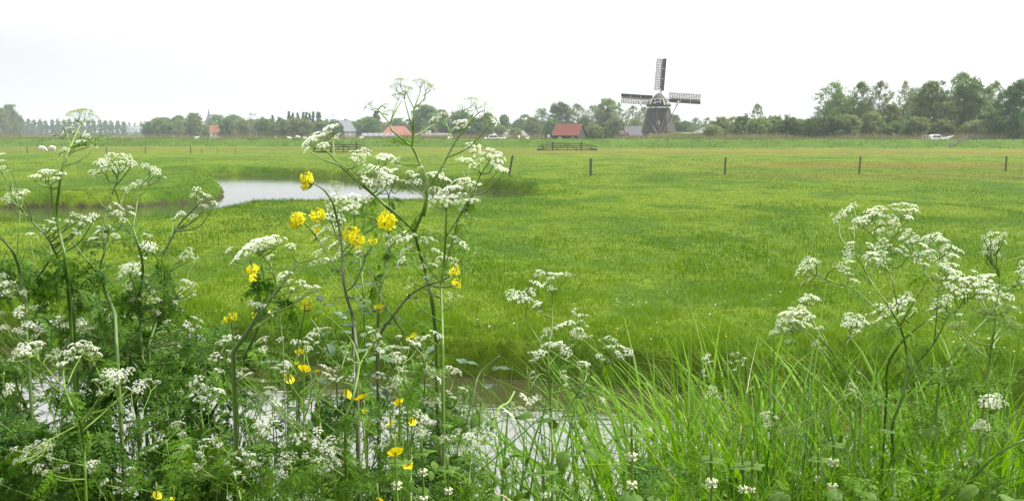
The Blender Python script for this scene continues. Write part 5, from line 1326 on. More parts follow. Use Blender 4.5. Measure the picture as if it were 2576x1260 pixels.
p = cp('slim cow parsley with dark stem just left of the tallest plant', 1.85, 3)
p.stem('C', [(985, 1200), (992, 1060), (1003, 950), (1040, 760), (1065, 650), (1067, 555)], 8, 4, True)
p.stem('C', [(1065, 655), (1130, 600), (1200, 535)], 5, 3.5); p.stem('C', [(1000, 880), (940, 800), (880, 740)], 4, 2.6)
p.stem('C', [(1050, 720), (1060, 480), (1055, 330), (1010, 250)], 3.5, 2.2); p.stem('C', [(1055, 330), (1085, 260), (1100, 220)], 2.6, 2)
for x, y, w, st in ((940, 175, 90, 0), (1000, 170, 90, 0), (1080, 170, 80, 0), (1100, 225, 70, 0), (930, 250, 80, 2), (980, 240, 90, 0), (1040, 235, 90, 0), (1045, 575, 60, 2), (1110, 590, 60, 2), (1150, 570, 70, 0), (870, 690, 70, 2)): p.umbel('C', x, y, w, st)
p.leaves_auto(7, .06, .12, FE); p.build(STEMD)

p = cp('loose bunch of small white umbels in front of the pond behind the yellow rape', 2.25, 4)
p.stem('C', [(900, 1080), (890, 900), (870, 700), (850, 560), (830, 420)], 5, 3, True)
p.stem('C', [(870, 690), (780, 560), (700, 470), (680, 420)], 3.6, 2); p.stem('C', [(860, 620), (900, 500), (920, 370)], 3, 2); p.stem('C', [(850, 600), (760, 520), (620, 460)], 3, 2); p.stem('C', [(780, 560), (740, 360), (710, 280)], 2.6, 1.6)
for x, y, w, st in ((700, 240, 60, 1), (740, 270, 70, 1), (690, 330, 110, 2), (760, 350, 110, 0), (830, 330, 110, 0), (860, 380, 110, 0), (800, 400, 110, 0), (920, 350, 70, 2), (700, 400, 110, 0), (680, 460, 110, 0), (740, 490, 90, 0), (620, 480, 90, 2), (700, 530, 90, 0), (590, 530, 70, 0), (640, 610, 90, 0), (700, 640, 90, 0), (600, 690, 80, 0), (570, 760, 70, 0), (650, 740, 90, 0), (760, 640, 80, 0), (840, 440, 70, 2), (660, 300, 60, 1), (620, 560, 70, 0), (740, 700, 70, 0)): p.umbel('C', x, y, w, st)
p.leaves_auto(5, .06, .12, FL); p.build(STEM)

p = cp('cow parsley leaning left on a long dark stem, with one wide tilted white umbel', 1.55, 5)
p.stem('C', [(60, 1330), (130, 1230), (255, 1040), (345, 930), (430, 815), (470, 762)], 11, 7, True)
p.stem('C', [(470, 762), (520, 745), (590, 725)], 4.5, 3); p.stem('C', [(462, 770), (490, 715), (530, 675)], 5, 3)
p.stem('C', [(345, 930), (330, 840), (290, 760), (235, 695)], 4, 3); p.stem('C', [(300, 795), (240, 780), (180, 750)], 2.6, 1.8); p.stem('C', [(440, 800), (410, 830), (390, 850)], 3, 2)
for x, y, w, ti in ((120, 685, 130, -40), (190, 640, 140, -25), (260, 620, 130, -15), (330, 605, 130, 5), (220, 665, 100, -20), (80, 725, 50, -50), (390, 825, 100, -10), (365, 855, 70, -20), (500, 880, 70, None), (540, 905, 60, None), (600, 905, 50, None), (200, 1015, 70, 0), (240, 1035, 60, None), (300, 1080, 60, None), (170, 1000, 50, None)): p.umbel('C', x, y, w, 0, ti)
p.leaves_auto(7, .08, .15, FE); p.build(STEMD)

# ---- left cluster
p = cp('far left cow parsley with bent stem, partly out of view', 1.6, 11)
p.stem('L', [(172, 1262), (166, 1000), (140, 880), (105, 740), (75, 675), (-5, 585)], 10, 6, True)
p.stem('L', [(105, 740), (120, 560), (130, 420)], 3.5, 2); p.stem('L', [(140, 880), (60, 980), (30, 900)], 4, 2.5)
for x, y, w in ((60, 890, 90), (110, 920, 80), (150, 945, 60), (30, 940, 60), (20, 835, 60), (20, 1168, 80), (5, 1075, 50), (180, 1150, 90), (225, 1165, 90), (140, 1165, 60), (10, 60, 40), (5, 105, 50), (15, 150, 50), (95, 1185, 40)): p.umbel('L', x, y, w, 0)
p.leaves_auto(9, .08, .16, FE); p.build(STEMD)

p = cp('left cow parsley with crossing stem and drooping leaf sprays, second from the left edge', 1.75, 12)
p.stem('L', [(480, 1290), (466, 1050), (452, 900), (405, 790), (360, 700), (300, 590), (230, 520), (150, 430)], 10, 5, True)
p.stem('L', [(150, 430), (80, 330), (60, 262), (0, 160)], 5, 3.5); p.stem('L', [(185, 925), (240, 850), (300, 765), (345, 700)], 6, 5, False)
p.stem('L', [(60, 262), (70, 300)], 3, 2)
for x, y, w in ((30, 340, 60), (65, 320, 60), (100, 300, 60), (130, 310, 60), (165, 300, 60), (50, 360, 50), (300, 545, 60), (280, 560, 50), (310, 490, 50), (360, 480, 60), (335, 500, 50), (440, 485, 60), (470, 445, 50), (520, 460, 50), (515, 505, 60), (490, 560, 60), (570, 490, 50), (600, 455, 60), (560, 470, 50), (190, 575, 60), (110, 340, 50)): p.umbel('L', x, y, w, 2 if p.rng.uniform() < .4 else 0)
p.leaves_auto(14, .09, .17, FE); p.build(STEMD)

p = cp('tall left cow parsley topped by a flat seed-like umbel above the horizon', 1.65, 13)
p.stem('L', [(462, 1290), (445, 1050), (428, 850), (412, 700), (380, 560), (362, 430), (375, 300), (400, 150), (450, 0)], 11, 6, True)
p.stem('T1', [(618, 750), (650, 640), (690, 545), (735, 430), (780, 340), (800, 292)], 6, 4)
p.stem('T1', [(690, 520), (660, 430), (640, 370), (590, 300)], 3.5, 1.8); p.stem('T1', [(720, 470), (790, 420), (860, 340)], 3, 1.6); p.stem('T1', [(620, 600), (560, 680), (540, 750)], 3, 2)
p.stem('L', [(380, 560), (340, 400), (322, 260)], 4.5, 3)
for x, y, w, st, ti in ((740, 205, 200, 1, -10), (830, 200, 190, 1, 0), (900, 240, 150, 1, 20), (680, 355, 90, 2, -10), (740, 400, 80, 2, 0), (860, 440, 110, 0, 30), (820, 480, 90, 0, 10), (880, 520, 70, 0, 40), (590, 420, 90, 2, -30), (640, 560, 70, 2, None), (600, 570, 60, 2, None), (330, 1, 1, 1, 0)):
    if w > 5: p.umbel('T1', x, y, w, st, ti)
for x, y, w in ((225, 205, 80), (285, 172, 75), (335, 168, 60), (395, 185, 65), (355, 215, 65), (310, 185, 50)): p.umbel('L', x, y, w, 0, 0)
p.leaves_auto(12, .07, .15, FE); p.leaf(p.S[1][8], 0.3, .08, .5, FL[0]); p.build(STEM)

p = cp('left cow parsley with broad white umbels just below the far meadow', 1.7, 14)
p.stem('L', [(745, 1290), (735, 1100), (722, 1050), (690, 975), (660, 890), (632, 830)], 11, 8, True)
p.stem('L', [(632, 830), (560, 745), (510, 680), (460, 610)], 6, 3.5)
p.stem('L', [(632, 830), (650, 740), (668, 680), (655, 560), (682, 420), (715, 320)], 6.5, 5)
p.stem('L', [(715, 320), (745, 240), (768, 130)], 4.5, 2.8); p.stem('L', [(715, 290), (690, 220), (640, 160)], 3.2, 2.2); p.stem('L', [(668, 680), (700, 560), (745, 470)], 4, 2.5); p.stem('L', [(682, 420), (620, 350), (550, 300)], 3.5, 2)
for x, y, w in ((640, 120, 80), (665, 150, 100), (705, 65, 75), (650, 100, 50), (760, 70, 80), (810, 80, 70), (780, 110, 70), (845, 118, 75), (730, 120, 60), (600, 180, 55), (575, 170, 40), (690, 100, 60), (750, 385, 60), (750, 440, 80), (790, 480, 60), (780, 410, 50), (830, 400, 50), (845, 440, 50), (640, 530, 60), (660, 580, 60), (590, 600, 70), (710, 530, 55), (740, 580, 70), (620, 560, 50)): p.umbel('L', x, y, w, 0)
p.leaves_auto(14, .08, .17, FE); p.build(STEMD)

p = cp('left cow parsley with stem leaning right and loose umbels before the stream', 1.8, 15)
p.stem('L', [(905, 1290), (893, 1100), (892, 960), (912, 800), (900, 700), (870, 600), (850, 530)], 9, 6, True)
p.stem('L', [(850, 530), (815, 490), (770, 380), (740, 300), (725, 280)], 5.5, 3.5); p.stem('L', [(850, 525), (868, 430), (882, 330), (905, 260), (960, 200)], 4.6, 2.6)
p.stem('L', [(885, 330), (930, 300), (960, 240)], 2.6, 1.8); p.stem('L', [(905, 880), (960, 900), (980, 960)], 3, 2); p.stem('L', [(890, 1000), (850, 880), (830, 830)], 4, 2.4); p.stem('L', [(905, 740), (940, 690)], 3, 2)
for x, y, w in ((925, 132, 55), (975, 150, 55), (1005, 170, 60), (1055, 212, 35), (990, 185, 40), (800, 285, 60), (850, 260, 60), (880, 240, 60), (910, 250, 50), (950, 640, 90), (980, 665, 60), (920, 650, 60), (910, 720, 60), (930, 575, 45), (970, 580, 30), (800, 775, 80), (850, 790, 110), (790, 810, 80), (870, 820, 80), (840, 760, 60), (880, 770, 60), (815, 900, 70), (760, 850, 50), (925, 880, 50), (935, 830, 50), (905, 950, 55), (865, 965, 50), (900, 985, 50), (975, 940, 40), (1010, 990, 50), (960, 985, 45), (940, 1020, 55), (850, 990, 45), (820, 1025, 45), (895, 1065, 60), (1000, 1070, 60), (960, 1060, 50)): p.umbel('L', x, y, w, 0 if w > 52 else 2)
p.leaves_auto(14, .08, .17, FE); p.build(STEMD)

p = cp('cow parsley on the right of the left group, its arching branch ending below the pond', 1.85, 16)
p.stem('L', [(950, 1290), (1000, 1130), (1045, 1000), (1052, 900), (1055, 825)], 9, 6, True)
p.stem('L', [(1055, 825), (1035, 740), (1030, 680)], 4, 3); p.stem('L', [(1045, 700), (1090, 610), (1150, 505), (1220, 430), (1275, 375)], 6, 3.5)
p.stem('L', [(1275, 375), (1262, 330), (1255, 310)], 2.5, 2); p.stem('L', [(1150, 505), (1140, 470)], 2.6, 2); p.stem('L', [(1052, 870), (1110, 780), (1170, 720)], 3.5, 2); p.stem('L', [(1030, 1040), (1110, 980), (1180, 900)], 4, 2.4)
for x, y, w in ((1255, 285, 60), (1230, 325, 45), (1300, 315, 60), (1330, 330, 50), (1370, 375, 55), (1310, 393, 45), (1245, 455, 50), (1160, 440, 60), (1130, 460, 50), (1200, 690, 70), (1215, 665, 40), (1235, 720, 45), (1160, 720, 50), (1165, 920, 45), (1210, 915, 40), (1150, 960, 50), (1115, 965, 40), (1120, 1005, 40), (1240, 960, 40), (1200, 880, 60), (1170, 870, 50), (1240, 890, 40), (1245, 1105, 50), (1205, 1140, 60), (1230, 1185, 45), (1190, 1155, 50), (1270, 1160, 40), (1225, 1225, 50), (1285, 1235, 50), (1140, 1050, 40), (1050, 670, 50)): p.umbel('L', x, y, w, 0 if w > 48 else 2)
p.leaves_auto(12, .08, .16, FE); p.build(STEMD)

p = cp('low cow parsley with yellowish green stem in the dark leaves at the lower left', 1.45, 17)
p.stem('B1', [(585, 1250), (578, 1050), (572, 900), (545, 735), (500, 640), (480, 600), (440, 490)], 9, 6, True)
p.stem('B1', [(440, 490), (370, 420), (290, 330), (210, 262)], 4.5, 3); p.stem('B1', [(440, 490), (432, 400), (430, 350)], 4, 2.6); p.stem('B1', [(462, 460), (500, 370), (560, 260)], 4, 2.6)
p.stem('B1', [(545, 735), (620, 640), (690, 540), (780, 455)], 4.5, 3); p.stem('B1', [(545, 735), (440, 790), (340, 842)], 4, 2.6); p.stem('B1', [(560, 255), (620, 290), (690, 430)], 3, 2.4)
for x, y, w in ((160, 215, 90), (230, 195, 110), (270, 190, 80), (180, 250, 90), (105, 280, 70), (130, 240, 60), (510, 200, 110), (570, 190, 120), (620, 215, 90), (650, 225, 60), (380, 240, 60), (440, 250, 70), (490, 240, 70), (500, 290, 90), (385, 285, 60), (420, 330, 90), (740, 395, 90), (800, 400, 90), (840, 430, 90), (760, 370, 60), (700, 410, 60), (650, 440, 60), (865, 495, 55), (740, 500, 80), (265, 870, 90), (335, 860, 70), (185, 915, 80), (250, 930, 70), (335, 890, 60), (105, 905, 50), (150, 965, 45), (105, 990, 45), (250, 1030, 80), (340, 955, 60), (200, 990, 40), (460, 240, 50), (250, 230, 80)): p.umbel('B1', x, y, w, 0 if y < 260 or w > 85 else 2)
p.leaves_auto(10, .08, .14, FL); p.build(STEM)

p = cp('leafy cow parsley stump of thick stems in the dark lower left', 1.95, 18)
p.stem('B1', [(960, 1150), (945, 800), (930, 650), (860, 450), (790, 240), (768, 0)], 15, 7, True)
p.stem('B1', [(200, 680), (130, 520), (60, 400), (-20, 250)], 9, 6, True); p.stem('B1', [(530, 560), (510, 400), (500, 260)], 7, 5, True); p.stem('B1', [(1000, 300), (1030, 150), (1045, 60)], 6, 5); p.stem('B1', [(140, 640), (60, 570), (-10, 530)], 6, 5)
p.stem('B1', [(1180, 1100), (1330, 870), (1450, 650), (1560, 480), (1690, 230), (1760, 60)], 9, 8, True)
for x, y, w in ((350, 55, 110), (410, 45, 70), (500, 50, 110), (540, 90, 50), (400, 10, 60), (200, 60, 110), (270, 85, 60), (160, 90, 60), (20, 85, 60), (560, 80, 60)): p.umbel('B1', x, y, w, 0)
p.leaves_auto(26, .12, .24, FE); p.build(STEMD)

p = cp('low cow parsley with nodding small umbels at the bottom between left leaves and buttercups', 1.4, 19)
p.stem('B1', [(1640, 1260), (1600, 1100), (1560, 960), (1500, 880)], 5, 3.2, True); p.stem('B1', [(1560, 960), (1640, 900), (1680, 880)], 3, 2); p.stem('B1', [(1545, 1140), (1450, 1100), (1340, 1060)], 4, 2.4); p.stem('B1', [(1500, 880), (1440, 905), (1390, 890)], 2.6, 2)
for x, y, w in ((1400, 840, 60), (1440, 850, 70), (1380, 890, 70), (1350, 930, 45), (1460, 830, 50), (1640, 905, 50), (1670, 940, 60), (1715, 940, 55), (1625, 975, 60), (1590, 935, 50), (1540, 1000, 50), (1490, 880, 60), (1320, 1010, 55), (1350, 1035, 50), (1300, 1060, 60), (1285, 1110, 45), (1370, 1110, 60), (1760, 740, 60), (1440, 960, 50), (1720, 1000, 60), (1610, 1070, 60), (1560, 1240, 50)): p.umbel('B1', x, y, w, 0 if w > 52 else 2)
p.leaves_auto(7, .06, .12, FL); p.build(STEM)

p = cp('low branching cow parsley at the bottom left of the buttercups', 1.4, 20)
p.stem('B2', [(215, 1270), (160, 1150), (160, 1085), (190, 900), (215, 760)], 5, 3, True); p.stem('B2', [(220, 1250), (330, 1130), (430, 1030), (540, 980)], 4.5, 3)
p.stem('B2', [(160, 1090), (240, 1050), (290, 1000)], 3, 2); p.stem('B2', [(150, 1090), (60, 1010), (10, 990)], 3, 2); p.stem('B2', [(440, 1020), (470, 950)], 2.6, 2)
for x, y, w in ((220, 695, 90), (270, 720, 60), (180, 720, 80), (130, 745, 70), (200, 790, 90), (160, 790, 70), (380, 940, 55), (320, 955, 90), (370, 1000, 70), (320, 1010, 90), (325, 1080, 65), (300, 1060, 50), (595, 880, 55), (575, 912, 50), (640, 925, 80), (560, 970, 65), (660, 965, 60), (680, 985, 50), (470, 950, 50), (60, 935, 60), (110, 940, 50), (25, 905, 50), (15, 975, 50), (80, 1000, 80), (620, 1020, 90), (550, 1030, 60), (700, 1005, 45)): p.umbel('B2', x, y, w, 0 if w != 90 else 2)
p.leaves_auto(8, .06, .12, FL); p.build(STEM)

p = cp('cow parsley with dense white umbels among the buttercups', 1.42, 21)
p.stem('B2', [(1185, 1270), (1185, 1050), (1190, 900), (1205, 790)], 7, 4, True); p.stem('B2', [(1180, 1000), (1165, 850), (1160, 700), (1180, 560), (1215, 430), (1190, 290)], 4.5, 2.5)
p.stem('B2', [(1185, 950), (1110, 900), (1030, 850)], 3, 2); p.stem('B2', [(1205, 790), (1260, 740)], 3, 2); p.stem('B2', [(1275, 560), (1280, 450), (1285, 350), (1260, 240)], 4, 2); p.stem('B2', [(1170, 540), (1140, 430), (1100, 330)], 3, 1.8); p.stem('B2', [(1285, 400), (1340, 290), (1380, 190)], 3, 2)
for x, y, w in ((1180, 650, 80), (1140, 660, 60), (1230, 660, 80), (1250, 740, 90), (1300, 720, 80), (1240, 790, 80), (1300, 790, 70), (1280, 690, 60), (1010, 795, 60), (985, 830, 50), (995, 860, 50), (975, 885, 50), (1030, 655, 60), (1085, 660, 50), (1340, 725, 45), (1060, 720, 50)): p.umbel('B2', x, y, w, 0)
for x, y, w, st in ((1090, 300, 65, 0), (1120, 290, 90, 2), (1150, 380, 60, 0), (1095, 355, 50, 0), (1130, 360, 60, 2), (1260, 280, 80, 1), (1275, 330, 60, 2), (1300, 370, 60, 2), (1250, 155, 80, 2), (1290, 150, 70, 2), (1340, 110, 60, 0), (1380, 140, 50, 0), (1400, 400, 60, 1), (540, 520, 60, 1), (600, 540, 60, 1)): p.umbel('B2', x, y, w, st)
p.leaves_auto(8, .06, .12, FL); p.build(STEM)

p = cp('slender cow parsley with small umbels between the rape leaves', 1.6, 22)
p.stem('B2', [(745, 1100), (740, 850), (745, 700), (790, 560), (820, 430), (836, 335)], 8, 6, True)
p.stem('B2', [(836, 335), (820, 270), (780, 170), (700, 80), (610, 0)], 5.5, 3.5); p.stem('B2', [(836, 335), (880, 260), (940, 180)], 4.5, 3); p.stem('B2', [(780, 170), (740, 270), (710, 370)], 2.4, 1.6); p.stem('B2', [(745, 850), (500, 640), (350, 440)], 3, 1.8)
for x, y, w in ((490, 160, 75), (470, 180, 50), (545, 185, 40), (900, 80, 50), (910, 110, 60), (860, 130, 50), (960, 100, 40), (965, 135, 45), (985, 180, 35), (940, 200, 60), (980, 235, 60), (720, 210, 35), (735, 248, 45), (770, 298, 45), (330, 325, 60), (315, 380, 50), (345, 345, 40), (590, 345, 60), (620, 400, 60), (680, 360, 50), (660, 430, 60), (700, 430, 60), (640, 370, 70), (30, 380, 90), (80, 400, 60), (20, 400, 60), (210, 520, 50)): p.umbel('B2', x, y, w, 0 if w < 61 else 2)
p.leaves_auto(9, .07, .14, FL); p.build(STEM)

# ---- low sprigs tangled at the lower left and centre
lrng = np.random.default_rng(404)
for i, (u, v, Y) in enumerate(((60, 800, 1.9), (150, 870, 1.8), (250, 790, 2.0), (330, 960, 1.7), (420, 870, 1.9), (500, 960, 1.8), (60, 1010, 1.6), (610, 880, 1.9), (690, 1010, 1.7), (770, 860, 1.9), (830, 1120, 1.5), (940, 960, 1.8), (1010, 870, 1.9), (1130, 960, 1.8), (1190, 1090, 1.6), (420, 1090, 1.5), (120, 1150, 1.45), (280, 1180, 1.4))):
    p = cp('low cow parsley sprig with small loose umbels tangled among the feathery leaves', Y, 500 + i, 'low cow parsley sprigs on the near bank'); p.dup = 0
    x0 = u + lrng.uniform(-30, 30)
    p.stem('D', [(x0, v + 260), (u + lrng.uniform(-15, 15), v + 130), (u, v + 25)], 4, 2.2, True)
    for k_ in range(2):
        a_ = lrng.choice([-1, 1]); p.stem('D', [(u, v + 120 - 30 * k_), (u + a_ * 30, v + 70 - 20 * k_), (u + a_ * 48, v + 30 - 20 * k_)], 2.4, 1.6)
    for k_ in range(8):
        p.umbel('D', u + lrng.normal(0, 38), v + lrng.normal(5, 30), lrng.uniform(20, 38), 0 if lrng.uniform() < .7 else 2)
    p.leaves_auto(5, .06, .12, FL); p.build(STEM)

# ---- middle-right plant standing over the ditch
p = cp('cow parsley standing alone over the ditch, right of the middle', 1.75, 31)
p.stem('M', [(425, 1330), (418, 1200), (410, 1000), (398, 860), (400, 700), (418, 600), (424, 450), (425, 372)], 7, 3, True)
p.stem('M', [(425, 372), (460, 330), (492, 285)], 3, 2.2); p.stem('M', [(425, 372), (400, 310), (375, 262)], 2.8, 2); p.stem('M', [(350, 680), (290, 590), (252, 520), (262, 430), (230, 400)], 3.6, 2); p.stem('M', [(398, 850), (360, 780), (345, 690)], 4, 3.6)
p.stem('M', [(392, 830), (450, 760), (520, 690), (565, 640)], 4, 2.6); p.stem('M', [(400, 900), (340, 880), (280, 970)], 3.6, 2.4); p.stem('M', [(400, 870), (330, 820)], 3, 2.2)
p.stem('M', [(440, 1250), (500, 1130), (580, 1010), (640, 920), (700, 850), (765, 790), (830, 725)], 5.5, 3); p.stem('M', [(640, 920), (680, 850), (725, 780)], 3.4, 2.2); p.stem('M', [(625, 930), (615, 860), (612, 830)], 3, 2); p.stem('M', [(180, 990), (140, 1060), (80, 1100), (30, 1230)], 6, 8)
for x, y, w in ((345, 225, 75), (320, 245, 40), (415, 235, 70), (460, 240, 80), (520, 242, 60), (320, 302, 90), (370, 305, 70), (410, 325, 45), (160, 370, 90), (220, 380, 100), (260, 400, 80), (175, 400, 70), (270, 340, 60), (300, 362, 50), (300, 335, 40), (330, 430, 70), (310, 450, 60), (570, 462, 40), (560, 485, 55), (600, 500, 50), (605, 545, 60), (480, 570, 80), (530, 555, 90), (590, 590, 80), (630, 620, 60), (590, 635, 60), (385, 600, 60), (370, 635, 55), (390, 690, 90), (450, 690, 110), (510, 730, 80), (480, 700, 80), (300, 745, 80), (350, 740, 80), (330, 775, 70), (520, 770, 60), (770, 645, 60), (810, 660, 60), (790, 710, 80), (860, 700, 70), (910, 735, 70), (840, 740, 50), (615, 800, 70), (600, 825, 50), (645, 815, 50), (715, 760, 50), (745, 785, 40), (490, 860, 50), (500, 900, 60), (510, 945, 35), (295, 870, 50), (290, 905, 60), (240, 1030, 90), (290, 1050, 90), (330, 1030, 60), (160, 1080, 60), (200, 1100, 60), (150, 1140, 90), (120, 1110, 60), (740, 1040, 60), (620, 1000, 60)): p.umbel('M', x, y, w, 0 if w not in (60,) else 2)
p.leaves_auto(7, .06, .12, FL); p.leaf(p.P(*cv('M', 420, 1000)), .5, .13, -.1, FL[0]); p.build(STEM)

p = cp('small sparse cow parsley at the left foot of the right reeds', 2.05, 32)
p.stem('M', [(1640, 1160), (1590, 1040), (1530, 930), (1470, 860), (1430, 810)], 4, 2, True); p.stem('M', [(1560, 990), (1600, 880), (1620, 810)], 2.6, 1.8); p.stem('M', [(1560, 990), (1480, 1000), (1430, 990)], 2.6, 1.8)
for x, y, w in ((1400, 780, 50), (1415, 755, 40), (1425, 800, 50), (1570, 750, 30), (1612, 745, 35), (1650, 775, 35), (1560, 800, 35), (1605, 795, 35), (1630, 815, 30), (1585, 850, 40), (1440, 960, 40), (1430, 1000, 70), (1385, 860, 30), (1395, 885, 30), (1460, 990, 45)): p.umbel('M', x, y, w, 0)
p.leaves_auto(4, .06, .1, FL); p.build(STEM)

# ---- right group
p = cp('right cow parsley with the widest fork, its upper umbels highest on the right', 1.8, 41)
p.stem('B4', [(990, 1290), (985, 1100), (978, 900), (975, 740), (1040, 560), (1075, 400), (1085, 355)], 11, 7, True)
p.stem('R', [(955, 1108), (940, 980), (920, 900), (905, 848)], 7, 5); p.stem('R', [(905, 848), (830, 720), (740, 600), (690, 510), (622, 405)], 4.6, 2.6)
p.stem('R', [(905, 848), (960, 750), (1030, 640), (1080, 560)], 4, 2.6); p.stem('R', [(880, 680), (860, 580), (820, 490), (810, 470)], 4, 2.4); p.stem('R', [(890, 780), (885, 720), (880, 680)], 4, 4)
p.stem('R', [(780, 770), (710, 700), (640, 640), (540, 600), (440, 560), (330, 500)], 4, 2.4); p.stem('R', [(900, 850), (840, 820), (780, 770)], 4, 3.6); p.stem('R', [(740, 600), (660, 560), (640, 540)], 2.5, 2)
p.stem('R', [(850, 360), (890, 290), (925, 200)], 3.4, 2); p.stem('R', [(870, 640), (860, 480), (850, 360)], 3.6, 3.4); p.stem('R', [(855, 400), (760, 330), (680, 250)], 3, 2)
for x, y, w, ti in ((620, 128, 55, -35), (590, 155, 75, -45), (555, 180, 70, -50), (520, 215, 50, -60), (770, 140, 60, -10), (735, 165, 80, -15), (760, 180, 70, -10), (700, 200, 70, -20), (810, 155, 45, 0), (875, 122, 45, 0), (880, 152, 50, 0), (930, 118, 50, 0), (985, 130, 60, 10), (940, 155, 50, 0), (990, 160, 60, 10), (955, 200, 60, 10), (705, 225, 60, 0), (650, 220, 60, -10)): p.umbel('R', x, y, w, 0, ti)
for x, y, w in ((850, 210, 90), (880, 240, 80), (650, 240, 50), (780, 280, 80), (930, 380, 60), (890, 400, 60), (360, 570, 50), (630, 580, 60), (600, 540, 60)): p.umbel('R', x, y, w, 2)
for x, y, w in ((610, 350, 50), (595, 390, 60), (590, 430, 60), (605, 470, 60), (550, 490, 60), (580, 510, 60), (730, 370, 80), (790, 350, 80), (820, 370, 60), (700, 430, 60), (740, 420, 80), (790, 410, 80), (770, 450, 80), (720, 470, 70), (780, 480, 60), (350, 450, 60), (380, 455, 50), (320, 480, 60), (360, 495, 60), (300, 515, 50), (285, 540, 40), (780, 730, 60), (770, 755, 60), (790, 800, 60), (830, 735, 50), (850, 765, 60), (890, 700, 60), (930, 690, 70), (950, 658, 50), (970, 690, 50), (910, 720, 70), (860, 720, 60), (850, 835, 60), (910, 780, 50), (990, 745, 30)): p.umbel('R', x, y, w, 0)
p.leaves_auto(10, .07, .14, FL); p.build(STEM)

p = cp('right cow parsley whose white umbels hang in a dense chain toward the right edge', 1.9, 42)
p.stem('B4', [(1240, 1290), (1290, 1100), (1330, 900), (1250, 640), (1130, 310)], 1, 1) if False else None
p.stem('R', [(1130, 1250), (1170, 1110), (1290, 940), (1370, 860), (1440, 785)], 6, 3.4, True); p.stem('R', [(1290, 940), (1250, 880), (1230, 760)], 3, 2)
p.stem('R', [(1010, 1065), (1110, 950), (1195, 790), (1280, 730), (1340, 680)], 5, 3); p.stem('R', [(1110, 950), (1130, 700), (1140, 480), (1110, 350)], 3.6, 2); p.stem('R', [(1130, 640), (1060, 540), (990, 400), (960, 330)], 3.2, 2); p.stem('R', [(825, 1250), (827, 1100), (880, 990), (960, 900), (1060, 820)], 7, 4, True)
for x, y, w in ((955, 275, 40), (940, 300, 55), (920, 325, 50), (1000, 325, 60), (970, 340, 50), (1050, 320, 60), (1070, 340, 50), (1080, 310, 50), (1045, 370, 70), (1000, 415, 50), (1050, 410, 60), (1090, 400, 50), (1010, 455, 50), (1050, 480, 60), (1090, 440, 60), (1130, 465, 60), (1125, 300, 60), (1155, 325, 60), (1130, 330, 50), (1200, 370, 60), (1170, 380, 50), (1240, 390, 50), (1190, 420, 60), (1230, 430, 60), (1170, 450, 60), (1220, 480, 70), (1180, 490, 60), (1200, 520, 80), (1250, 530, 80), (1190, 560, 70), (1240, 560, 70), (1290, 570, 60), (1200, 610, 70), (1240, 650, 70), (1290, 640, 70), (1190, 680, 60), (1280, 680, 60), (1345, 520, 40), (1340, 560, 60), (1310, 590, 60), (1350, 610, 60), (1400, 550, 60), (1440, 545, 70), (1380, 600, 80), (1430, 590, 90), (1480, 620, 80), (1420, 650, 80), (1460, 670, 90), (1500, 650, 60), (1480, 700, 70), (1390, 640, 70), (1560, 675, 70), (1590, 740, 40), (1525, 670, 50), (1120, 688, 35), (1110, 720, 50), (1085, 750, 55), (1150, 755, 50), (1155, 705, 45), (1185, 715, 40), (1110, 795, 40)): p.umbel('R', x, y, w, 0)
p.leaves_auto(9, .07, .14, FL); p.build(STEM)

p = cp('rightmost cow parsley on a stout upright stem, cut by the right edge', 1.7, 43)
p.stem('R', [(1410, 1250), (1430, 1120), (1450, 990), (1468, 880), (1480, 740)], 8, 5, True); p.stem('R', [(1480, 740), (1500, 600), (1485, 480), (1480, 420)], 4, 2.6); p.stem('R', [(1500, 500), (1560, 460), (1650, 430)], 3, 2.4); p.stem('R', [(1540, 650), (1600, 610), (1650, 590)], 3, 2.4); p.stem('R', [(1425, 1160), (1360, 1060), (1300, 950)], 3, 2)
for x, y, w in ((1405, 318, 35), (1445, 298, 40), (1482, 292, 40), (1530, 300, 40), (1495, 325, 40), (1440, 345, 50), (1475, 345, 45), (1535, 348, 35), (1420, 370, 40), (1465, 378, 45), (1495, 385, 50), (1410, 408, 35), (1440, 408, 40), (1500, 425, 30), (1640, 470, 50), (1640, 510, 50), (1640, 590, 50), (1640, 545, 40)): p.umbel('R', x, y, w, 0)
for x, y, w in ((1400, 760, 80), (1440, 750, 70), (1540, 790, 110), (1590, 830, 90), (1560, 740, 70), (1260, 780, 40), (1210, 840, 90), (1270, 840, 90)): p.umbel('R', x, y, w, 1 if x != 1260 else 0)
p.leaves_auto(9, .07, .14, FL); p.build(STEM)

p = cp('right cow parsley leaning left with creamy drooping umbel over the reeds', 1.95, 44)
p.stem('R', [(650, 1290), (590, 1200), (540, 1120), (450, 1010), (360, 900), (250, 870)], 5, 3, True); p.stem('R', [(680, 1280), (600, 1160), (520, 1040), (440, 930), (390, 830), (355, 710)], 5, 2.4, True); p.stem('R', [(520, 1040), (470, 960), (430, 870)], 2.6, 1.8); p.stem('R', [(565, 1010), (590, 930), (625, 860)], 2.6, 2); p.stem('R', [(600, 1160), (570, 1080), (565, 1010)], 2.6, 2.6)
for x, y, w in ((355, 672, 90), (320, 690, 60), (400, 685, 50), (315, 740, 60), (260, 745, 60), (350, 770, 60), (370, 800, 60), (300, 775, 80), (340, 810, 70), (290, 820, 60), (235, 770, 90), (200, 790, 90), (240, 820, 80), (180, 830, 60), (320, 850, 50), (360, 845, 50), (600, 775, 50), (580, 805, 50), (570, 840, 50), (640, 800, 60), (635, 830, 60), (670, 790, 50), (700, 830, 50), (665, 840, 50), (645, 878, 55), (590, 840, 50)): p.umbel('R', x, y, w, 0)
for x, y, w in ((200, 870, 90), (170, 860, 60), (260, 860, 80), (240, 940, 60), (400, 960, 60), (430, 860, 40), (250, 790, 70)): p.umbel('R', x, y, w, 2)
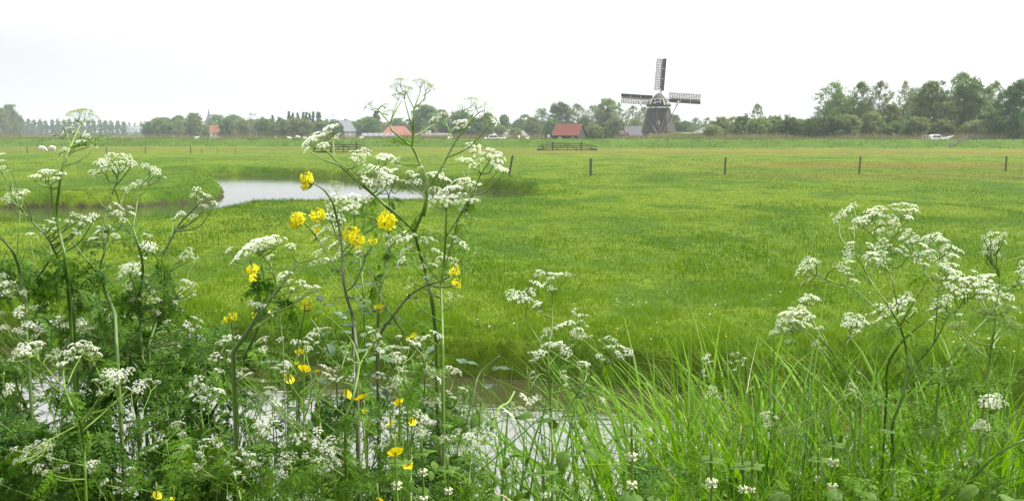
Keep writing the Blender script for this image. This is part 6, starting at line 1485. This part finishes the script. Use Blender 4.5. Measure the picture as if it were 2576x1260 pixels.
p.leaves_auto(7, .07, .13, FL); p.build(STEM)

p = cp('low cow parsley in the bottom right corner with a compact white umbel', 1.6, 45)
p.stem('B4', [(1380, 1270), (1500, 1050), (1545, 900), (1590, 790)], 5, 3, True); p.stem('B4', [(1400, 1240), (1560, 1060), (1720, 920), (1869, 845)], 7, 6); p.stem('B4', [(1720, 920), (1650, 780), (1630, 660)], 3, 2.4); p.stem('B4', [(1790, 870), (1735, 740)], 3, 2)
for x, y, w in ((1640, 545, 70), (1690, 540, 60), (1600, 570, 80), (1660, 580, 80), (1700, 575, 60), (1590, 605, 60), (1685, 615, 60), (1640, 600, 70), (1570, 720, 60), (1600, 735, 80), (1560, 760, 70), (1620, 765, 60), (1540, 740, 50)): p.umbel('B4', x, y, w, 0 if y < 700 else 2)
p.leaves_auto(5, .08, .14, FL)
for x, y in ((900, 720), (1200, 470), (1150, 520), (1450, 1070)): p.leaf(p.P(*cv('B4', x, y), dy=.1), p.rng.uniform(0, 6), .15, .2, FL[0])
p.build(STEM)

p = cp('tiny cow parsley buds among the broad grass near the bottom right', 1.75, 46)
p.stem('B4', [(180, 1100), (160, 900), (135, 760)], 3.4, 2, True)
for x, y, w in ((110, 690, 60), (140, 655, 40), (185, 690, 40), (150, 730, 50), (90, 665, 40), (120, 740, 60), (700, 470, 60), (690, 500, 50)): p.umbel('B4', x, y, w, 0 if w == 40 else 2)
p.build(STEM)

# ================================================================ WILD RAPE (yellow heads)
def flower4(mb, c, nv, r, rng, m=0):
    fr = frame_from(nv, rng.uniform(0, 6.28))
    for j in range(4):
        a = j * math.pi / 2 + rng.normal(0, .08); ca, sa = math.cos(a), math.sin(a)
        pts = [(0.12, 0, 0), (.55, .34, .10), (.95, .30, .05), (1.05, 0, -.02), (.95, -.30, .05), (.55, -.34, .10)]
        V = [c + fr @ np.array([(x * ca - y * sa) * r, (x * sa + y * ca) * r, z * r]) for x, y, z in pts]
        mb.add(V, np.array([[0, 1, 2, 3], [0, 3, 4, 5]]), m, rng.uniform(0, 1))
    mb.add([c + fr @ np.array([math.cos(q) * r * .15, math.sin(q) * r * .15, r * .1]) for q in (0, 2.1, 4.2)], np.array([[0, 1, 2]]), 1, .8)
def rape_head(seed, n=30, buds=True, sparse=False):
    rng = np.random.default_rng(seed); mb = MB()
    for i in range(n):
        zz = -.75 + 1.45 * (i + .5) / n; a = i * 2.39996; rr = math.sqrt(max(0.05, 1 - zz * zz)); d = np.array([rr * math.cos(a), rr * math.sin(a), zz])
        c = d * .36 * np.array([1, 1, 1.1]) * rng.uniform(.85, 1.1)
        mb.add(*tube([[0, 0, -.25 + .2 * zz], c], [.012, .009], 3, False), 1, .6)
        flower4(mb, c, nrm(d + rng.normal(0, .4, 3)), .225 * rng.uniform(.85, 1.15), rng)
    for i in range(16):
        a = i * 2.39996; r_ = .12 * math.sqrt(i / 16); c = np.array([r_ * math.cos(a), r_ * math.sin(a), .40 - r_])
        mb.add(*tube([c, c + [0, 0, .03], c + [0, 0, .065]], [.012, .022, .006], 5), 1, .7)
    mb.add(*tube([[0, 0, -.5], [0, 0, .3]], [.028, .018], 5), 1, .5)
    return mb.mesh('flower_head', [RAPE, RAYM])
RH = [rape_head(i, 21) for i in range(4)]; RS = [rape_head(10 + i, 9) for i in range(2)]
def kale_leaf(seed):
    rng = np.random.default_rng(seed); mb = MB(); nx, ny = 11, 7; V = []; 
    ph = rng.uniform(0, 6, 3); dr = rng.uniform(.3, 1.0)
    for i in range(nx):
        t = i / (nx - 1); w = .30 * (math.sin(math.pi * min(1, t * .94 + .06)) ** .7) * (1.15 - .35 * t)
        for j in range(ny):
            s = (j / (ny - 1) - .5) * 2
            edge = 1 + .14 * math.sin(t * 22 + ph[0] + s) * abs(s)
            V.append([t, s * w * edge, .18 * t - dr * .55 * t * t + .10 * abs(s) * (1 - t) + .035 * math.sin(t * 14 + ph[1]) * s * abs(s)])
    Q = np.array([[i * ny + j, i * ny + j + 1, (i + 1) * ny + j + 1, (i + 1) * ny + j] for i in range(nx - 1) for j in range(ny - 1)])
    mb.add(V, Q, 0, rng.uniform(.2, .9)); tt = np.linspace(0, 1, 8); mb.add(*tube(np.stack([tt, 0 * tt, .18 * tt - dr * .55 * tt * tt + .004], 1), .012 * (1.05 - tt), 4, False), 0, 1.0)
    return mb.mesh('leaf', [KALE])
KL = [kale_leaf(i) for i in range(5)]
def rape(label, Y, seed, stems, heads, leaves, crop='C'):
    p = Plant('wild_rape', label, 'wildflower', Y, None, seed)
    for pts, w0, w1, rt in stems: p.stem(crop, pts, w0, w1, rt)
    for x, y, w, sm, ti in heads:
        u, v = cv(crop, x, y); W3 = w / CR[crop][2] / 1.5124 * p.Y / F; c = p.P(u, v)
        A = np.concatenate(p.S); j = int(np.argmin(np.linalg.norm(A - c, axis=1))); q = A[j]
        ax = nrm(np.array([math.sin(math.radians(ti)), -.45, math.cos(math.radians(ti))])); foot = c - ax * W3 * .35
        if np.linalg.norm(foot - q) > .004: p.stems.append((crom([q, (q + foot) / 2 + [0, 0, -.003], foot], 3), np.linspace(.0018, .0014, 7)))
        ms = RS if sm else RH; p.kids.append(('flower_head', ms[p.rng.integers(len(ms))], c - ax * W3 * .05, frame_from(ax, p.rng.uniform(0, 6)), W3 * 1.15))
    for x, y, w, az in leaves:
        u, v = cv(crop, x, y); c = p.P(u, v); p.leaf(c, az, w / CR[crop][2] / 1.5124 * p.Y / F, p.rng.uniform(-.2, .6), KL[p.rng.integers(5)])
    p.build(KSTEM)
rape('tall wild rape with five yellow flower heads in front of the pond, tallest yellow plant', 1.6, 51,
     [([(850, 1290), (828, 1110), (790, 980), (765, 850), (757, 700), (748, 590), (722, 460), (690, 360), (640, 290), (572, 248)], 9, 3.2, True), ([(722, 800), (690, 740), (640, 670), (600, 600), (560, 550), (505, 492)], 3.6, 3, False), ([(765, 850), (740, 820), (722, 800)], 4, 3.6, False),
      ([(748, 630), (722, 590), (700, 520), (680, 490), (640, 468)], 4, 3, False), ([(780, 940), (830, 900), (880, 800), (915, 700), (935, 672)], 5.5, 3.4, False), ([(757, 720), (800, 690), (850, 620)], 4, 3, False), ([(757, 690), (850, 600), (940, 545), (1020, 492)], 3.6, 3, False), ([(600, 605), (580, 580)], 2.5, 2, False)],
     [(530, 215, 85, 0, -20), (520, 265, 60, 0, -30), (470, 470, 100, 0, -25), (450, 510, 60, 0, -30), (602, 450, 105, 0, -10), (815, 570, 110, 0, -10), (850, 600, 100, 0, 10), (860, 655, 40, 1, 0), (1045, 480, 125, 0, 15), (595, 545, 50, 1, 0), (570, 605, 30, 1, 0), (955, 615, 60, 1, 20)],
     [(760, 980, 70, 2.9), (800, 985, 110, .3), (835, 920, 100, .8), (855, 800, 90, 1.2), (750, 810, 80, 2.6), (870, 1000, 100, -.5), (830, 1080, 90, 3.5), (800, 770, 110, .2), (855, 710, 110, .1), (900, 720, 90, -.4), (820, 1170, 110, 2.4), (860, 1060, 120, .6)])
rape('wild rape leaning right with dark leaning stem, bluish leaves and one low yellow head', 1.75, 52,
     [([(980, 1290), (1020, 1180), (1080, 1100), (1180, 975), (1250, 925), (1305, 895)], 7, 4, True), ([(1100, 1280), (1150, 1210), (1080, 1100), (1010, 980), (915, 790)], 4.5, 3, False), ([(980, 1100), (985, 1070), (995, 1050)], 2.5, 2, False)],
     [(995, 1035, 65, 1, 0), (1478, 805, 75, 1, 10), (1490, 885, 65, 1, 20)],
     [(1180, 975, 90, -.3), (1290, 895, 80, .6), (1240, 985, 110, 2.8), (1080, 1110, 90, .2), (1040, 1050, 100, 3.3), (1050, 1150, 90, -.8), (950, 910, 90, 2.4), (985, 890, 90, 1.2), (930, 1060, 100, 3.0), (1300, 860, 70, 1.8), (1010, 1160, 100, .4), (980, 1070, 110, 3.7)])
rape('small yellow rape flowers beside the dark leaning stem at the left of the rape', 1.7, 53,
     [([(470, 1290), (500, 1160), (520, 1060)], 4, 2.6, True), ([(300, 1290), (270, 1180), (262, 1090)], 3, 2, True)], [(262, 1065, 75, 1, 0), (205, 1080, 50, 1, -10), (520, 1000, 40, 1, 0), (555, 1030, 60, 1, 10), (515, 1035, 45, 1, 0)], [(560, 950, 90, .5), (640, 1030, 80, -.3), (620, 1010, 90, 1.8)])
rape('single yellow rape head hanging left under the wide tilted umbel', 1.5, 54, [([(325, 850), (290, 822), (235, 818)], 2.8, 2, True)] if False else [([(380, 1270), (350, 1000), (320, 835), (270, 820), (238, 820)], 3, 2, True)], [(185, 795, 75, 0, -30), (185, 855, 60, 0, -60)], [])
rape('few yellow rape flowers on a short dark stalk low behind the left leaves', 1.9, 55, [([(75, 1290), (55, 1160), (35, 1090)], 3.4, 2.4, True)], [(60, 1095, 60, 1, 0), (30, 1115, 50, 1, -20), (5, 1130, 40, 1, -20)], [])
rape('leafy bluish rape shoots massed between the buttercups and the ditch', 1.9, 56,
     [([(820, 800), (800, 500), (795, 200), (790, 60)], 9, 7, True), ([(1390, 1000), (1380, 600), (1385, 380)], 10, 8, True), ([(1180, 600), (1290, 570), (1380, 500)], 4, 3, False), ([(680, 400), (620, 230), (560, 100), (500, 20)], 5, 4, True), ([(1500, 900), (1600, 600), (1650, 400), (1790, 270)], 4, 3, True)],
     [(1205, 140, 50, 1, 0), (1165, 155, 30, 1, -10)],
     [(900, 330, 190, 1.3), (860, 420, 200, .2), (920, 480, 170, -.6), (640, 280, 150, 1.8), (560, 260, 120, 2.6), (680, 330, 150, -.3), (170, 330, 120, .4), (820, 260, 150, 1.0), (1530, 330, 120, 1.7), (1250, 490, 110, .4), (1700, 500, 150, 1.2), (1540, 330, 110, -.2), (1740, 380, 140, .1), (1060, 330, 150, 2.6), (1010, 250, 140, .8), (560, 160, 110, .3), (800, 130, 120, 2.8), (740, 30, 120, 2.8), (680, 190, 120, 3.2), (1300, 260, 120, 1.0), (1030, 460, 160, .2), (930, 560, 150, 3.2), (600, 470, 140, 2.2)], crop='B2')

# ================================================================ BUTTERCUPS
def butter_mesh(seed, openf):
    rng = np.random.default_rng(seed); mb = MB()
    for j in range(5):
        a = j * 2 * math.pi / 5; V = []
        for i, (r, w, z) in enumerate(((.05, .05, 0), (.22, .20, .05), (.38, .27, .16), (.50, .20, .16 + .22 * (1 - openf)), (.54, .06, .18 + .28 * (1 - openf)))):
            r = r * (.55 + .45 * openf) if i > 1 else r
            for s in (-1, 0, 1):
                x, y = r, s * w; V.append([x * math.cos(a) - y * math.sin(a), x * math.sin(a) + y * math.cos(a), z * (1.5 - .5 * openf) + abs(s) * .02])
        Q = np.array([[i * 3 + k, i * 3 + k + 1, i * 3 + k + 4, i * 3 + k + 3] for i in range(4) for k in range(2)]); mb.add(V, Q, 0, rng.uniform(0, 1))
    for i in range(14):
        a = i * 2.4; r = .10 * math.sqrt(i / 14); mb.add(*tube([[r * math.cos(a), r * math.sin(a), .02], [r * 1.5 * math.cos(a), r * 1.5 * math.sin(a), .14]], [.01, .016], 4), 1, 0.5)
    return mb.mesh('flower', [BUTT, RAPE])
BM = [butter_mesh(1, 1.0), butter_mesh(2, .75), butter_mesh(3, .4)]
for (crp, x, y, w, k, Y, tx, lb) in (
    ('B2', 1083, 940, 84, 0, 1.35, 0, 'large open buttercup lowest among the buttercups, right of the nettle leaves'),
    ('B2', 742, 545, 84, 1, 1.5, -.2, 'large cupped buttercup left of the pair beside a green stem'),
    ('B2', 852, 567, 84, 0, 1.5, .2, 'flat open buttercup right of the pair beside a green stem'),
    ('B2', 1107, 600, 70, 1, 1.5, .1, 'buttercup just above the dense white umbel'),
    ('B2', 1050, 742, 70, 0, 1.5, -.2, 'buttercup partly under small white florets, left of the dense umbel'),
    ('B2', 1185, 725, 66, 1, 1.5, .2, 'buttercup peeping out behind the dense white umbel'),
    ('B2', 873, 665, 34, 2, 1.6, 0, 'small half-open buttercup below the flat open one'),
    ('B2', 1097, 817, 36, 0, 1.6, 0, 'small buttercup between two larger ones, under the dense umbel'),
    ('B2', 1165, 1015, 66, 0, 1.45, .5, 'tilted ragged buttercup right of the lowest open one'),
    ('B2', 1118, 708, 24, 2, 1.55, 0, 'buttercup bud left of the dense white umbel'),
    ('B2', 430, 260, 72, 1, 1.7, -.1, 'uppermost of the three buttercups on the left stems'),
    ('B2', 455, 378, 80, 1, 1.6, .2, 'middle of the three buttercups on the left stems, opening right'),
    ('B2', 345, 438, 80, 1, 1.6, .3, 'lowest of the three buttercups on the left, leaning on a dark stem'),
    ('B2', 408, 333, 28, 2, 1.65, 0, 'round yellow bud between the left buttercups'),
    ('B2', 552, 387, 26, 2, 1.65, 0, 'small yellow bud right of the left buttercups'),
    ('B1', 1062, 1230, 66, 1, 1.3, .2, 'buttercup at the bottom edge under the dark left leaves'),
    ('B1', 1175, 1255, 30, 2, 1.35, 0, 'tiny yellow bud at the bottom edge right of the lowest left buttercup'),
    ('B2', 970, 1255, 40, 0, 1.35, 0, 'buttercup cut by the bottom edge below the nettle leaves')):
    p = Plant('buttercup', lb, 'wildflower', Y, None, int(x + y)); u, v = cv(crp, x, y); c = p.P(u, v); s_ = w * 1.12 / CR[crp][2] / 1.5124 * Y / F
    g = np.array([c[0] + p.rng.uniform(-.06, .06), c[1] + .04, gz(c[0], c[1])]); p.root = g
    C = crom([g, (g + c) / 2 + [p.rng.uniform(-.03, .03), 0, 0], c + [0, 0, -.03], c], 6); p.S.append(C); p.W.append(np.full(len(C), .001)); p.stems.append((C, np.linspace(.0014, .0009, len(C))))
    p.kids.append(('flower', BM[k], c, rotm(.7 + p.rng.uniform(-.2, .3), tx, p.rng.uniform(0, 6)) if k < 2 else rotm(.1, 0, 0), s_ * (1.0 if k < 2 else 1.3)))
    p.build(STEM)

# ================================================================ WHITE DEAD-NETTLES
def nleaf_mesh(seed):
    rng = np.random.default_rng(seed); mb = MB(); V = []; nx, ny = 9, 5
    for i in range(nx):
        t = i / (nx - 1); w = .36 * (math.sin(math.pi * min(1, t * .9 + .1)) ** .9) * (1.2 - .5 * t) * (1 + .12 * (i % 2))
        for j in range(ny):
            s = (j / (ny - 1) - .5) * 2; V.append([t, s * w, .1 * t - .35 * t * t - .08 * abs(s)])
    mb.add(V, np.array([[i * ny + j, i * ny + j + 1, (i + 1) * ny + j + 1, (i + 1) * ny + j] for i in range(nx - 1) for j in range(ny - 1)]), 0, rng.uniform(.2, 1)); return mb.mesh('leaf', [NETTLE])
NLM = [nleaf_mesh(i) for i in range(3)]
PETALN = leafmat('cream hooded petals', (0.42, 0.47, 0.26), (0.66, 0.68, 0.50), trans=0.3, tcol=(1.1, 1.1, 0.9), rough=0.6, spec=0.1)
def hood_mesh():
    mb = MB()
    for P_, r in ((crom([[0, 0, 0], [.25, 0, .15], [.42, 0, .45], [.62, 0, .62], [.85, 0, .50]], 3), None),):
        n = len(P_); tt = np.linspace(0, 1, n); mb.add(*tube(P_, .07 + .15 * np.sin(tt * math.pi) ** .8 * (tt > .2) + .02, 7), 1, .6)
    for sx in (-1, 1): mb.add([[.35, 0, .12], [.6, sx * .12, .06], [.82, sx * .26, -.12], [.70, sx * .02, -.16]], np.array([[0, 1, 2, 3]]), 1, .9)
    mb.add(*tube([[-.05, 0, 0], [.12, 0, .08]], [.09, .08], 6), 0, .5); return mb.mesh('flower', [RAYM, PETALN])
HM = hood_mesh()
for i, (crp, x, y, w, Y, lb) in enumerate((('B2', 1265, 1075, 110, 1.35, 'white dead-nettle below the tilted buttercup, pale buds on top'), ('B2', 1090, 1165, 110, 1.3, 'white dead-nettle at the bottom below the large open buttercup'), ('B2', 1440, 1200, 90, 1.35, 'white dead-nettle low in the grass right of the buttercups'),
      ('B3', 990, 970, 110, 1.45, 'white dead-nettle half hidden by a broad blade over bright water'), ('B3', 1530, 1150, 120, 1.35, 'white dead-nettle at the bottom in the thick of the broad grass'), ('B3', 1745, 1190, 100, 1.35, 'white dead-nettle next to the thick broad grass, toward the right'), ('B3', 390, 1225, 80, 1.3, 'white dead-nettle at the bottom under the lone cow parsley'),
      ('B4', 572, 1010, 120, 1.5, 'white dead-nettle with two flower tiers left of the stout right stem'), ('B4', 470, 1120, 90, 1.4, 'dead-nettle with pale buds near the bottom of the right reeds'), ('B4', 20, 1190, 70, 1.3, 'small white dead-nettle in the bottom grass, left of the pale-budded one'))):
    p = Plant('white_dead_nettle', lb, 'wildflower', Y, None, 300 + i); u, v = cv(crp, x, y); c = p.P(u, v); k = w / CR[crp][2] / 1.5124 * Y / F
    g = np.array([c[0] + .02, c[1] + .03, gz(c[0], c[1] + .03)]); p.root = g; top = c + [0, 0, .036]
    C = crom([g, (g + c) / 2 + [.01, 0, 0], c, top], 6); p.S.append(C); p.W.append(np.full(len(C), .002)); p.stems.append((C, np.linspace(.0028, .0016, len(C))))
    tiers = 3; n_ = 0
    for tr_ in range(tiers):
        q = c + (g - c) / np.linalg.norm(g - c) * (.045 * tr_)
        for j in range(6 if tr_ < 2 else 4):
            a = j * 1.05 + tr_ * .5; p.kids.append(('flower', HM, q, rotm(0, 0, a), k * .42 * (1 if tr_ < 2 else .7)))
        for j in range(2 if tr_ else 4):
            a = j * (math.pi if tr_ else math.pi / 2) + tr_ * 1.57 + .3; p.kids.append(('leaf', NLM[j % 3], q + [0, 0, -.01 if tr_ else .035], rotm(0, .1 if tr_ else -.3, a), (.036 if tr_ else .022) * p.rng.uniform(.8, 1.1)))
    for q_ in (.16, .24, .32):
        for j in range(2):
            q = c + (g - c) / np.linalg.norm(g - c) * q_; p.kids.append(('leaf', NLM[j], q, rotm(0, .3, j * math.pi + q_ * 20), .045))
    p.build(STEM)

# ================================================================ BROAD GRASS AND UNDERGROWTH ON OUR BANK
def broad_blades(rng, root, L, W, az, bend, rnd, mb, ns=8, twist=0.6):
    """arching ribbon blades; arrays over n"""
    n = len(L); t = np.linspace(0, 1, ns + 1)
    # path: starts near vertical, bends toward az
    th = bend[:, None] * (t[None, :] ** 1.7)           # angle from vertical
    dl = L[:, None] / ns
    hx = np.cumsum(np.sin(th) * dl, 1) - np.sin(th[:, :1]) * dl; hz = np.cumsum(np.cos(th) * dl, 1) - np.cos(th[:, :1]) * dl
    ca, sa = np.cos(az)[:, None], np.sin(az)[:, None]
    P = np.stack([root[:, 0:1] + hx * ca, root[:, 1:2] + hx * sa, root[:, 2:3] + hz], -1)
    w = W[:, None] / 2 * np.clip(np.minimum(.55 + t * 1.8, 1.12 * (1 - t ** 2.2)), 0.02, 1)[None, :]
    fa = az[:, None] + math.pi / 2 + (rng.uniform(-1, 1, n) * twist)[:, None] * (0.3 + t[None, :] * 1.2)
    S = np.stack([np.cos(fa), np.sin(fa), 0 * fa], -1) * w[..., None]
    up = np.stack([-np.cos(th) * ca, -np.cos(th) * sa, np.sin(th)], -1) * w[..., None] * -.35
    A = P - S + up; B = P + S + up
    V = np.stack([A, P, B], 2).reshape(n, -1, 3); k = 3 * (ns + 1)
    i = np.arange(ns)[:, None] * 3; j = np.arange(2)[None]
    q = np.stack([i + j, i + j + 1, i + j + 4, i + j + 3], -1).reshape(-1, 4)
    Fc = (np.arange(n)[:, None, None] * k + q[None]).reshape(-1, 4)
    mb.add(V.reshape(-1, 3), Fc, 0, np.repeat(rnd, k))
def near_grass():
    rng = np.random.default_rng(99); mb = MB()
    def field(n, u0, u1, Y0, Y1, vt, vs, wmin, wmax, bmin, bmax, bias=0.5, lean=None):
        u = rng.uniform(u0, u1, n); Y = Y0 + (Y1 - Y0) * rng.uniform(0, 1, n) ** .8
        vtop = np.interp(u, [a for a, b in vt], [b for a, b in vt]) + np.abs(rng.normal(0, vs, n)) - vs * .3
        x = (u - CX) / F * Y; zt = CAMZ - (vtop - HOR) / F * Y; g = ground_z(x, Y)
        L = np.clip(zt - g, .08, 1.6); bend = rng.uniform(bmin, bmax, n); L = L * (1 + .22 * bend)
        az = rng.uniform(0, 6.28, n) if lean is None else rng.normal(lean, 1.0, n)
        broad_blades(rng, np.stack([x, Y, g - .02], 1), L, rng.uniform(wmin, wmax, n), az, bend, np.clip(rng.normal(bias, .22, n), 0, 1), mb)
    VT = [(-100, 1150), (300, 1130), (600, 1150), (900, 1120), (1150, 1090), (1300, 1070), (1450, 1110), (1580, 1065), (1660, 995), (1750, 930), (1900, 955), (2100, 965), (2300, 990), (2450, 980), (2700, 930)]
    field(560, 1600, 2720, 2.0, 3.2, VT, 130, .014, .027, .15, 1.2, .62)
    field(230, 1600, 2720, 2.0, 3.0, VT, 110, .012, .024, 1.3, 2.7, .7)
    field(430, 1610, 2720, 1.6, 2.5, [(a, b + 60) for a, b in VT], 120, .008, .016, .2, 1.5, .4)
    field(150, 1130, 1620, 1.8, 3.0, [(a, b - 5) for a, b in VT], 90, .009, .017, .3, 2.2, .5)
    field(520, 1180, 2720, 1.35, 1.8, [(a, 1175) for a, b in VT], 70, .004, .008, .6, 2.2, .5)
    field(420, -120, 1250, 1.3, 2.0, [(a, 1165) for a, b in VT], 60, .004, .009, .7, 2.4, .42)
    field(34, -50, 1250, 1.4, 2.0, [(a, 960) for a, b in VT], 120, .006, .011, .6, 2.0, .4)
    field(30, 1700, 2600, 2.0, 2.8, [(a, 850) for a, b in VT], 50, .008, .013, .3, 1.4, .6)
    tag(mb.obj('broad_grass', [REED], smooth=True), 'tall broad-bladed grass arching over the near bank of the ditch', 'grass', kind='stuff')
    mb = MB(); rng = np.random.default_rng(5)
    field(40, 1150, 2700, 1.5, 3.0, [(a, b + 40) for a, b in VT], 120, .005, .011, .8, 2.6, .5)
    tag(mb.obj('dry_grass', [leafmat('straw', (0.24, 0.20, 0.09), (0.34, 0.30, 0.15), trans=0.3, tcol=(1, 1, .8))], smooth=True), 'pale dry blades from last year among the broad green grass', 'grass', kind='stuff')
    # thin grass stalks and seed heads
    mb = MB()
    for i in range(70):
        u = rng.uniform(-50, 2640); Y = rng.uniform(1.4, 2.4); x = (u - CX) / F * Y; g = gz(x, Y); vt = rng.uniform(900, 1200); zt = CAMZ - (vt - HOR) / F * Y
        C = crom([[x, Y, g], [x + rng.normal(0, .03), Y, (g + zt) / 2], [x + rng.normal(0, .07), Y, zt]], 5); mb.add(*tube(C, np.linspace(.0013, .0006, len(C)), 4), 0, .7)
        if rng.uniform() < .5:
            for j in range(10):
                q = C[-1] - nrm(C[-1] - C[-3]) * .008 * j; mb.add(*tube([q, q + rng.normal(0, .003, 3) + [0, 0, .009]], [.0015, .0006], 4), 0, .9)
    tag(mb.obj('grass_stalks', [STEM]), 'thin upright grass stalks with seed heads between the flowers', 'grass', kind='stuff')
near_grass()
def undergrowth():
    """low leafy herbs covering our bank: parsley foliage, nettles, goosegrass, seen as one mass"""
    rng = np.random.default_rng(123)
    def tmpl(me):
        n = len(me.vertices); V = np.empty(n * 3); me.vertices.foreach_get('co', V); V = V.reshape(-1, 3)
        li = np.empty(len(me.loops), np.int32); me.loops.foreach_get('vertex_index', li)
        tot = np.array([pp.loop_total for pp in me.polygons]); st = np.array([pp.loop_start for pp in me.polygons])
        q = np.stack([li[st[tot == 4] + k] for k in range(4)], 1); t3 = np.stack([li[st[tot == 3] + k] for k in range(3)], 1) if (tot == 3).any() else None
        R_ = np.empty(n); me.attributes['rnd'].data.foreach_get('value', R_)
        return V, q, t3, R_
    TF = [tmpl(m) for m in FE]; TL = [tmpl(m) for m in FL]; TN = [tmpl(m) for m in NLM]; TK = [tmpl(m) for m in KL]
    fern, lightf, net = MB(), MB(), MB()
    HOLES = ((-60, 50, 930, 1060), (190, 300, 920, 1000), (330, 420, 1000, 1140), (560, 730, 930, 1110), (1190, 1600, 1000, 1215), (2130, 2460, 1050, 1140), (860, 900, 1030, 1090))
    def put(mb, T_, n, u0, u1, v0, v1, Y0, Y1, s0, s1, pit=(-.2, .8), zoff=None):
        for i in range(n):
            u = rng.uniform(u0, u1); Y = rng.uniform(Y0, Y1); v = rng.uniform(v0, v1)
            if T_ is TF and v < 1190 and float(vnoise(u / 75, v / 75, 5)) < .42: continue
            if any(a - 15 < u < b + 15 and c - 25 < v < d for a, b, c, d in HOLES) and rng.uniform() < .72: continue
            x, y_, z = at(u, v, Y)
            V, q, t3, R_ = T_[rng.integers(len(T_))]; M = rotm(rng.normal(0, .35), 0, rng.uniform(0, 6.28)) @ rotm(0, -rng.uniform(*(pit if rng.uniform() < .45 else (-1.35, -.3))), 0)
            z = max(z, gz(x, Y) + .03)
            mb.add((V * rng.uniform(s0, s1)) @ M.T + [x, Y, z], [q] + ([t3] if t3 is not None else []), 0, np.clip(R_ + rng.uniform(-.2, .2), 0, 1))
    put(fern, TF, 230, -80, 560, 840, 1090, 1.8, 2.4, .09, .18)       # dark drooping leaves at the left
    put(fern, TF, 300, -80, 600, 1040, 1300, 1.5, 2.1, .07, .15)
    put(fern, TF, 210, 620, 1200, 960, 1290, 1.6, 2.5, .06, .13)
    put(fern, TF, 40, 0, 520, 560, 900, 1.75, 2.0, .06, .12)
    put(fern, TF, 40, 1150, 2650, 1180, 1320, 1.5, 2.2, .06, .12)
    put(lightf, TL, 120, -80, 1250, 1080, 1300, 1.35, 1.8, .04, .09)
    put(lightf, TL, 60, 250, 1100, 780, 1000, 1.9, 2.5, .05, .10)
    put(lightf, TL, 45, 1250, 2650, 1090, 1300, 1.4, 2.0, .05, .09)
    put(lightf, TL, 12, 2150, 2600, 880, 1080, 1.8, 2.2, .08, .12)
    put(net, TN, 80, -80, 2650, 1190, 1310, 1.3, 1.7, .018, .038)
    put(net, TN, 90, 1050, 1500, 1020, 1260, 1.5, 1.9, .018, .036)
    put(net, TN, 25, 2000, 2600, 1060, 1280, 1.6, 2.0, .02, .04)
    tag(fern.obj('parsley_foliage', [FERN]), 'dense dark feathery foliage filling the near bank', 'foliage', kind='stuff')
    tag(lightf.obj('young_foliage', [FERNL]), 'light green feathery young leaves at the foot of the flowers', 'foliage', kind='stuff')
    tag(net.obj('nettle_foliage', [NETTLE]), 'low toothed nettle leaves along the bottom edge', 'foliage', kind='stuff')
undergrowth()
# ================================================================ HAZE
def haze():
    m, n, l = newmat('haze')
    v = n.new('ShaderNodeVolumePrincipled'); v.inputs['Color'].default_value = (0.80, 0.90, 1.0, 1); v.inputs['Density'].default_value = 0.00020; v.inputs['Anisotropy'].default_value = 0.0
    o = n.new('ShaderNodeOutputMaterial'); l.new(v.outputs[0], o.inputs['Volume'])
    mb = MB(); mb.add(*box(-2650, 2650, -2650, 2650, -8, 34))
    tag(mb.obj('haze', m), 'thin pale haze in the air over the meadow', 'haze', kind='stuff')
haze()
